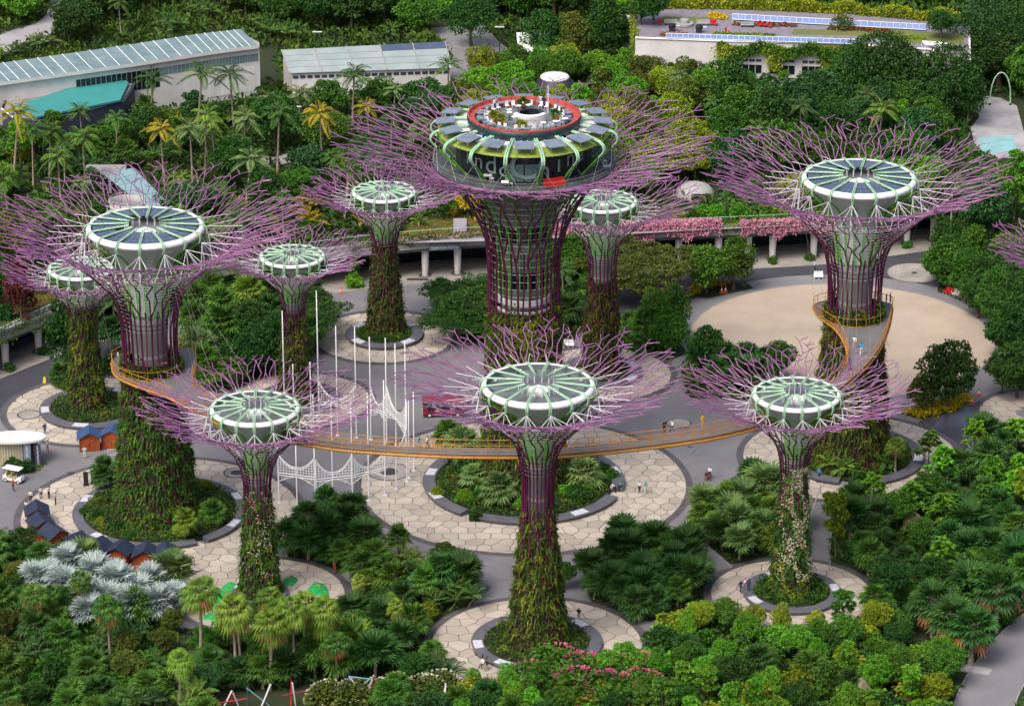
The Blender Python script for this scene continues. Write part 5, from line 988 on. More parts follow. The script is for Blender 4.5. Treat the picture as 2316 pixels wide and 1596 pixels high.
def feather_palm(seed, h, nf, L, nl=20, tr=.12, low=-.1, hi=1.3, lw=.55, stems=1, sag=.55):
    global rng
    keep = rng; rng = np.random.default_rng(seed); tk, mb = MB(), MB()
    for q in range(stems):
        o = np.array([rng.normal() * .5, rng.normal() * .5, 0]) if stems > 1 else np.zeros(3); hh = h * (rng.uniform(.55, 1.1) if stems > 1 else 1); b = o * 1.8 + [rng.uniform(-.06, .06) * h, rng.uniform(-.06, .06) * h, hh]
        tk.tube([o - [0, 0, .2], (o + b) / 2 + [.05 * hh * 0, 0, 0], b, b + [0, 0, .5]], [tr * 1.3, tr, tr * .9, tr * .5], 6)
        for k in range(nf):
            f = k / nf; el = low + (hi - low) * f ** .8; ph = k * 2.39996 + rng.uniform(-.3, .3); Lk = L * rng.uniform(.82, 1.12); t = np.linspace(0, 1, 8)
            hz = Lk * (t * cos(el)); vz = Lk * (t * sin(el) - sag * t ** 2.2 * (.55 + .45 * cos(el))); X = np.c_[b[0] + hz * cos(ph), b[1] + hz * sin(ph), b[2] + .4 + vz]; tk.tube(X[:6], .025, 3)
            u = np.linspace(.14, 1, nl); Q = np.c_[np.interp(u, t, X[:, 0]), np.interp(u, t, X[:, 1]), np.interp(u, t, X[:, 2])]; T = np.gradient(Q, axis=0); T /= np.linalg.norm(T, axis=1, keepdims=True); s = np.array([-sin(ph), cos(ph), 0]); ll = lw * Lk * .42 * np.sin(pi * np.clip(u * .86 + .10, 0, 1)) ** .7
            for sg in (-1, 1): leafquads(mb, Q, T * .65 + s * sg + [0, 0, .12], ll, Lk / nl * .42, np.tile([0, 0, 1.], (nl, 1)) + T * .2 - s * sg * .4, .38)
    rng = keep; return tk, mb
for s in range(3): a, b = feather_palm(80 + s, 5.4 + 1.3 * s, 18, 3.0, 22, .13); model(f'feather{s}', (a, 'palm_trunk'), (b, 'p_green'))
for s in range(2): a, b = feather_palm(90 + s, 1.4, 9, 2.7, 18, .06, .35, 1.4, .5, 4, .45); model(f'clump{s}', (a, 'palm_trunk'), (b, 'p_green'))
for s in range(2): a, b = feather_palm(95 + s, .35, 22, 1.7, 18, .14, .0, 1.35, .32, 1, .35); model(f'cycad{s}', (a, 'palm_trunk'), (b, 'p_lime'))
def rosette(seed, h):
    """young tree with whorls of big drooping leaves at its twig ends"""
    global rng
    keep = rng; rng = np.random.default_rng(seed); tk, mb = MB(), MB(); tk.tube([(0, 0, -.2), (.1, 0, h * .5), (0, .1, h)], [.13, .1, .06], 6)
    for k in range(13):
        ph = k * 2.399; f = .42 + .58 * k / 12; r = (1.05 - f) * 2.6 + .3; e = np.array([r * cos(ph), r * sin(ph), h * f + .6]); tk.tube([(0, 0, h * f * .86), e], [.06, .03], 4); n = 16
        a = np.arange(n) * 2.399; D = np.c_[np.cos(a), np.sin(a), rng.uniform(-.25, .75, n)]; l = rng.uniform(.75, 1.25, n); leafquads(mb, np.tile(e, (n, 1)), D, l, l * .20, np.tile([0, 0, 1.], (n, 1)), .30)
        D2 = D * [.6, .6, 1] + [0, 0, .4]; leafquads(mb, np.tile(e, (n, 1)), D2, l * .7, l * .15, np.tile([0, 0, 1.], (n, 1)) + D * .3, .2)
    rng = keep; return tk, mb
for s in (0, 1): a, b = rosette(110 + s, 5.0 + s); model(f'rosette{s}', (a, 'trunk'), (b, 'l_bright'))
a, b = MB(), MB(); 
for k in range(46):
    el = rng.uniform(.3, 1.4); ph = k * 2.399; d = np.array([[cos(ph) * cos(el), sin(ph) * cos(el), sin(el)]]); leafquads(b, np.zeros((1, 3)), d, rng.uniform(.6, 1.0), .05, d * 0 + [0, 0, 1], .15)
a.lathe([(.12, -.05), (.1, .1), (.02, .15)], 6); model('tuft0', (a, 'trunk'), (b, 'l_olive'))

KIND = dict(round_a=('round_tree', 'round-crowned tree', 'tree'), round_b=('round_tree', 'round-crowned tree', 'tree'), oval=('oval_tree', 'oval-crowned tree', 'tree'), cone=('conical_tree', 'cone-shaped tree', 'tree'), loose_a=('loose_tree', 'loose-crowned tree', 'tree'), loose_b=('loose_tree', 'upright loose tree', 'tree'), big=('spreading_tree', 'broad spreading tree', 'tree'), shrub=('shrub', 'leafy shrub', 'shrub'), slim=('slender_tree', 'slender young tree', 'tree'), umbrella=('umbrella_tree', 'flat-topped umbrella tree', 'tree'),
            fan=('fan_palm', 'fan palm', 'palm'), broadfan=('fan_palm', 'stiff broad fan palm', 'palm'), tallfan=('tall_fan_palm', 'tall thin-trunked fan palm', 'palm'), skirtfan=('fan_palm', 'fan palm with dry orange skirt', 'palm'), feather=('feather_palm', 'feather palm', 'palm'), clump=('clumping_palm', 'clumping palm', 'palm'), cycad=('cycad', 'low cycad', 'cycad'), rosette=('whorled_tree', 'tree with whorled big leaves', 'tree'), tuft=('spiky_plant', 'spiky tuft plant', 'plant'))
TINT = dict(l_dark='dark green', l_mid='mid green', l_bright='bright green', l_yellow='yellow-green', l_olive='olive', l_blue='bluish green', l_gold='golden yellow', l_rust='rust-coloured', l_maroon='dark red', p_green='green', p_dark='dark green', p_lime='lime green', p_silver='silver-blue', p_teal='grey-green', p_yellow='yellowing')
PLANTS = []; OCC = []
def plant(key, mat, x, y, z, sc, zone, rz=None):
    stem = key.rstrip('0123456789'); nm, kw, cat = KIND[stem]; a, b = VX(x, y, z), VX(x, y, z + 9 * sc)
    if stem in ('feather', 'tallfan') and VX(x, y, z + 6.5 * sc)[1] < 8: return None
    if zone and (a[0] < -70 or a[0] > 2386 or a[1] < -25 or b[1] > 1600): return None
    r = link(nm, None, None, None, (x, y, z), rz if rz is not None else random.uniform(0, 6.28), (sc * random.uniform(.86, 1.18), sc * random.uniform(.86, 1.18), sc * random.uniform(.88, 1.15))); r.rotation_euler[0] = random.uniform(-.06, .06); r.rotation_euler[1] = random.uniform(-.06, .06); r.empty_display_size = .3; r['category'] = cat
    for n, me in MODELS[key]:
        o = link(n, me, r)
        if n == 'crown': o.material_slots[0].link = 'OBJECT'; o.material_slots[0].material = MT[mat]
    PLANTS.append((r, kw, TINT.get(mat, 'green'), sc, zone, x, y)); OCC.append((x, y)); return r
def at(key, mat, vx, vy, sc=1.0, zone='', z=0.0):
    p = G(vx, vy, z); return plant(key, mat, p[0], p[1], z, sc, zone)
NOGO = []    # (x, y, r) circles and polygons where nothing grows
for c in DISCS: NOGO.append(c)
NOGO += [(*SANDC, 25.8), (dc[0], dc[1], 6.5), (tc_[0], tc_[1], 3.5), (ps[0], ps[1], 4)]
NOPOLY = [[tuple(p[:2]) for p in foot], [tuple(p[:2]) for p in O3], [tuple(p[:2]) for p in sv], [tuple(p[:2]) for p in b2], [tuple(p[:2]) for p in ev] + [tuple(p[:2]) for p in rg[::-1]], [tuple(p[:2]) for p in br],
          [tuple(p[:2]) for p in GP([(2190, 210), (2270, 215), (2316, 230), (2400, 300), (2400, 380), (2250, 370), (2190, 335)], TZ)], [tuple(p[:2]) for p in GP([(1000, 85), (1150, 85), (1150, 150), (1100, 165), (1010, 120)], TZ)]]
NOPOLY.append([tuple(p[:2]) for p in GP([(215, 400), (320, 385), (400, 455), (420, 560), (240, 560)], TZ)])
NOPOLY.append([tuple(p[:2]) for p in GP([(480, 1566), (700, 1560), (880, 1545), (890, 1760), (470, 1760)])])
def free(x, y, pad=0.0):
    for cx, cy, r in NOGO:
        if (x - cx) ** 2 + (y - cy) ** 2 < (r + pad) ** 2: return False
    for p in NOPOLY:
        if inpoly(x, y, p): return False
    for p, w in LANES:
        if np.min((p[:, 0] - x) ** 2 + (p[:, 1] - y) ** 2) < (w / 2 + .7 + pad * .5) ** 2: return False
    return True
def grove(zone, polyV, z, spacing, mix, tries=3000, size=(.8, 1.15), pad=.3):
    """mix: list of (weight, model stem, count of variants, tints)"""
    P = [tuple(p[:2]) for p in GP(polyV, z)]; xs = [p[0] for p in P]; ys = [p[1] for p in P]; W = [m[0] for m in mix]; got = []
    for _ in range(tries):
        x, y = random.uniform(min(xs), max(xs)), random.uniform(min(ys), max(ys))
        if not inpoly(x, y, P): continue
        m = random.choices(mix, W)[0]; d = spacing * (m[4] if len(m) > 4 else 1)
        if any((x - a) ** 2 + (y - b) ** 2 < (.5 * (d + e)) ** 2 for a, b, e in got): continue
        if not free(x, y, pad): continue
        if any((x - a) ** 2 + (y - b) ** 2 < 2.2 for a, b in OCC[-400:]): continue
        got.append((x, y, d)); plant(m[1] + str(random.randrange(m[2])), random.choice(m[3]), x, y, z, random.uniform(*size) * (m[5] if len(m) > 5 else 1), zone)
    return len(got)
UG = []
def undergrowth(label, polyV, z, dens, L=(.5, 1.3), mat='undergrowth', jz=.8, out=None):
    P = [tuple(p[:2]) for p in GP(polyV, z)]
    def clear(q):
        m = np.zeros(len(q), bool)
        for cx, cy, r in NOGO: m |= (q[:, 0] - cx) ** 2 + (q[:, 1] - cy) ** 2 < (r + .2) ** 2
        for p in NOPOLY + (out or []): m |= np_inpoly(q, p)
        for p, w in LANES:
            for a in p: m |= (q[:, 0] - a[0]) ** 2 + (q[:, 1] - a[1]) ** 2 < (w / 2 + .35) ** 2
        return m
    mb = carpet(MB(), P, z, dens, L, .42, .7, [clear], jz); o = mb.build('undergrowth', mat, kind='stuff'); o['label'] = label; o['category'] = 'undergrowth'; return o
def bed(polyV, z=0.0, h=.012, name='planting_bed'):
    P = [tuple(p[:2]) for p in GP(polyV, z)]; o = MB().prism(P, z, z + h, 1, 0).build(name, ['soil', 'kerb'], None, False, 'structure'); return o

# single plants the photograph shows clearly -------------------------------------------------
Z1 = 'near the large left supertree'
at('fan0', 'p_dark', 238, 1100, 1.0, 'in the left planter'); at('fan1', 'p_dark', 236, 1112, .75, 'in the left planter'); at('fan2', 'p_lime', 418, 1225, .8, 'in the left planter'); at('fan1', 'p_green', 480, 1190, .8, 'in the left planter')
for vx, vy, s, m in ((1045, 1060, 1.15, 'p_teal'), (1125, 1150, 1.15, 'p_teal'), (1075, 1110, .9, 'p_teal'), (1320, 1105, 1.15, 'p_teal'), (1015, 1020, .95, 'p_green'), (1260, 1045, .8, 'p_green')): at('fan%d' % (int(vx) % 3), m, vx, vy, s, 'in the central planter')
for vx, vy in ((1075, 1175), (1385, 1085), (1362, 1100), (1285, 1130), (990, 1125)): at('shrub%d' % (vx % 3), random.choice(['l_dark', 'l_mid', 'l_yellow']), vx, vy, .8, 'in the central planter')
for vx, vy, s, m in ((1990, 1045, 1.0, 'p_green'), (1905, 1075, .9, 'p_lime'), (2010, 1060, .8, 'p_green')): at('clump%d' % (vx % 2), m, vx, vy, s, 'at the large right supertree foot')
at('tallfan0', 'p_lime', 2025, 1075, .62, 'at the large right supertree foot')
BK = 'behind the central supertree trunk'
at('umbrella1', 'l_dark', 1078, 742, .92, BK); at('umbrella1', 'l_dark', 1040, 772, .72, BK); at('big0', 'l_dark', 1085, 765, .8, BK); at('fan0', 'p_dark', 1000, 690, .9, BK); at('umbrella0', 'l_mid', 1115, 700, .7, BK)
at('umbrella0', 'l_olive', 1452, 668, 1.12, 'in front of the arcade'); at('round_a0', 'l_mid', 1295, 640, 1.0, BK); at('round_b0', 'l_mid', 1268, 655, .8, BK); at('umbrella1', 'l_mid', 1300, 625, .75, 'in front of the arcade')
for vx, vy, s, k, m in ((1490, 790, .95, 'cone0', 'l_mid'), (1520, 775, .8, 'oval0', 'l_mid'), (1455, 775, 1.0, 'fan1', 'p_green'), (1425, 760, .9, 'fan0', 'p_green'), (1285, 745, 1.1, 'fan2', 'p_dark'), (1275, 700, 1.0, 'feather0', 'p_dark'), (1475, 735, .6, 'cone1', 'l_mid'), (1510, 800, .8, 'round_a1', 'l_mid'), (1440, 812, .6, 'fan2', 'p_green')): at(k, m, vx, vy, s, 'right of the slim back supertree' if vx > 1350 else BK)
for vx, vy, s, k, m in ((1598, 662, 1.05, 'round_a0', 'l_mid'), (1658, 655, .95, 'oval1', 'l_mid'), (1622, 645, .8, 'round_b1', 'l_dark')): at(k, m, vx, vy, s, 'between arcade and sand court')
for vx, vy, s, k, m in ((2142, 925, 1.2, 'round_a0', 'l_dark'), (2085, 930, .62, 'round_a1', 'l_olive')): at(k, m, vx, vy, s, 'below the sand court')
for vx, vy, s, k, m in ((2300, 900, 1.1, 'round_a1', 'l_dark'), (2318, 840, 1.1, 'oval1', 'l_dark'), (2280, 815, 1.0, 'round_a0', 'l_dark'), (2250, 755, 1.0, 'oval0', 'l_mid'), (2210, 720, 1.0, 'round_b0', 'l_dark'), (2180, 680, 1.0, 'oval1', 'l_mid'), (2150, 655, .95, 'round_a1', 'l_mid'), (2230, 690, 1.05, 'round_a0', 'l_dark'), (2290, 760, 1.0, 'big1', 'l_dark'), (2200, 640, 1.0, 'oval0', 'l_mid'), (2260, 660, 1.0, 'round_b1', 'l_dark'), (2320, 700, 1.0, 'big0', 'l_dark'), (2160, 605, 1.0, 'round_a0', 'l_dark'), (2230, 600, 1.0, 'oval1', 'l_mid'), (2310, 620, 1.1, 'round_a1', 'l_dark')): at(k, m, vx, vy, s, 'right of the sand court')
for vx, vy, s, k, m in ((1600, 838, .9, 'round_b0', 'l_dark'), (1640, 845, 1.0, 'fan1', 'p_dark'), (1690, 850, 1.1, 'fan0', 'p_dark'), (1735, 855, 1.0, 'fan2', 'p_dark'), (1660, 870, 1.0, 'fan1', 'p_dark'), (1575, 830, .8, 'fan0', 'p_green'), (1620, 880, .9, 'fan2', 'p_dark'), (1760, 860, .7, 'round_a0', 'l_mid'), (1700, 890, 1.1, 'broadfan0', 'p_dark')): at(k, m, vx, vy, s, 'behind the front right supertree')
LT = 'between left and central supertrees'
for vx, vy, s, k, m in ((440, 760, 1.2, 'fan0', 'p_green'), (500, 730, 1.2, 'fan1', 'p_green'), (560, 720, 1.2, 'fan2', 'p_lime'), (610, 735, 1.1, 'fan0', 'p_dark'), (450, 830, 1.2, 'fan1', 'p_teal'), (500, 800, 1.3, 'fan2', 'p_green'), (480, 870, 1.1, 'fan0', 'p_green'), (560, 790, .9, 'round_a0', 'l_dark'), (600, 800, 1.0, 'round_b1', 'l_dark'), (570, 850, 1.0, 'round_a1', 'l_dark'), (620, 850, .9, 'oval0', 'l_dark'), (650, 760, 1.1, 'fan1', 'p_dark'), (690, 700, 1.2, 'fan2', 'p_dark'), (700, 770, .8, 'umbrella0', 'l_dark'), (520, 690, 1.1, 'fan1', 'p_dark'), (460, 700, 1.0, 'fan2', 'p_dark'), (590, 690, .9, 'clump0', 'p_green'), (640, 820, .9, 'round_a0', 'l_dark'), (530, 870, .9, 'fan0', 'p_dark')): at(k, m, vx, vy, s, LT)
at('shrub1', 'l_bright', 800, 648, 1.1, 'in front of the arcade'); at('slim0', 'l_bright', 800, 645, .6, 'in front of the arcade')
LL_ = 'beside the road at far left'
for vx, vy, s, k, m in ((165, 850, 1.25, 'cone0', 'l_dark'), (140, 870, .8, 'fan0', 'p_dark'), (185, 870, .7, 'fan1', 'p_dark'), (165, 862, .7, 'clump0', 'p_dark'), (150, 880, .8, 'shrub0', 'l_mid'), (185, 875, .9, 'shrub1', 'l_dark'), (255, 800, 1.0, 'fan2', 'p_dark'), (265, 760, 1.0, 'feather0', 'p_dark'), (130, 870, .9, 'shrub2', 'l_mid')): at(k, m, vx, vy, s, LL_)
for vx, vy in ((22, 838), (98, 802)): at('shrub0', 'l_dark', vx, vy, .75, 'at an arcade column foot')
for vx, vy in ((1747, 596), (1832, 588), (2052, 560)): at('shrub1', 'l_mid', vx, vy, .7, 'at an arcade column foot')
# upper slope at far left
SL = 'on the upper slope at far left'
for vx, vy, s, k, m in ((20, 640, 1.3, 'loose_a0', 'l_olive'), (48, 720, .9, 'cone0', 'l_maroon'), (60, 725, .6, 'shrub0', 'l_maroon'), (10, 720, 1.2, 'shrub1', 'l_dark'), (165, 640, .9, 'cycad0', 'p_lime'), (120, 650, .9, 'shrub2', 'l_mid'), (90, 660, 1.0, 'shrub0', 'l_olive'), (-20, 690, 1.0, 'round_a0', 'l_dark'), (60, 600, 1.0, 'round_b0', 'l_mid'), (140, 585, 1.0, 'feather1', 'p_green'), (30, 560, 1.1, 'feather2', 'p_green'), (90, 560, 1.0, 'loose_b0', 'l_mid'), (-25, 600, 1.2, 'round_b1', 'l_bright')): at(k, m, vx, vy, s, SL, TZ)
# terrace edge by the stairs
TE = 'above the terrace path'
for vx, vy, s, k, m in ((905, 505, 1.0, 'cycad0', 'p_lime'), (948, 512, 1.25, 'cycad1', 'p_lime'), (1000, 497, .55, 'round_b0', 'l_mid'), (1060, 490, .75, 'round_b1', 'l_gold'), (1085, 500, .8, 'shrub2', 'l_gold'), (1025, 485, .7, 'shrub1', 'l_gold'), (1100, 515, 1.0, 'shrub0', 'l_mid'), (900, 520, .8, 'shrub1', 'l_bright'), (1115, 505, .8, 'shrub0', 'l_yellow'), (920, 470, .8, 'round_b1', 'l_mid'), (980, 455, .9, 'round_a1', 'l_dark'), (1110, 470, .8, 'loose_b1', 'l_dark'), (1030, 460, .9, 'loose_a0', 'l_dark'),
                          (1680, 470, 1.1, 'cycad0', 'p_green'), (1710, 480, 1.0, 'cycad1', 'p_green'), (1640, 480, 1.0, 'cycad1', 'p_green'), (1590, 490, 1.1, 'shrub0', 'l_bright'), (1560, 495, 1.0, 'shrub1', 'l_mid'), (1620, 495, 1.1, 'shrub2', 'l_bright'), (1670, 492, 1.1, 'shrub1', 'l_bright'), (1530, 500, 1.1, 'shrub0', 'l_yellow'), (1500, 505, 1.2, 'shrub2', 'l_mid'), (1450, 510, 1.0, 'shrub0', 'l_yellow'), (1735, 470, .9, 'shrub0', 'l_yellow'), (1770, 480, 1.0, 'shrub2', 'l_yellow'), (1800, 470, .8, 'round_b0', 'l_yellow'), (1660, 450, 1.2, 'cycad0', 'p_dark'), (1700, 445, 1.3, 'cycad1', 'p_dark'), (1600, 460, .9, 'shrub1', 'l_olive')): at(k, m, vx, vy, s, TE, TZ)
at('round_b0', 'l_dark', 1450, 56, .75, 'on the roof garden', RZ); at('round_a0', 'l_dark', 1478, 55, .85, 'on the roof garden', RZ); at('round_b1', 'l_dark', 2128, 88, .8, 'on the roof garden', RZ)
at('big0', 'l_dark', 1065, 108, .85, 'on the driveway island', TZ); o = struct('driveway_island', MB().lathe([(3.2, .0), (3.2, .22), (2.9, .25), (.01, .35)], 28, tuple(G(1062, 102, TZ))), 'kerb')
for vx, vy, s, m in ((1232, 148, 1.15, 'l_dark'), (1302, 150, 1.1, 'l_olive'), (1372, 150, 1.25, 'l_dark')): at('oval%d' % (vx % 2), m, vx, vy, s, 'in front of the open shelter', TZ)
# silver palms and their neighbours
SI = 'in the silver palm bed'
for vx, vy, s, k, m in ((115, 1300, 1.0, 'broadfan0', 'p_silver'), (160, 1275, 1.0, 'broadfan1', 'p_silver'), (215, 1300, 1.1, 'broadfan0', 'p_silver'), (265, 1330, 1.05, 'broadfan1', 'p_silver'), (315, 1340, 1.05, 'broadfan0', 'p_silver'), (245, 1365, 1.0, 'broadfan1', 'p_silver'), (300, 1375, 1.1, 'broadfan0', 'p_silver'), (355, 1375, 1.0, 'broadfan1', 'p_silver'), (190, 1350, 1.0, 'broadfan0', 'p_silver'), (150, 1330, .95, 'broadfan1', 'p_silver'), (340, 1320, .95, 'broadfan1', 'p_silver'), (205, 1385, .9, 'broadfan0', 'p_silver'), (80, 1310, .9, 'broadfan1', 'p_silver'), (390, 1305, 1.1, 'broadfan1', 'p_teal'), (200, 1262, 1.0, 'broadfan0', 'p_teal'), (130, 1255, .95, 'fan0', 'p_teal'), (275, 1285, .7, 'fan2', 'p_green'), (400, 1345, .9, 'broadfan0', 'p_silver')): at(k, m, vx, vy + 42, s * .86, SI)
# tall palms at the bottom
TP = 'in the row at lower left'
for vx, vy, s, m in ((82, 1440, .75, 'p_green'), (115, 1430, .6, 'p_green'), (185, 1420, .7, 'p_green'), (250, 1500, .85, 'p_green'), (455, 1520, .95, 'p_lime'), (535, 1545, 1.0, 'p_lime'), (545, 1505, .75, 'p_lime'), (610, 1560, .95, 'p_lime'), (668, 1545, .9, 'p_lime'), (685, 1510, .85, 'p_lime'), (738, 1520, .95, 'p_lime'), (405, 1590, .8, 'p_lime'), (900, 1450, .55, 'p_lime'), (815, 1390, .5, 'p_lime'), (790, 1470, .5, 'p_lime'), (885, 1420, .5, 'p_lime'), (620, 1495, .75, 'p_lime'), (760, 1560, .75, 'p_green')): at('tallfan%d' % (vx % 3), m, vx, vy, s, TP)
SK = 'by the lane at lower right'
for vx, vy, s in ((2250, 1430, 1.05), (2150, 1475, 1.1), (2195, 1500, 1.0), (2110, 1440, .9)): at('skirtfan%d' % (vx % 2), 'p_dark', vx, vy, s * 1.1, SK); p = G(vx, vy); NOGO.append((p[0], p[1] - 1.5, 3.4))
for vx, vy, s, m in ((2130, 1110, .95, 'l_bright'), (2090, 1160, .8, 'l_mid'), (1975, 1170, .95, 'l_bright'), (2060, 1185, 1.0, 'l_bright'), (2150, 1210, .95, 'l_mid'), (2100, 1060, .8, 'l_mid'), (2240, 1130, .9, 'l_bright'), (2290, 1160, 1.0, 'l_bright'), (2220, 1180, .9, 'l_mid'), (1940, 1130, .7, 'l_mid'), (2300, 1100, .8, 'l_bright')): at('rosette%d' % (vx % 2), m, vx, vy, s, 'in the right-hand grove')
at('round_b0', 'l_mid', 1275, 1330, .5, 'beside the front middle supertree trunk')
for i in range(34):
    a = rng.random() * 2 * pi; r = rng.uniform(6.8, 10.6); plant('shrub%d' % (i % 3), random.choice(['l_dark', 'l_dark', 'l_mid', 'l_olive', 'l_bright']), IC[0] + r * cos(a), IC[1] + r * sin(a), .5, rng.uniform(.55, 1.15), 'in the central planter')
for i in range(16):
    a = rng.random() * 2 * pi; r = rng.uniform(6.5, 9.0); plant('shrub%d' % (i % 3), random.choice(['l_dark', 'l_olive', 'l_yellow']), LC[0] + r * cos(a), LC[1] + r * sin(a), .5, rng.uniform(.5, .8), 'in the left planter')
for vx, vy, s, k in ((1985, 258, 1.15, 'big0'), (2040, 262, 1.1, 'big1'), (2088, 258, .9, 'round_a0'), (2150, 272, 1.05, 'big0'), (2188, 285, .95, 'oval0'), (1930, 255, 1.0, 'big1'), (2120, 300, .9, 'oval1'), (2015, 285, 1.0, 'round_a1')): at(k, 'l_dark', vx, vy, s, 'before the end of the roof garden building', TZ)
# planted beds on the plaza and the groves ----------------------------------------------------
BEDS = dict(
    low_left=[(50, 1245), (150, 1300), (270, 1330), (420, 1322), (470, 1330), (400, 1372), (385, 1405), (420, 1480), (300, 1700), (-120, 1700), (-120, 1230)],
    mid_left=[(640, 1265), (690, 1205), (745, 1170), (820, 1180), (838, 1240), (770, 1300), (690, 1312), (640, 1300)],
    front_left=[(785, 1345), (850, 1270), (905, 1262), (1050, 1285), (1072, 1370), (985, 1415), (955, 1450), (1020, 1520), (1040, 1700), (420, 1700), (440, 1490), (480, 1440), (700, 1410), (780, 1380)],
    front_right=[(1325, 1305), (1400, 1258), (1500, 1245), (1585, 1262), (1590, 1320), (1500, 1395), (1470, 1405), (1340, 1372)],
    mid_right=[(1565, 1200), (1640, 1125), (1740, 1110), (1775, 1150), (1800, 1230), (1760, 1285), (1650, 1275)],
    path_right=[(1870, 1110), (1900, 1100), (2000, 1110), (2120, 1090), (2230, 1010), (2420, 990), (2420, 1450), (2240, 1480), (2060, 1440), (1990, 1420), (1900, 1310), (1880, 1270)],
    low_right=[(1455, 1470), (1530, 1420), (1600, 1400), (1640, 1420), (1740, 1430), (1830, 1400), (1960, 1395), (2060, 1445), (2240, 1530), (2190, 1700), (1040, 1700), (1060, 1575), (1200, 1545), (1330, 1545)],
    back_left=[(430, 840), (440, 690), (560, 665), (700, 680), (735, 740), (710, 800), (650, 860), (490, 890)], back_mid=[(985, 755), (1000, 725), (1100, 680), (1250, 640), (1340, 630), (1345, 690), (1300, 770), (1130, 780), (1060, 775)], back_right=[(1400, 760), (1440, 735), (1530, 760), (1555, 800), (1500, 820), (1420, 820)],
    court_top=[(1555, 672), (1570, 640), (1690, 640), (1705, 652), (1600, 675)], court_low=[(2035, 935), (2110, 905), (2190, 880), (2200, 905), (2150, 935), (2080, 948)], court_right=[(2120, 660), (2130, 590), (2400, 560), (2400, 930), (2260, 862), (2255, 740), (2200, 690)], court_left=[(1540, 845), (1560, 815), (1650, 835), (1780, 850), (1790, 880), (1700, 905), (1560, 900)], road_left=[(105, 885), (130, 860), (200, 845), (270, 795), (285, 840), (240, 870), (130, 905)])
for k, v in BEDS.items(): bed(v)
undergrowth('low leafy cover under the silver palms at lower left', BEDS['low_left'], .1, 7); undergrowth('low cover in the bed left of the central court', BEDS['mid_left'], .1, 14); undergrowth('low cover under the front left palms', BEDS['front_left'], .1, 7); undergrowth('low cover under the palms right of the front middle supertree', BEDS['front_right'], .1, 14, (.4, .8))
undergrowth('low cover left of the white-flowered supertree', BEDS['mid_right'], .1, 14, (.4, .8)); undergrowth('low cover in the right-hand grove', BEDS['path_right'], .1, 7); undergrowth('low cover along the bottom right edge', BEDS['low_right'], .1, 7); undergrowth('low cover between the left and central supertrees', BEDS['back_left'], .1, 8); undergrowth('low cover behind the central supertree', BEDS['back_mid'], .1, 8); undergrowth('low cover right of the slim back supertree', BEDS['back_right'], .1, 12)
undergrowth('yellow-green cover under the two trees above the sand court', BEDS['court_top'], .1, 26, (.35, .7), 'l_gold', .5); undergrowth('yellow shrub cover at the lower right of the sand court', BEDS['court_low'], .1, 30, (.35, .7), 'l_gold', .5); undergrowth('low cover right of the sand court', BEDS['court_right'], .1, 8); undergrowth('low cover left below the sand court', BEDS['court_left'], .1, 12); undergrowth('low cover beside the road at far left', BEDS['road_left'], .1, 14)
undergrowth('yellow flowers along the right edge of the sand court path', [(2130, 662), (2180, 665), (2262, 760), (2275, 860), (2262, 862), (2240, 780)], .12, 26, (.3, .6), 'l_gold', .5)
undergrowth('dry yellow groundcover on the slope by the stairs', [(890, 535), (900, 505), (1010, 480), (1110, 485), (1120, 528)], TZ, 14, (.2, .45), 'slope_cover', .25)
undergrowth('dry groundcover on the far left slope', [(-60, 735), (-60, 620), (60, 600), (210, 590), (215, 630), (100, 690)], TZ, 12, (.3, .6), 'slope_cover', .4)
undergrowth('bright cover along the terrace edge at right', [(1380, 525), (1450, 490), (1600, 465), (1800, 450), (1980, 470), (1980, 487), (1700, 503), (1500, 515)], TZ, 12, (.4, .8), 'hedge', .7)
undergrowth('dark cover under the back left palms', [(-90, 560), (-90, 270), (300, 240), (620, 190), (1010, 180), (1010, 480), (880, 520), (600, 590), (250, 570)], TZ, 3.2, (.8, 1.8))
undergrowth('dark cover under the trees behind the central supertree', [(1010, 180), (1620, 150), (1620, 500), (1100, 500), (1010, 480)], TZ, 3.2, (.8, 1.8))
undergrowth('dark cover under the back right trees', [(1620, 150), (2420, 120), (2420, 560), (1980, 480), (1620, 480)], TZ, 3.2, (.8, 1.8))
undergrowth('dark cover around the driveway and sheds', [(-120, 215), (300, 150), (620, 110), (640, 210), (1010, 210), (1440, 190), (1440, -25), (-120, -25)], TZ, 3.4, (.8, 1.7))
undergrowth('dark cover under the top edge trees', [(1440, 30), (1440, -60), (2420, -60), (2420, 160), (2200, 160), (2200, 60)], TZ, 3.4, (1.0, 2.2))
undergrowth('low green cover between the lower courts and groves', [(-120, 1180), (1000, 1180), (1600, 1040), (2420, 960), (2420, 1700), (-120, 1700)], -.02, 7, (.4, .9), 'undergrowth', .4, [[tuple(p[:2]) for p in GP(plazaV)]] + [[tuple(p[:2]) for p in GP(v)] for v in BEDS.values()])
PALM = ['p_green', 'p_green', 'p_dark', 'p_dark', 'p_lime', 'p_teal']; BR = ['l_mid', 'l_mid', 'l_dark', 'l_bright', 'l_blue']; DK = ['l_dark', 'l_dark', 'l_mid', 'l_blue']; YE = ['l_yellow', 'l_bright', 'l_olive', 'l_mid']
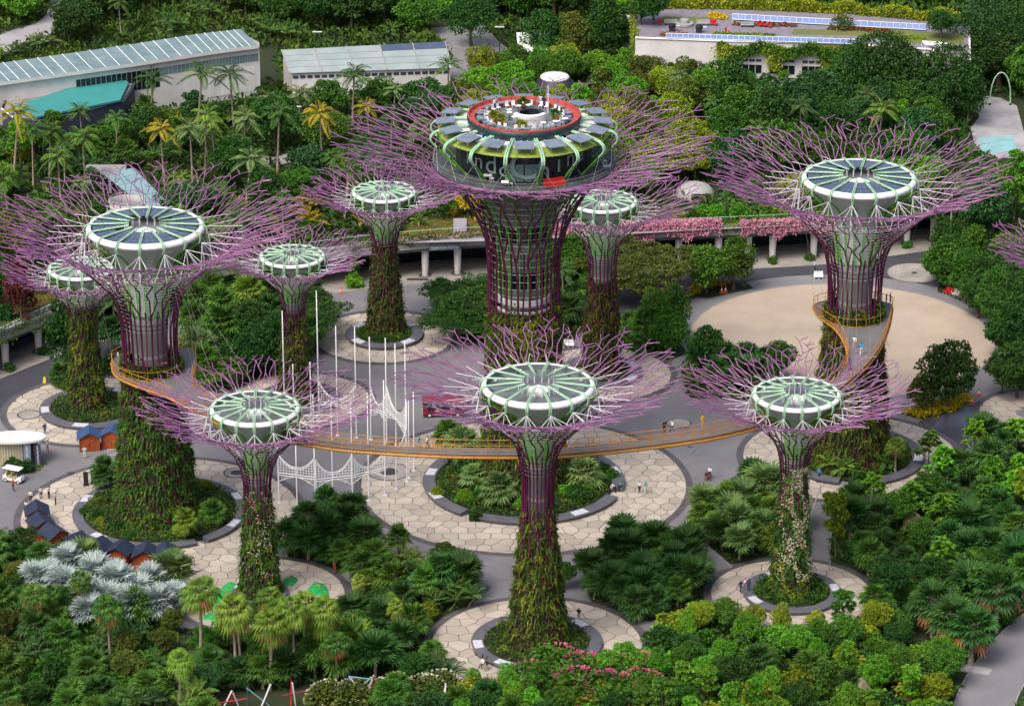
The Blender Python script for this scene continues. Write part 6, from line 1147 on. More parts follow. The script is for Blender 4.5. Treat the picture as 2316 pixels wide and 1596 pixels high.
grove('in the palm grove at back left', [(-70, 440), (-70, 366), (200, 366), (310, 340), (330, 290), (430, 300), (600, 280), (650, 262), (1010, 258), (990, 330), (840, 400), (700, 440), (560, 470), (380, 470), (200, 480)], TZ, 4.7, [(7, 'feather', 3, ['p_green', 'p_green', 'p_dark', 'p_green', 'p_teal', 'p_lime']), (.9, 'feather', 3, ['p_yellow']), (2.2, 'clump', 2, ['p_green', 'p_lime', 'p_dark']), (1.6, 'fan', 3, PALM), (1.6, 'loose_a', 2, DK), (1.2, 'round_b', 2, BR), (.8, 'slim', 2, BR)], 2600, (.85, 1.25))
grove('below the teal roof', [(-70, 335), (290, 312), (330, 280), (440, 285), (600, 265), (620, 285), (430, 305), (330, 345), (-70, 372)], TZ, 3.2, [(3, 'clump', 2, ['p_green', 'p_lime', 'p_dark'], 1, 1.15), (2, 'shrub', 3, ['l_mid', 'l_yellow', 'l_dark'], .7, 2.2), (1.5, 'fan', 3, PALM), (1, 'loose_a', 2, DK, 1.2, .7)], 900, (.75, 1.0))
grove('above the left arcade', [(180, 500), (380, 480), (560, 480), (860, 420), (890, 500), (700, 545), (560, 575), (420, 600), (280, 620), (200, 590)], TZ, 4.2, [(2, 'loose_a', 2, DK), (2, 'round_b', 2, BR), (2, 'feather', 3, PALM), (1, 'shrub', 3, YE, .6, 1.6), (1.2, 'clump', 2, ['p_yellow', 'p_lime'])], 900, (.75, 1.05))
grove('behind the central supertree canopy', [(1010, 215), (1200, 235), (1330, 235), (1400, 205), (1620, 215), (1620, 430), (1400, 470), (1120, 450), (1010, 330)], TZ, 4.4, [(3, 'round_b', 2, YE), (3, 'loose_a', 2, YE), (2, 'round_a', 2, ['l_bright', 'l_mid', 'l_yellow']), (1.2, 'feather', 3, PALM), (1, 'slim', 2, YE)], 1800, (.8, 1.1))
grove('in the woods at back right', [(1620, 262), (1900, 268), (2080, 215), (2110, 210), (2100, 330), (2110, 440), (2190, 500), (2420, 500), (2420, 540), (2140, 530), (1980, 455), (1850, 430), (1620, 430)], TZ, 4.5, [(3, 'round_a', 2, BR), (2.5, 'loose_a', 2, ['l_mid', 'l_dark', 'l_yellow']), (2, 'loose_b', 2, BR), (1.5, 'feather', 3, PALM), (1.6, 'oval', 2, DK), (1, 'cone', 2, DK), (1.2, 'slim', 2, BR)], 2600, (.85, 1.25))
grove('in front of the roof garden building', [(1910, 190), (1960, 170), (2080, 180), (2080, 225), (1930, 235)], TZ, 5.4, [(3, 'big', 2, DK), (1, 'oval', 2, DK)], 500, (1.0, 1.3))
grove('at the far right behind the court', [(2205, 160), (2290, 90), (2420, 60), (2420, 330), (2330, 260), (2290, 215), (2230, 200)], TZ, 5.2, [(3, 'big', 2, DK), (2, 'round_a', 2, DK), (1, 'cone', 2, DK)], 700, (.95, 1.3))
grove('along the top edge at left', [(170, 90), (180, -60), (640, -80), (1000, -60), (1020, 60), (900, 100), (640, 105), (560, 60), (400, 70), (250, 95)], TZ, 5.0, [(3, 'feather', 3, PALM), (2, 'loose_a', 2, DK), (2, 'round_a', 2, DK), (1.5, 'clump', 2, ['p_green', 'p_lime']), (1.5, 'big', 2, DK)], 1600, (.9, 1.3))
grove('beyond the road at top left', [(-80, 60), (-80, -60), (120, -60), (110, 20), (60, 50)], TZ, 5.0, [(3, 'round_a', 2, ['l_yellow', 'l_olive', 'l_bright'])], 260, (.9, 1.2)); grove('between the road and the glasshouse', [(-80, 175), (-20, 130), (60, 108), (160, 80), (190, 95), (60, 130), (0, 150)], TZ, 4.2, [(3, 'loose_a', 2, DK), (2, 'clump', 2, PALM)], 260, (.8, 1.0))
grove('along the top edge in the middle', [(1010, 50), (1010, -80), (1440, -80), (1430, 10), (1400, 60), (1330, 40), (1170, 42)], TZ, 5.0, [(3, 'round_a', 2, ['l_mid', 'l_dark', 'l_bright']), (2, 'loose_a', 2, ['l_mid', 'l_olive']), (2, 'big', 2, ['l_mid', 'l_dark'])], 900, (.9, 1.25))
grove('along the top edge at right', [(1440, 8), (1440, -80), (2420, -80), (2420, 50), (2230, 60), (2090, 30), (1900, 14)], TZ, 5.6, [(3, 'big', 2, DK), (2, 'loose_a', 2, DK), (2, 'round_a', 2, DK), (1, 'feather', 3, PALM)], 1200, (.85, 1.2))
grove('in front of the glass shed', [(1030, 200), (1100, 175), (1400, 175), (1430, 190), (1200, 205)], TZ, 4.0, [(3, 'round_b', 2, ['l_mid', 'l_bright', 'l_yellow'])], 300, (.7, .95))
grove('in front of the white wall', [(1440, 225), (1620, 240), (1900, 250), (1900, 212), (1620, 205), (1440, 198)], TZ, 4.0, [(3, 'round_b', 2, BR), (2, 'slim', 2, BR), (1, 'loose_b', 2, DK)], 500, (.55, .8))
grove('left of the central court', BEDS['mid_left'], .1, 2.1, [(3, 'fan', 3, ['p_green', 'p_dark', 'p_dark', 'p_lime']), (1, 'broadfan', 2, ['p_dark']), (.8, 'clump', 2, ['p_green'])], 900, (.72, 1.05), -.2)
grove('in the front left palm thicket', BEDS['front_left'], .1, 2.7, [(4, 'fan', 3, ['p_green', 'p_dark', 'p_dark', 'p_green']), (1, 'broadfan', 2, ['p_dark', 'p_green']), (1.4, 'clump', 2, ['p_green', 'p_lime', 'p_dark']), (.7, 'loose_a', 2, DK, 1.2, .6), (1, 'shrub', 3, ['l_mid', 'l_yellow', 'l_bright'], .6, 1.2)], 1700, (.75, 1.1))
grove('right of the front middle supertree', BEDS['front_right'], .1, 2.0, [(4, 'fan', 3, ['p_green', 'p_dark', 'p_dark']), (1.4, 'broadfan', 2, ['p_dark'])], 900, (.7, 1.0), -.2)
grove('left of the white-flowered supertree', BEDS['mid_right'], .1, 2.0, [(3, 'fan', 3, ['p_green', 'p_dark', 'p_lime']), (1, 'broadfan', 2, ['p_dark', 'p_teal'])], 900, (.7, 1.0), -.2)
grove('in the right-hand grove', BEDS['path_right'], .1, 3.1, [(3, 'fan', 3, ['p_dark', 'p_dark', 'p_green']), (1.5, 'broadfan', 2, ['p_dark']), (2, 'loose_a', 2, ['l_dark', 'l_mid'], 1.2, .7), (1.2, 'rosette', 2, ['l_bright', 'l_mid']), (1.5, 'round_b', 2, ['l_mid', 'l_bright', 'l_dark'], 1.2, .7), (.6, 'slim', 2, ['l_bright', 'l_yellow']), (.8, 'shrub', 3, ['l_mid', 'l_olive', 'l_yellow'], .6, 1.3)], 1700, (.8, 1.1))
grove('along the bottom right edge', BEDS['low_right'], .1, 2.9, [(3, 'round_b', 2, ['l_mid', 'l_bright', 'l_dark', 'l_yellow'], 1.1, .68), (2, 'loose_a', 2, ['l_mid', 'l_bright'], 1.1, .62), (1.6, 'slim', 2, ['l_bright', 'l_mid'], 1, .8), (1, 'fan', 3, ['p_dark', 'p_green']), (2, 'shrub', 3, ['l_mid', 'l_yellow', 'l_bright', 'l_dark'], .7, 1.7), (1, 'oval', 2, ['l_yellow', 'l_bright'], 1, .55)], 1900, (.75, 1.05))
grove('in the thicket at lower left', BEDS['low_left'], .1, 2.9, [(3, 'fan', 3, ['p_green', 'p_dark', 'p_green']), (2, 'clump', 2, ['p_green', 'p_dark']), (1.6, 'loose_a', 2, ['l_dark', 'l_olive'], 1.1, .6), (2, 'shrub', 3, ['l_dark', 'l_mid', 'l_olive'], .7, 1.6)], 1300, (.75, 1.05))
grove('behind the central trunk', BEDS['back_mid'], .1, 3.4, [(2, 'round_b', 2, ['l_dark', 'l_mid'], 1, .7), (2, 'fan', 3, ['p_dark', 'p_green'])], 300, (.7, .95)); grove('between left and central supertrees', BEDS['back_left'], .1, 3.0, [(3, 'fan', 3, ['p_green', 'p_dark', 'p_teal']), (2, 'round_b', 2, ['l_dark'], 1, .65)], 300, (.8, 1.05)); grove('right of the sand court', BEDS['court_right'], .1, 3.4, [(3, 'round_a', 2, ['l_dark', 'l_mid'], 1, .85), (1, 'shrub', 3, ['l_mid', 'l_dark'], .6, 1.4)], 500, (.8, 1.1))
# flowering shrubs along the bottom edge
def flowered(vx, vy, sc, m, fm, zone, n=90, lab=None):
    r = at('shrub%d' % (int(vx) % 3), m, vx, vy, sc, zone); d = rand_dirs(n, .4); l = rng.uniform(.10, .2, n); mb = MB(); leafquads(mb, np.c_[d[:, :2] * 1.25, .85 + d[:, 2] * .95], d, l, l * .5, d + [0, 0, .3], .1); mb.build('blossom', fm, r, kind='stuff', local=True); PLANTS[-1] = (*PLANTS[-1][:1], dict(flower_pink='pink-flowered shrub', flower_magenta='magenta-flowered shrub', flower_white='white-flowered shrub', flower_orange='orange-flowered shrub')[fm], *PLANTS[-1][2:])
for vx, vy, s in ((1250, 1535, 2.3), (1320, 1560, 2.4), (1390, 1560, 2.3), (1440, 1545, 2.0), (1300, 1590, 2.2), (1380, 1600, 2.2), (1200, 1560, 2.0), (1450, 1585, 2.0)): flowered(vx, vy, s, 'l_mid', 'flower_magenta', 'below the front middle supertree', 70 if vx < 1280 else 130)
for vx, vy, s in ((850, 1590, 1.8), (900, 1575, 1.7), (960, 1585, 1.9), (1000, 1570, 1.6), (800, 1600, 1.8), (740, 1600, 1.7)): flowered(vx, vy, s, 'l_olive', 'flower_white', 'along the bottom edge at left', 120)
for vx, vy, s in ((1060, 1600, 1.8), (1110, 1605, 1.9)): flowered(vx, vy, s, 'l_yellow', 'flower_orange', 'along the bottom edge', 60)
# labels: what the plant looks like, where it grows, and its place among its likes
ORDW = ['', 'second ', 'third ', 'fourth ', 'fifth ', 'sixth ', 'seventh ', 'eighth ', 'ninth ', 'tenth ']
grp = {}
for rec in PLANTS:
    r, kw, tint, sc, zone, x, y = rec; v = VX(x, y, r.location[2]); size = 'small ' if sc < .78 else ('large ' if sc > 1.12 else ''); grp.setdefault((size, tint, kw, zone), []).append((v[0], r))
for (size, tint, kw, zone), L in grp.items():
    L.sort(key=lambda q: q[0]); base = f'{size}{tint} {kw} {zone}'
    for i, (vx, r) in enumerate(L):
        if len(L) == 1: lb = base
        elif i == 0: lb = base + ', leftmost'
        elif i == len(L) - 1: lb = base + ', rightmost'
        else: lb = base + ', ' + (ORDW[i] if i < 10 else f'{i + 1}th ') + 'from left'
        if len(lb.split()) > 16: print('LONG', lb)
        r['label'] = lb; r['group'] = f'{kw}s {zone}'

# ------------------------------------------------------------------ white poles and lattice arches
def pole(vx, vt, vb, label, r=.085):
    p = G(vx, vb); h = (vb - vt) / (FPX / np.linalg.norm(p - [0, 0, CAM_H]) * cos(PITCH + atan2(vb - 798, FPX))) * 1.02; t = thing('light_pole', label, 'pole', tuple(p), 0, 'white poles of the lattice arches')
    MB().lathe([(r * 1.1, 0), (r, h * .5), (r * .8, h), (.01, h)], 8).build('shaft', 'white', t, True, local=True); MB().lathe([(.28, 0), (.28, .08), (.12, .1)], 10).build('base_plate', 'strut', t, local=True); return p, h
zc = lambda x, y: ((680 + x / 2.955) / 1.1054, (740 + y / 2.955) / 1.1054)
PL = [(98, 140, 1010, 'by the slim supertree trunk'), (350, 0, 1000, 'tallest, left of the back court'), (486, 245, 1030, 'in the back row, second'), (624, 250, 1045, 'in the back row, third'), (731, 325, 1060, 'in the back row, fourth'), (848, 335, 1105, 'in the back row, fifth'), (918, 375, 1108, 'in the back row, sixth'), (990, 355, 1112, 'in the back row at right'),
      (165, 515, 990, 'short, behind the front left dish'), (292, 500, 985, 'short, right of the front left dish'), (308, 730, 1010, 'short, in the branches'), (52, 1120, 1525, 'at the left front corner'), (186, 1080, 1545, 'in the front row, second'), (320, 1095, 1530, 'in the front row, third'), (449, 790, 1450, 'in the front row, fourth'), (594, 790, 1450, 'in the front row, fifth'), (716, 740, 1508, 'in the front row, sixth'), (836, 650, 1470, 'in the front row, seventh'), (918, 1090, 1422, 'in the front row, eighth'), (998, 785, 1372, 'in the front row, ninth'), (1014, 785, 1347, 'in the front row, tenth'), (1050, 725, 1290, 'at the right front corner')]
for x, a, b, w in PL: vx, vt = zc(x, a); pole(vx, vt, zc(x, b)[1], f'thin white pole {w} of the lattice arches')
def lattice(label, a, b, zb, zt, zd, ya=None):
    """hung panel: square mesh between a straight foot and a scalloped head, scrolls below"""
    a, b = G(*zc(*a)), G(*zc(*b)); W = np.linalg.norm(b - a); ex = (b - a) / W; t = thing('lattice_arch', label, 'lattice', tuple(a + [0, 0, 0]), 0, 'white lattice arches'); mb = MB(); P = lambda u, z: a + ex * u + [0, 0, z]
    top = lambda u: zd + (zt - zd) * abs(2 * u / W - 1) ** 2.2; n = max(8, int(W / .36))
    for i in range(n + 1): u = W * i / n; mb.bar(P(u, zb + .35), P(u, top(u)), .032, 4)
    for z in np.arange(zb + .35, zt, .36):
        us = [W * i / 40 for i in range(41) if top(W * i / 40) > z]
        if len(us) < 2: continue
        run = [us[0]]
        for q in us[1:] + [1e9]:
            if q - run[-1] > W / 30:
                if len(run) > 1: mb.bar(P(run[0], z), P(run[-1], z), .032, 4)
                run = []
            run.append(q)
    mb.build('mesh', 'white', t)
    us = np.linspace(0, W, 25); MB().tube([P(u, top(u)) for u in us], .07, 5).build('head_rail', 'white', t); MB().tube([P(u, top(u) - .22) for u in us], .045, 4).build('head_rail', 'white', t); MB().bar(P(0, zb + .3), P(W, zb + .3), .06, 4).build('foot_rail', 'white', t); MB().bar(P(0, zb), P(W, zb), .06, 4).build('foot_rail', 'white', t)
    for s in (0, 1):
        q = np.linspace(0, 1, 14); MB().tube([P((W * .5 * f if s == 0 else W - W * .5 * f), zb - .95 * (1 - f) ** 1.6) for f in q], .045, 4).build('brace', 'white', t); th = np.linspace(0, 5 * pi, 26); c = .75 if s == 0 else W - .75; MB().tube([P(c + (.42 - .025 * k) * cos(v), zb - .38 + (.42 - .025 * k) * sin(v)) for k, v in enumerate(th) if .42 - .025 * k > .03], .03, 4).build('scroll', 'white', t)
    MB().bar(P(.0, zb - 1.0), P(.0, zt), .10, 5).build('side_post', 'white', t); MB().bar(P(W, zb - 1.0), P(W, zt), .10, 5).build('side_post', 'white', t)
lattice('white scalloped lattice arch at left in front of the skyway', (52, 1525), (320, 1560), 3.9, 6.9, 5.2); lattice('white scalloped lattice arch in the middle in front of the skyway', (330, 1560), (592, 1530), 3.6, 6.6, 4.6); lattice('white scalloped lattice arch at right in front of the skyway', (596, 1530), (838, 1472), 3.6, 6.6, 4.6); lattice('white scalloped lattice arch turning back under the skyway', (842, 1470), (998, 1372), 4.6, 7.6, 5.6)
lattice('white scalloped lattice arch standing behind the front left canopy', (352, 1005), (612, 1050), 4.2, 7.4, 5.3); lattice('white scalloped lattice arch left of the paired tall poles', (736, 1063), (848, 1105), 4.4, 7.6, 5.6); lattice('white scalloped lattice arch right of the paired tall poles', (852, 1107), (992, 1250), 5.0, 8.6, 6.4)

# ------------------------------------------------------------------ wooden huts
def hut(label, p, rz, w=2.7, d=2.3, rf='hut_roof'):
    t = thing('market_hut', label, 'hut', (p[0], p[1], 0), rz, 'red wooden huts')
    MB().box((0, 0, .95), (w, d, 1.86)).build('wall', 'hut_wood', t, local=True); g = MB(); g.add([(-w / 2, -d / 2 + .01, 1.88), (w / 2, -d / 2 + .01, 1.88), (0, -d / 2 + .01, 2.62), (-w / 2, d / 2 - .01, 1.88), (w / 2, d / 2 - .01, 1.88), (0, d / 2 - .01, 2.62)], [[0, 1, 2], [5, 4, 3]]); g.build('gable', 'hut_wood', t, local=True)
    for s in (-1, 1):
        v = np.array([(0, -d / 2 - .35, 2.72), (0, d / 2 + .3, 2.72), (s * (w / 2 + .3), d / 2 + .3, 1.78), (s * (w / 2 + .3), -d / 2 - .35, 1.78)]); v = v if s < 0 else v[::-1]; MB().add(np.r_[v + [0, 0, .06], v], np.array([[0, 1, 2, 3], [7, 6, 5, 4], [0, 4, 5, 1], [1, 5, 6, 2], [2, 6, 7, 3], [3, 7, 4, 0]])).build('roof_slope', rf, t, local=True)
    for s in (-.36, .36): o = MB().box((s, -d / 2 - .03, .92), (.66, .06, 1.6)).build('shutter_door', 'hut_wood', t, local=True); MB().box((s * .3, -d / 2 - .08, .95), (.06, .05, .22)).build('handle', 'charcoal', o, local=True)
    for s in (-1, 1): MB().box((s * (w / 2 - .05), -d / 2 - .02, .95), (.1, .08, 1.9)).build('corner_post', 'orange_dark', t, local=True)
hw = ['beside the kerb, left one of the pair', 'right one of the pair, half behind the left trunk']
for (vx, vy, rz), w in zip(((203, 1013, .12), (257, 1008, -.12)), hw): hut('red wooden hut with blue roof ' + w, G(vx, vy), rz)
HW = ['topmost of the curved row', 'second from top in the curved row', 'third from top in the curved row', 'fourth in the curved row, behind palms', 'fifth in the curved row, behind palms', 'sixth in the curved row, beside palms', 'seventh in the curved row, beside palms', 'last of the curved row beside palms']
for (vx, vy), w in zip([(83, 1146), (93, 1173), (122, 1196), (165, 1213), (218, 1226), (270, 1234), (328, 1240), (376, 1240)], HW):
    p = G(vx, vy, 2.4); th = atan2(p[1] - 415.6, p[0] + 44.6); hut('dark blue roofed red hut, ' + w, p, th + pi / 2 + pi / 2 * (1 if vx < 130 else 0) + (pi if vx < 130 else 0), 2.6, 2.6, 'hut_roof_dark')
# ------------------------------------------------------------------ ticket kiosk
kp = G(48, 1045); t = thing('ticket_kiosk', 'ticket kiosk with rounded pale roof and dark upright signs', 'kiosk', tuple(kp), .05)
q = spline([(-4.3, -.5), (-3.2, 1.6), (-.5, 2.2), (2.2, 1.6), (3.35, .4), (2.9, -.9), (.6, -1.7), (-2.6, -1.6), (-4.3, -.5)], 5)[:-1]; MB().prism([tuple(v) for v in q], 3.35, 3.62).build('roof', 'white_roof', t, local=True); MB().prism([(v[0] * .95, v[1] * .95) for v in q], 3.25, 3.349).build('roof_edge', 'strut', t, local=True)
MB().box((-1.4, .2, 1.62), (3.4, 2.0, 3.24)).build('cabin', 'white_wall', t, local=True)
for i in range(9): MB().box((-2.9 + i * .36, -.84, 1.6), (.22, .06, 3.1)).build('slat', 'cart_seat', t, local=True)
MB().box((1.3, .2, 1.62), (1.8, 2.0, 3.24)).build('dark_cabin', 'charcoal', t, local=True)
for x, w, m in ((.95, .95, 'shade_panel'), (2.35, .8, 'navy')): MB().box((x, -1.25, 1.55), (w, .12, 3.05)).build('sign_panel', m, t, local=True)
me = text_mesh('OCBC SKYWAY', .42); me.materials.append(MT['letter_white']); o = link('sign_lettering', me, t, None, (.95, -1.325, 1.5)); o.rotation_euler = (pi / 2, -pi / 2, 0)
me = text_mesh('TICKETING BOOTH', .30); me.materials.append(MT['letter_white']); o = link('sign_lettering', me, t, None, (2.35, -1.325, 1.5)); o.rotation_euler = (pi / 2, -pi / 2, 0)
ob = undergrowth('grass and dark shrub patch in front of the ticket kiosk', [(40, 1075), (88, 1065), (118, 1040), (90, 1052), (60, 1062)], .0, 30, (.25, .5), 'hedge', .3)
for vx, vy in ((28, 1058), (45, 1064), (58, 1066)): at('shrub0', 'l_dark', vx, vy, .9, 'in front of the ticket kiosk'); PLANTS[-1][0]['label'] = f'dark green shrub in front of the ticket kiosk, ' + {28: 'leftmost', 45: 'middle', 58: 'rightmost'}[vx]; PLANTS[-1][0]['group'] = 'kiosk shrubs'
# ------------------------------------------------------------------ wheels and vehicles
def wheel(t, x, y, r=.26, w=.2):
    o = MB().lathe([(r * .6, -w / 2), (r, -w / 2), (r, w / 2), (r * .6, w / 2)], 14); v = o.V[0]; o.V[0] = np.c_[v[:, 0] + x, v[:, 2] + y, v[:, 1] + r]; o = o.build('wheel', 'rubber', t, local=True)
    h = MB().lathe([(.01, -w / 2 - .005), (r * .6, -w / 2 + .02), (r * .6, w / 2 - .02), (.01, w / 2 + .005)], 12); v = h.V[0]; h.V[0] = np.c_[v[:, 0] + x, v[:, 2] + y, v[:, 1] + r]; h.build('hub', 'strut', o, local=True)
bp = G(32, 1088); t = thing('golf_buggy', 'white golf buggy with flat white canopy parked at far left', 'buggy', tuple(bp), -.42)
body = MB().box((-.05, 0, .42), (2.7, 1.15, .26)).box((1.0, 0, .68), (.75, 1.12, .42), 0, 0, (.72, .9)).box((-1.05, 0, .62), (.55, 1.15, .5)); body.build('body', 'white', t, local=True); MB().box((0, 0, .30), (2.5, 1.0, .14)).build('chassis', 'charcoal', t, local=True)
for x in (-.55, .25): MB().box((x, 0, .72), (.5, 1.0, .18)).box((x - .28, 0, 1.02), (.12, 1.0, .5)).build('seat', 'cart_seat', t, local=True)
MB().box((-.1, 0, 1.92), (2.5, 1.3, .09), 0, 0, (.94, .9)).build('canopy', 'white', t, local=True)
for x, dx in ((-1.15, 0), (.95, -.25)):
    for s in (-.52, .52): MB().bar((x, s, .7), (x + dx, s, 1.9), .028, 4).build('canopy_post', 'charcoal', t, local=True)
MB().box((.86, 0, 1.3), (.03, 1.0, .75)).build('windscreen', 'glass_dark', t, local=True); MB().tube([(.55 + .0 * cos(a), .28 + .17 * cos(a), 1.05 + .17 * sin(a)) for a in np.linspace(0, 2 * pi, 10)], .02, 4).build('steering_wheel', 'charcoal', t, local=True)
for x in (-.95, .95):
    for s in (-.52, .52): wheel(t, x, s)
for s in (-.38, .38): MB().box((1.36, s, .62), (.06, .2, .12)).build('headlight', 'panel_glass', t, local=True)
tp = G(1003, 938); t = thing('tram', 'dark red open-sided garden tram under the front middle canopy', 'tram', tuple(tp), .06); L_ = 5.6; tp_z = tp
MB().box((0, 0, .55), (L_, 1.8, .5)).build('body', 'tram_red', t, local=True); MB().box((0, 0, 2.42), (L_ + .2, 2.0, .16), 0, 0, (.97, .85)).build('roof', 'tram_red', t, local=True); MB().box((0, 0, .28), (L_ - .3, 1.6, .14)).build('chassis', 'charcoal', t, local=True)
MB().box((-L_ / 2 + .35, 0, 1.05), (.7, 1.78, .7)).build('nose', 'tram_red', t, local=True); MB().box((-L_ / 2 + .02, 0, 1.75), (.05, 1.6, .85)).build('windscreen', 'glass_dark', t, local=True)
for i in range(6):
    for s in (-.86, .86): MB().bar((-L_ / 2 + .12 + i * (L_ - .24) / 5, s, .75), (-L_ / 2 + .12 + i * (L_ - .24) / 5, s, 2.38), .045, 4).build('pillar', 'tram_red', t, local=True)
for i in range(5): MB().box((-1.7 + i * .95, 0, .98), (.5, 1.6, .36)).box((-1.95 + i * .95, 0, 1.35), (.1, 1.6, .55)).build('bench', 'cart_seat' if i % 2 else 'charcoal', t, local=True)
for x in (-1.9, 1.9):
    for s in (-.82, .82): wheel(t, x, s, .33, .22)
for s in (-.6, .6): MB().box((-L_ / 2 - .02, s, .68), (.06, .3, .18)).build('headlight', 'white', t, local=True)

# ------------------------------------------------------------------ people: one continuous body each, several poses
def body_mesh(pose):
    J = dict(pel=(0, 0, .95), wai=(0, 0, 1.08), che=(0, 0, 1.32), nek=(0, 0, 1.49), chin=(0, -.01, 1.55), hd=(0, -.015, 1.64), top=(0, .0, 1.735))
    for s, k in ((-1, 'l'), (1, 'r')):
        J.update({'sh' + k: (s * .19, 0, 1.42), 'el' + k: (s * .25, .02, 1.15), 'wr' + k: (s * .25, -.05, .92), 'ha' + k: (s * .25, -.07, .83), 'hp' + k: (s * .10, 0, .90), 'kn' + k: (s * .11, -.02, .50), 'an' + k: (s * .11, .01, .09), 'to' + k: (s * .12, -.15, .04)})
    if pose == 'walk': J.update(knl=(-.11, -.16, .52), anl=(-.11, -.22, .10), tol=(-.11, -.37, .06), knr=(.11, .05, .50), anr=(.11, .28, .14), tor=(.12, .17, .04), ell=(-.25, .12, 1.16), wrl=(-.24, .14, .94), hal=(-.24, .13, .85), elr=(.25, -.06, 1.17), wrr=(.24, -.22, 1.0), har=(.24, -.28, .94))
    if pose == 'hold': J.update(elr=(.26, -.06, 1.18), wrr=(.14, -.26, 1.24), har=(.07, -.32, 1.28), ell=(-.26, -.06, 1.18), wrl=(-.14, -.26, 1.22), hal=(-.07, -.32, 1.26))
    if pose == 'bend':
        for k in ('wai', 'che', 'nek', 'chin', 'hd', 'top', 'shl', 'shr'): x, y, z = J[k]; d = z - .95; J[k] = (x, y - d * .82, .95 + d * .57)
        for k in 'lr': s = -1 if k == 'l' else 1; J.update({'el' + k: (s * .22, -.5, .92), 'wr' + k: (s * .18, -.62, .72), 'ha' + k: (s * .16, -.66, .64)})
    if pose == 'sit':
        for k in list(J):
            x, y, z = J[k]
            if k[:2] in ('kn', 'an', 'to'): continue
            J[k] = (x, y, z - .47)
        for k in 'lr': s = -1 if k == 'l' else 1; J.update({'kn' + k: (s * .13, -.42, .47), 'an' + k: (s * .13, -.44, .08), 'to' + k: (s * .13, -.60, .04), 'el' + k: (s * .25, -.10, .72), 'wr' + k: (s * .18, -.30, .62), 'ha' + k: (s * .14, -.38, .60)})
    E = [('pel', 'wai'), ('wai', 'che'), ('che', 'nek'), ('nek', 'chin'), ('chin', 'hd'), ('hd', 'top')]
    for k in 'lr': E += [('che', 'sh' + k), ('sh' + k, 'el' + k), ('el' + k, 'wr' + k), ('wr' + k, 'ha' + k), ('pel', 'hp' + k), ('hp' + k, 'kn' + k), ('kn' + k, 'an' + k), ('an' + k, 'to' + k)]
    Rr = dict(pel=(.15, .11), wai=(.135, .10), che=(.165, .115), nek=(.06, .06), chin=(.075, .085), hd=(.088, .105), top=(.06, .07), sh=(.075, .075), el=(.05, .05), wr=(.036, .036), ha=(.038, .05), hp=(.105, .105), kn=(.068, .068), an=(.045, .05), to=(.045, .035))
    N = list(J); me = bpy.data.meshes.new('body'); me.from_pydata([J[k] for k in N], [(N.index(a), N.index(b)) for a, b in E], []); o = bpy.data.objects.new('body', me); COL.objects.link(o); m = o.modifiers.new('s', 'SKIN'); m.use_smooth_shade = True
    for i, k in enumerate(N): me.skin_vertices[0].data[i].radius = Rr.get(k, Rr.get(k[:2])); me.skin_vertices[0].data[i].use_root = k == 'pel'
    sb = o.modifiers.new('d', 'SUBSURF'); sb.levels = sb.render_levels = 1; dg = bpy.context.evaluated_depsgraph_get(); out = bpy.data.meshes.new_from_object(o.evaluated_get(dg)); bpy.data.objects.remove(o)
    K = np.array([J[k] for k in N]); reg = dict(pel=3, wai=2, che=2, nek=2, chin=0, hd=0, top=1, sh=2, el=2, wr=0, ha=0, hp=3, kn=3, an=3, to=4); hdv = np.array(J['hd'])
    out.materials.clear()
    for c in ('skin', 'hair', 'c_white', 'c_black', 'c_black'): out.materials.append(MT[c])
    for p in out.polygons:
        c = np.array(p.center); i = int(np.argmin(np.sum((K - c) ** 2, 1))); k = N[i]; v = reg.get(k, reg.get(k[:2])); d = c - hdv
        if k in ('hd', 'chin', 'top') and (d[1] > .02 or d[2] > .055): v = 1
        p.material_index = v
    return out
POSE = {k: body_mesh(k) for k in ('stand', 'walk', 'hold', 'bend', 'sit')}
def person(label, vx, vy, shirt, legs, pose='stand', rz=None, z=0.0, sc=1.0, loc=None, short=False):
    p = loc if loc is not None else G(vx, vy, z); o = link('person', POSE[pose], None, None, tuple(p), rz if rz is not None else random.uniform(0, 6.28), sc); setmat(o, 'skin', 'hair', shirt, legs, 'c_white' if 'white' in shirt else 'c_black'); tag(o, label, 'person'); return o
person('person in dark shirt and khaki shorts on the front middle court', 1309, 1403, 'c_black', 'c_khaki', 'hold', 3.0)
person('person in white top and dark shorts, left of the couple on the central court', 1446, 1114, 'c_white', 'c_black', 'walk', .3); person('person in teal shirt, right of the couple on the central court', 1460, 1116, 'c_teal', 'c_cream', 'walk', .2)
person('person in white shirt pushing a pram on the plaza', 1605, 1082, 'c_white', 'c_black', 'walk', 2.8)
person('person in blue shirt walking at left beside the white-flowered supertree planter', 1675, 1340, 'c_navy', 'c_navy', 'walk', .6); person('person in blue shirt facing away on the planter edge at right', 1693, 1336, 'c_navy', 'c_black', 'stand', 2.9, .62)
for i, (vx, vy, ps_, w) in enumerate(((60, 1160, 'walk', 'nearest the blue hut roof'), (70, 1136, 'stand', 'second from left'), (93, 1128, 'hold', 'in the middle'), (111, 1126, 'hold', 'second from right'), (126, 1140, 'stand', 'at right by the hut'))): person(f'person in white shirt in the group by the huts, {w}', vx, vy, 'c_cream', 'c_black', ps_, 2.6 + i * .5)
person('person in orange shirt beside the golf buggy', 30, 1110, 'c_orange', 'c_navy', 'walk', 1.0); person('person in pale blue shirt and shorts in front of the red hut', 192, 1036, 'c_sky', 'c_cream', 'hold', 0.1); person('person in white shirt and red shorts beside the ticket kiosk', 108, 1022, 'c_white', 'c_red', 'walk', 1.2); person('person in dark clothes by the far left planter', 102, 983, 'c_navy', 'c_navy', 'walk', .2)
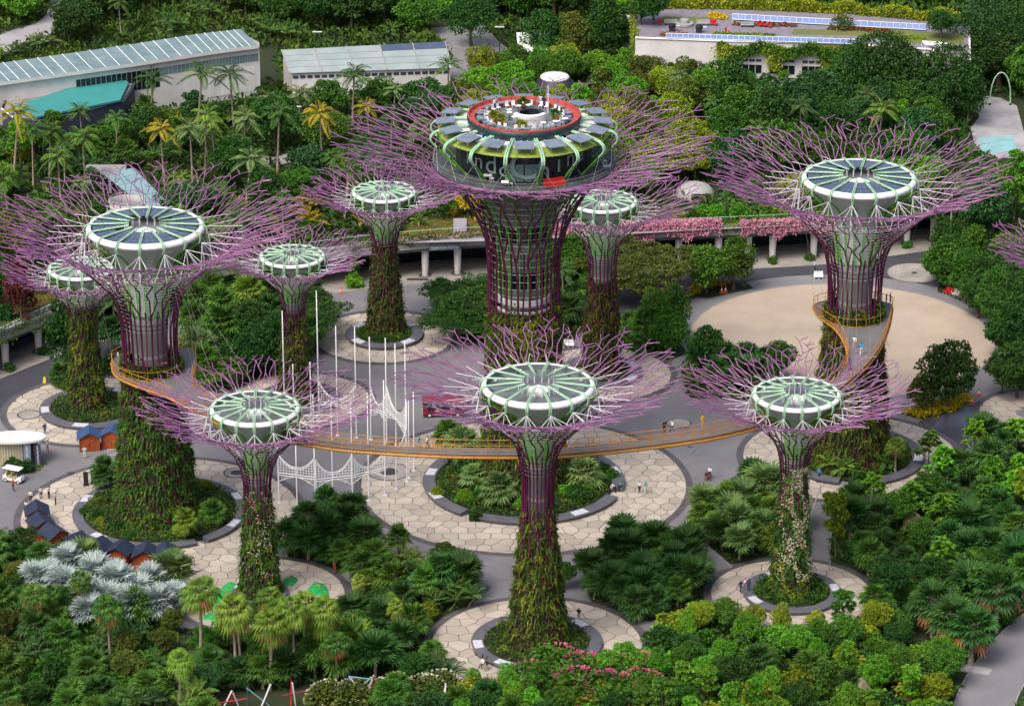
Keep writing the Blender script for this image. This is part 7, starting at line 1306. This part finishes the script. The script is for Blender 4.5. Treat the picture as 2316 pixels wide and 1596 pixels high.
person('person with blue backpack on the skyway', 947, 1014, 'c_blue', 'c_khaki', 'walk', -1.5, SZ); person('person in white shirt with dark bag on the skyway', 967, 1015, 'c_white', 'c_black', 'walk', 1.5, SZ); person('person in black dress on the skyway, left of the two', 1502, 980, 'c_black', 'c_black', 'hold', .4, SZ); person('person in white top on the skyway, right of the two', 1520, 979, 'c_white', 'c_black', 'walk', -1.0, SZ); person('person in yellow dress alone on the skyway', 1589, 966, 'c_yellow', 'c_yellow', 'stand', .5, SZ); person('person in pale shirt on the skyway behind the front middle supertree', 1285, 1012, 'c_pink', 'c_white', 'walk', .5, SZ)
person('person by the checked board on the right tree deck, in dark top', 1941, 724, 'c_black', 'c_grey', 'stand', .4, SZ); person('person by the checked board on the right tree deck, in grey', 1934, 727, 'c_grey', 'c_cream', 'stand', -.3, SZ); person('person in navy top at right rail of the right tree deck, left of the pair', 2004, 692, 'c_navy', 'c_teal', 'stand', 1.3, SZ); person('person in navy top at right rail of the right tree deck, right of the pair', 2013, 689, 'c_navy', 'c_red', 'stand', 1.6, SZ)
person('person in white shirt walking the right end of the skyway', 1932, 788, 'c_white', 'c_pink', 'walk', 3.0, SZ); person('person in blue shirt walking the right end of the skyway', 1948, 803, 'c_blue', 'c_white', 'walk', 2.9, SZ); person('person in purple skirt on the narrowing right end of the skyway', 1921, 838, 'c_navy', 'c_purple', 'walk', 3.0, SZ)
person('person in white shirt and shorts on the left tree deck, by the outer rail', 291, 836, 'c_white', 'c_pink', 'walk', 1.0, SZ); person('person in pale brown shirt on the left tree deck', 283, 840, 'c_cream', 'c_black', 'stand', .6, SZ); person('person in pale blue shirt leaning at the left end of the left tree deck', 268, 822, 'c_sky', 'c_grey', 'stand', 2.0, SZ); person('person in white trousers beside the checked board on the left tree deck', 369, 850, 'c_pink', 'c_white', 'stand', .2, SZ); person('person in patterned shirt beside the checked board on the left tree deck', 362, 851, 'c_cream', 'c_white', 'stand', -.2, SZ)
person('person in black standing above the sand court by the two trees', 1684, 656, 'c_black', 'c_black', 'stand', .4); person('person in white shirt by the road behind the large right supertree', 1843, 614, 'c_white', 'c_black', 'walk', .7); person('gardener in white bending at the central planter gap', 1391, 1114, 'c_white', 'c_black', 'bend', -1.2); person('gardener in dark green standing at the central planter gap', 1399, 1112, 'c_green', 'c_black', 'bend', 2.0); person('person in dark clothes seated on the front middle planter, left', 1092, 1508, 'c_white', 'c_black', 'sit', -.6, .12); person('person in dark clothes seated on the front middle planter, right', 1101, 1512, 'c_black', 'c_khaki', 'sit', -.4, .12)
person('person in dark clothes bending over on the wet path at right', 2189, 893, 'c_black', 'c_navy', 'bend', 1.4); person('person in blue shirt on the path behind the white-flowered supertree', 1852, 1085, 'c_blue', 'c_black', 'walk', .4); person('worker in green shirt and orange boots beside the left thicket', 757, 1288, 'c_green', 'c_orange', 'stand', .8); person('person seated near the pale paving at lower left court', 432, 1278, 'c_black', 'c_black', 'bend', .6)
pz = PZ - .02
for i, (a, r, sh, ps_, w) in enumerate(((137, 5.0, 'c_white', 'stand', 'in white at the left rear bench'), (130, 5.4, 'c_pink', 'stand', 'in pink by the left rear bench'), (66, 5.2, 'c_sky', 'stand', 'in pale blue at the rear bench'), (60, 5.0, 'c_black', 'stand', 'in black at the rear bench'), (96, .9, 'c_black', 'hold', 'in black behind the bar counter'))): person(f'person {w} of the rooftop terrace', 0, 0, sh, 'c_navy' if i != 2 else 'c_black', ps_, R_(a) + 1.57, loc=(IC[0] + r * cos(R_(a)), IC[1] + r * sin(R_(a)), pz))
# pram
p = G(1600, 1086); t = thing('pram', 'small dark pram pushed across the plaza', 'pram', tuple(p), .4); MB().box((0, 0, .6), (.42, .7, .3), 0, 0, (1.15, 1.1)).build('basket', 'c_red', t, local=True); MB().lathe([(.32, 0), (.3, .2), (.18, .34), (.01, .38)], 10, (0, .15, .7)).build('hood', 'c_black', t, local=True); MB().tube([(-.2, -.3, .7), (-.2, -.6, 1.0), (.2, -.6, 1.0), (.2, -.3, .7)], .02, 4).build('handle', 'charcoal', t, local=True)
for x in (-.24, .24):
    for y in (-.28, .3): wheel(t, x, y, .13, .06)
# checked boards on the decks
for vx, vy, lb in ((1925, 722, 'checked notice board on the right tree deck'), (374, 846, 'checked notice board on the left tree deck')):
    p = G(vx, vy, SZ); t = thing('notice_board', lb, 'sign', tuple(p)); MB().box((0, 0, 1.0), (.8, .06, 1.3)).build('panel', 'c_red', t, local=True)
    for i in range(3):
        for j in range(5): MB().box((-.26 + .26 * i, -.04, .5 + .25 * j), (.2, .02, .19)).build('picture', 'white', t, local=True)
    for s in (-.3, .3): MB().bar((s, 0, 0), (s, 0, .4), .03, 4).build('leg', 'charcoal', t, local=True)
# ------------------------------------------------------------------ restaurant furniture
def cchair(label, p, rz, mat='white'):
    t = thing('terrace_chair', label, 'chair', tuple(p), rz, 'white chairs on the restaurant terraces'); MB().box((0, 0, .45), (.46, .46, .06)).build('seat', mat, t, local=True); MB().box((0, .22, .72), (.46, .05, .5)).build('backrest', mat, t, local=True)
    for a in (-.19, .19):
        for b in (-.19, .19): MB().bar((a, b, 0), (a, b, .43), .025, 4).build('leg', mat, t, local=True)
    return t
def ctable(label, p, mat, r=.38, h=1.05):
    t = thing('terrace_table', label, 'table', tuple(p), 0, 'tables on the restaurant terraces'); MB().lathe([(r, h - .04), (r, h), (.01, h + .005)], 16).build('tabletop', mat, t, local=True); MB().bar((0, 0, 0), (0, 0, h - .04), .04, 5).build('leg', 'charcoal', t, local=True); MB().lathe([(.24, 0), (.22, .04), (.04, .06)], 10).build('base', 'charcoal', t, local=True)
cnt = {}
for i, a in enumerate(range(-170, 190, 13)):
    r = 4.75; th = R_(a + 3 * (i % 2)); side = 'rear' if sin(th) > .4 else ('front' if sin(th) < -.4 else ('right' if cos(th) > 0 else 'left')); cnt[side] = cnt.get(side, 0) + 1; od = (['first '] + ORDW[1:] + ['eleventh ', 'twelfth '])[cnt[side] - 1]; way = dict(rear='from the right', front='from the left', right='from the front', left='along the run')[side]
    cchair(f'white chair in the ring on the rooftop terrace, {side} side, {od}{way}', (IC[0] + r * cos(th), IC[1] + r * sin(th), pz), th + pi / 2 + pi)
    ctable(f'blue-grey low table before the red bench, {side} side, {od}{way}', (IC[0] + 5.55 * cos(th + .1), IC[1] + 5.55 * sin(th + .1), pz), 'shade_panel', .42, .72)
for i, (vx, vy, w) in enumerate(((1152, 252, 'left of the bar, upper'), (1152, 258, 'left of the bar, lower'), (1173, 243, 'behind the left planter'), (1195, 241, 'rear middle'), (1163, 268, 'left front'), (1278, 272, 'right of the bar'), (1256, 278, 'front right'), (1229, 281, 'front middle'))): ctable(f'tall round white table on the rooftop terrace, {w}', G(vx, vy + 14, pz), 'white', .36)
bc = (IC[0] + .7, IC[1] - 1.2, pz); t = thing('bar_counter', 'curved white bar counter with lettering on the rooftop terrace', 'bar', bc); MB().lathe([(2.2, 0), (2.3, 1.15), (1.75, 1.2), (1.75, 0)], 14, (0, 1.2, 0), 0, R_(205), R_(335)).build('counter', 'white', t, local=True); MB().lathe([(1.5, 0), (1.5, .9), (1.0, .92), (1.0, 0)], 12, (.2, 1.4, 0), 0, R_(-20), R_(160)).build('back_bar', 'glass_dark', t, local=True); MB().lathe([(1.55, .93), (1.55, .97), (.95, .99)], 12, (.2, 1.4, 0), 0, R_(-20), R_(160)).build('back_bar_top', 'charcoal', t, local=True)
me = text_mesh('IndoChine', .52); me.materials.append(MT['letter_grey']); o = link('lettering', me, t, None, (.1, -1.13, .7)); o.rotation_euler = (pi / 2 - .03, 0, 0)
for i, (a, r, k, w) in enumerate(((198, 3.9, 1.0, 'left of the terrace'), (222, 3.9, 1.0, 'at the front left of the terrace'), (262, 3.9, .8, 'front, left one of the pair'), (268, 4.5, .8, 'front, right one of the pair'), (92, 3.6, 1.1, 'at the rear of the terrace'), (352, 3.9, 1.0, 'at the right of the terrace'))):
    p = (IC[0] + r * cos(R_(a)), IC[1] + r * sin(R_(a)), pz); t = thing('potted_plant', f'potted palm in terracotta pot, {w}', 'plant', p, 0, None, k); MB().lathe([(.28, 0), (.42, .62), (.46, .64), (.46, .72), (.38, .72), (.3, .6)], 14).build('pot', 'terracotta', t, local=True); n = 150; d = rand_dirs(n, .7); l = rng.uniform(.3, .6, n); mb = MB(); leafquads(mb, np.array([0, 0, .95]) + d * rng.uniform(.1, .55, (n, 1)), d, l, l * .22, None, .35); mb.build('foliage', 'l_yellow' if i < 4 else 'l_mid', t, local=True)
for i, (vx, vy, w) in enumerate(((1115, 402, 'left, upper'), (1120, 412, 'left, lower'), (1157, 420, 'left front, by the square table'), (1163, 423, 'left front, right of the square table'), (1375, 372, 'at the far right'))): cchair(f'white chair on the lower terrace, {w}', G(vx - 8, vy - 1, DZ), .5 * i)
for i, (vx, vy, m, w) in enumerate(((1108, 409, 'white', 'white square table on the lower terrace at left'), (1148, 424, 'white', 'white square table on the lower terrace at front left'), (1128, 385, 'white', 'white square table on the lower terrace at far left'), (1378, 388, 'shade_panel', 'blue-grey square table on the lower terrace at right'))):
    t = thing('square_table', w, 'table', tuple(G(vx - 6, vy, DZ))); MB().box((0, 0, .73), (.9, .9, .05)).build('tabletop', m, t, local=True)
    for a in (-.38, .38):
        for b in (-.38, .38): MB().bar((a, b, 0), (a, b, .71), .03, 4).build('leg', 'charcoal', t, local=True)
p = cyl(9.9, F_ + R_(22), DZ, IC); t = thing('red_sofa', 'red corner sofa on the lower restaurant terrace', 'sofa', tuple(p), R_(22)); MB().box((0, 0, .25), (2.6, .9, .4)).build('seat', 'red', t, local=True); MB().box((0, .42, .62), (2.6, .22, .55)).build('backrest', 'red', t, local=True)
for s in (-1.2, 1.2): MB().box((s, -.05, .52), (.22, .85, .3)).build('armrest', 'red', t, local=True)
# ------------------------------------------------------------------ plaza furniture
def cone(label, vx, vy, sc=1.0):
    p = G(vx, vy, .03); t = thing('traffic_cone', label, 'cone', tuple(p), 0, None, sc); MB().box((0, 0, .03), (.5, .5, .06)).build('base', 'cone_orange', t, local=True); MB().lathe([(.19, .06), (.14, .32)], 12).lathe([(.095, .58), (.03, .95), (.01, .95)], 12).build('body', 'cone_orange', t, local=True); MB().lathe([(.14, .32), (.095, .58)], 12).build('band', 'white', t, local=True)
for vx, vy, w in ((1632, 662, 'left of the pair above the sand court'), (1641, 661, 'right of the pair above the sand court'), (771, 664, 'alone on the plaza before the arcade'), (2198, 912, 'lower of the two on the wet path'), (2214, 894, 'upper of the two on the wet path'), (1686, 1322, 'behind the two people at the white-flowered supertree')): cone(f'orange traffic cone {w}', vx, vy, 1.15)
p = G(101, 865); t = thing('wet_floor_sign', 'small yellow folding sign on the road at left', 'sign', tuple(p)); MB().add([(-.25, -.2, 0), (.25, -.2, 0), (.12, 0, .9), (-.12, 0, .9), (-.25, .2, 0), (.25, .2, 0)], [[0, 1, 2, 3], [5, 4, 3, 2]]).build('board', 'yellow', t, local=True); MB().bar((-.12, 0, .9), (.12, 0, .9), .02, 4).build('hinge', 'charcoal', t, local=True)
def pseat(label, vx, vy, mat, rz): 
    p = G(vx, vy); t = thing('plaza_chair', label, 'chair', tuple(p), rz, 'plaza chairs'); MB().box((0, -.05, .4), (.7, .68, .1)).build('seat', mat, t, local=True); v = MB().box((0, .33, .72), (.7, .1, .68)); v.build('backrest', mat, t, local=True)
    for a in (-.3, .3): MB().tube([(a, -.35, .38), (a, -.38, 0), (a, .35, 0), (a, .35, .4)], .03, 4).build('leg', 'strut', t, local=True)
    for a in (-.36, .36): MB().box((a, -.02, .58), (.06, .6, .05)).build('armrest', mat, t, local=True)
for vx, vy, m, w in ((1846, 630, 'white', 'white plaza chair left of the pair behind the large right supertree'), (1856, 630, 'white', 'white plaza chair right of the pair behind the large right supertree'), (2140, 665, 'red', 'red plaza chair leftmost in the row under the right trees'), (2148, 667, 'red', 'red plaza chair left of the white pair under the right trees'), (2157, 668, 'white', 'white plaza chair left of the pair under the right trees'), (2166, 671, 'white', 'white plaza chair right of the pair under the right trees'), (2176, 674, 'yellow', 'yellow plaza chair right of the white pair under the right trees'), (2186, 677, 'red', 'red plaza chair rightmost of the upper row under the right trees'), (2225, 706, 'red', 'red plaza chair alone beside the yellow flowers'), (2240, 712, 'yellow', 'yellow plaza chair upper one beside the path at right'), (2258, 722, 'yellow', 'yellow plaza chair lower one beside the path at right'), (1280, 785, 'white', 'white plaza chair left of the pair behind the front middle canopy'), (1292, 785, 'white', 'white plaza chair right of the pair behind the front middle canopy')): pseat(w, vx, vy, m, -1.0 if vx > 2100 else 0)
for vx, lb in ((198, 'left of the pair of dark upright banners by the left planter'), (215, 'right of the pair of dark upright banners by the left planter')):
    p = G(vx - 3, 1098 - (vx - 198) * .25); t = thing('banner_board', lb, 'sign', tuple(p)); MB().box((0, 0, 1.0), (.62, .1, 1.9)).build('panel', 'dark', t, local=True); MB().box((0, 0, .03), (.8, .5, .06)).build('base', 'charcoal', t, local=True)
p = G(262, 1032); t = thing('crowd_barrier', 'low metal crowd barrier in front of the red huts', 'barrier', tuple(p), .1); MB().tube([(-1.1, 0, .1), (-1.1, 0, .95), (-1.0, 0, 1.05), (1.0, 0, 1.05), (1.1, 0, .95), (1.1, 0, .1)], .03, 5).build('frame', 'strut', t, local=True)
for i in range(9): MB().bar((-.9 + i * .225, 0, .25), (-.9 + i * .225, 0, 1.03), .014, 4).build('bar', 'strut', t, local=True)
MB().bar((-1.1, 0, .25), (1.1, 0, .25), .02, 4).build('lower_rail', 'strut', t, local=True)
for s in (-.8, .8): MB().bar((s, -.3, .02), (s, .3, .02), .025, 4).build('foot', 'strut', t, local=True)
def lamp(label, vx, vy, z, h, arm=.8):
    p = G(vx, vy, z); t = thing('lamp_post', label, 'lamp post', tuple(p)); MB().lathe([(.11, 0), (.08, h * .6), (.06, h)], 8).build('post', 'charcoal', t, True, local=True); MB().bar((-arm, 0, h), (arm, 0, h), .05, 4).build('arm', 'charcoal', t, local=True); MB().box((0, 0, h + .05), (arm * 2, .35, .08)).build('lamp_head', 'strut', t, local=True)
for vx, vy, z, h, lb in ((672, 330, TZ, 6.5, 'dark lamp post in the palms at back left'), (1130, 145, TZ, 6.5, 'dark lamp post by the driveway'), (1855, 265, TZ, 7, 'dark lamp post left of the large right canopy'), (2010, 270, TZ, 7, 'dark lamp post in the woods at back right'), (1880, 185, TZ, 6, 'dark lamp post before the white wall'), (2266, 890, 0, 6, 'dark lamp post under the trees at right edge'), (720, 190, TZ, 9, 'thin lamp post among the palms at top left')): lamp(lb, vx, vy, z, h)
# white letters and small panels on the far left planter etc. are kept in the planters; green tarps
def tarp(label, ptsV, seed, hh=.5):
    r = np.random.default_rng(seed); P = np.array(GP(ptsV))[:, :2]; c = P.mean(0); rings = []; n = 28; th = np.linspace(0, 2 * pi, n, endpoint=False); Q = resample(P, np.sum(np.linalg.norm(np.diff(np.vstack([P, P[:1]]), axis=0), axis=1)) / n, True); n = len(Q); V = []; F = []
    for k, f in enumerate((1, .9, .7, .45, .2)):
        z = (.06, .32, .42, .5, .5)[k] * hh * 2; q = c + (Q - c) * f; V += [(x, y, z + r.uniform(-.10, .12) * (k > 0)) for x, y in q]
        if k: F += [[(k - 1) * n + i, (k - 1) * n + (i + 1) % n, k * n + (i + 1) % n, k * n + i] for i in range(n)]
    F.append([4 * n + i for i in range(n)]); t = thing('tarpaulin', label, 'tarpaulin', (*c, 0)); MB().add(V, F).build('sheet', 'tarp', t, True)
    for i in range(5): a = Q[(i * 5) % n]; b = Q[(i * 5 + 11) % n]; d = (a + (c - a) * .45, c + (b - c) * .2); MB().bar((*d[0], hh + .12), (*d[1], hh + .2), .03, 4).build('batten', 'timber', t)
tarp('large crumpled green tarpaulin left of the front left supertree', [(480, 1345), (520, 1318), (548, 1325), (560, 1345), (520, 1370), (490, 1375), (470, 1365)], 1); tarp('small green tarpaulin just right of the front left supertree', [(640, 1312), (660, 1303), (675, 1312), (662, 1325), (645, 1325)], 2, .35); tarp('green tarpaulin at right by the tall palms', [(695, 1335), (712, 1318), (735, 1325), (745, 1345), (720, 1350)], 3); tarp('low green tarpaulin below the large one', [(455, 1400), (490, 1380), (510, 1385), (480, 1405)], 4, .3)
# coloured frames of the play area at the bottom edge
def frame(label, bars):
    o = np.array(G(*bars[0][0], 0)); t = thing('play_frame', label, 'play frame', tuple(o))
    for a, b, m in bars:
        A, B = G(a[0], 1600, 0), G(b[0], 1600, 0); ha, hb = [(1600 - y) / 17.6 for y in (a[1], b[1])]; A = np.array([A[0], A[1] - 0.0, max(0, ha)]); B = np.array([B[0], B[1] + .6, max(0, hb)]); MB().bar(A, B, .09, 6).build('bar', m, t)
frame('red and white slanted climbing poles at the bottom left edge', [((505, 1600), (505 + 20, 1566), 'white'), ((528, 1566), (522, 1600), 'red'), ((528, 1566), (538, 1600), 'white'), ((490, 1590), (560, 1584), 'red'), ((560, 1600), (560, 1556), 'navy'), ((560, 1556), (608, 1600), 'aqua_glass'), ((590, 1600), (613, 1552), 'white')])
frame('red and white upright cross pole at the bottom edge', [((658, 1600), (660, 1544), 'red'), ((663, 1544), (668, 1600), 'white'), ((640, 1572), (690, 1568), 'tram_red')]); frame('pale climbing poles forming a triangle at the bottom edge', [((790, 1600), (790, 1530), 'c_navy'), ((790, 1530), (845, 1542), 'aqua_glass'), ((845, 1530), (812, 1560), 'aqua_glass'), ((792, 1532), (822, 1572), 'white'), ((845, 1528), (846, 1600), 'tram_red'), ((846, 1528), (830, 1575), 'white')])
frame('white pointed pole at the bottom edge', [((1006, 1600), (1008, 1550), 'white'), ((998, 1600), (1008, 1556), 'white')])
# rocks
for vx, vy, s, lb in ((1945, 1645 - 60, 1.5, 'tall pale rock among the bottom right shrubs'), (2065, 1200, 1.3, 'tan rock with dark holes in the right-hand grove')):
    p = G(vx, vy); r = np.random.default_rng(int(vx)); th = np.arange(12) * 2 * pi / 12; V = []; F = []
    for k, (z, w) in enumerate(((0, 1), (.5, 1.05), (1.1, .85), (1.7, .55), (2.0, .2))): V += [(p[0] + s * w * r.uniform(.75, 1.2) * cos(a), p[1] + s * .7 * w * r.uniform(.75, 1.2) * sin(a), z * s) for a in th]; F += [[(k - 1) * 12 + i, (k - 1) * 12 + (i + 1) % 12, k * 12 + (i + 1) % 12, k * 12 + i] for i in range(12)] if k else []
    F.append([48 + i for i in range(12)]); tag(MB().add(V, F).build('rock', 'rock'), lb, 'rock')
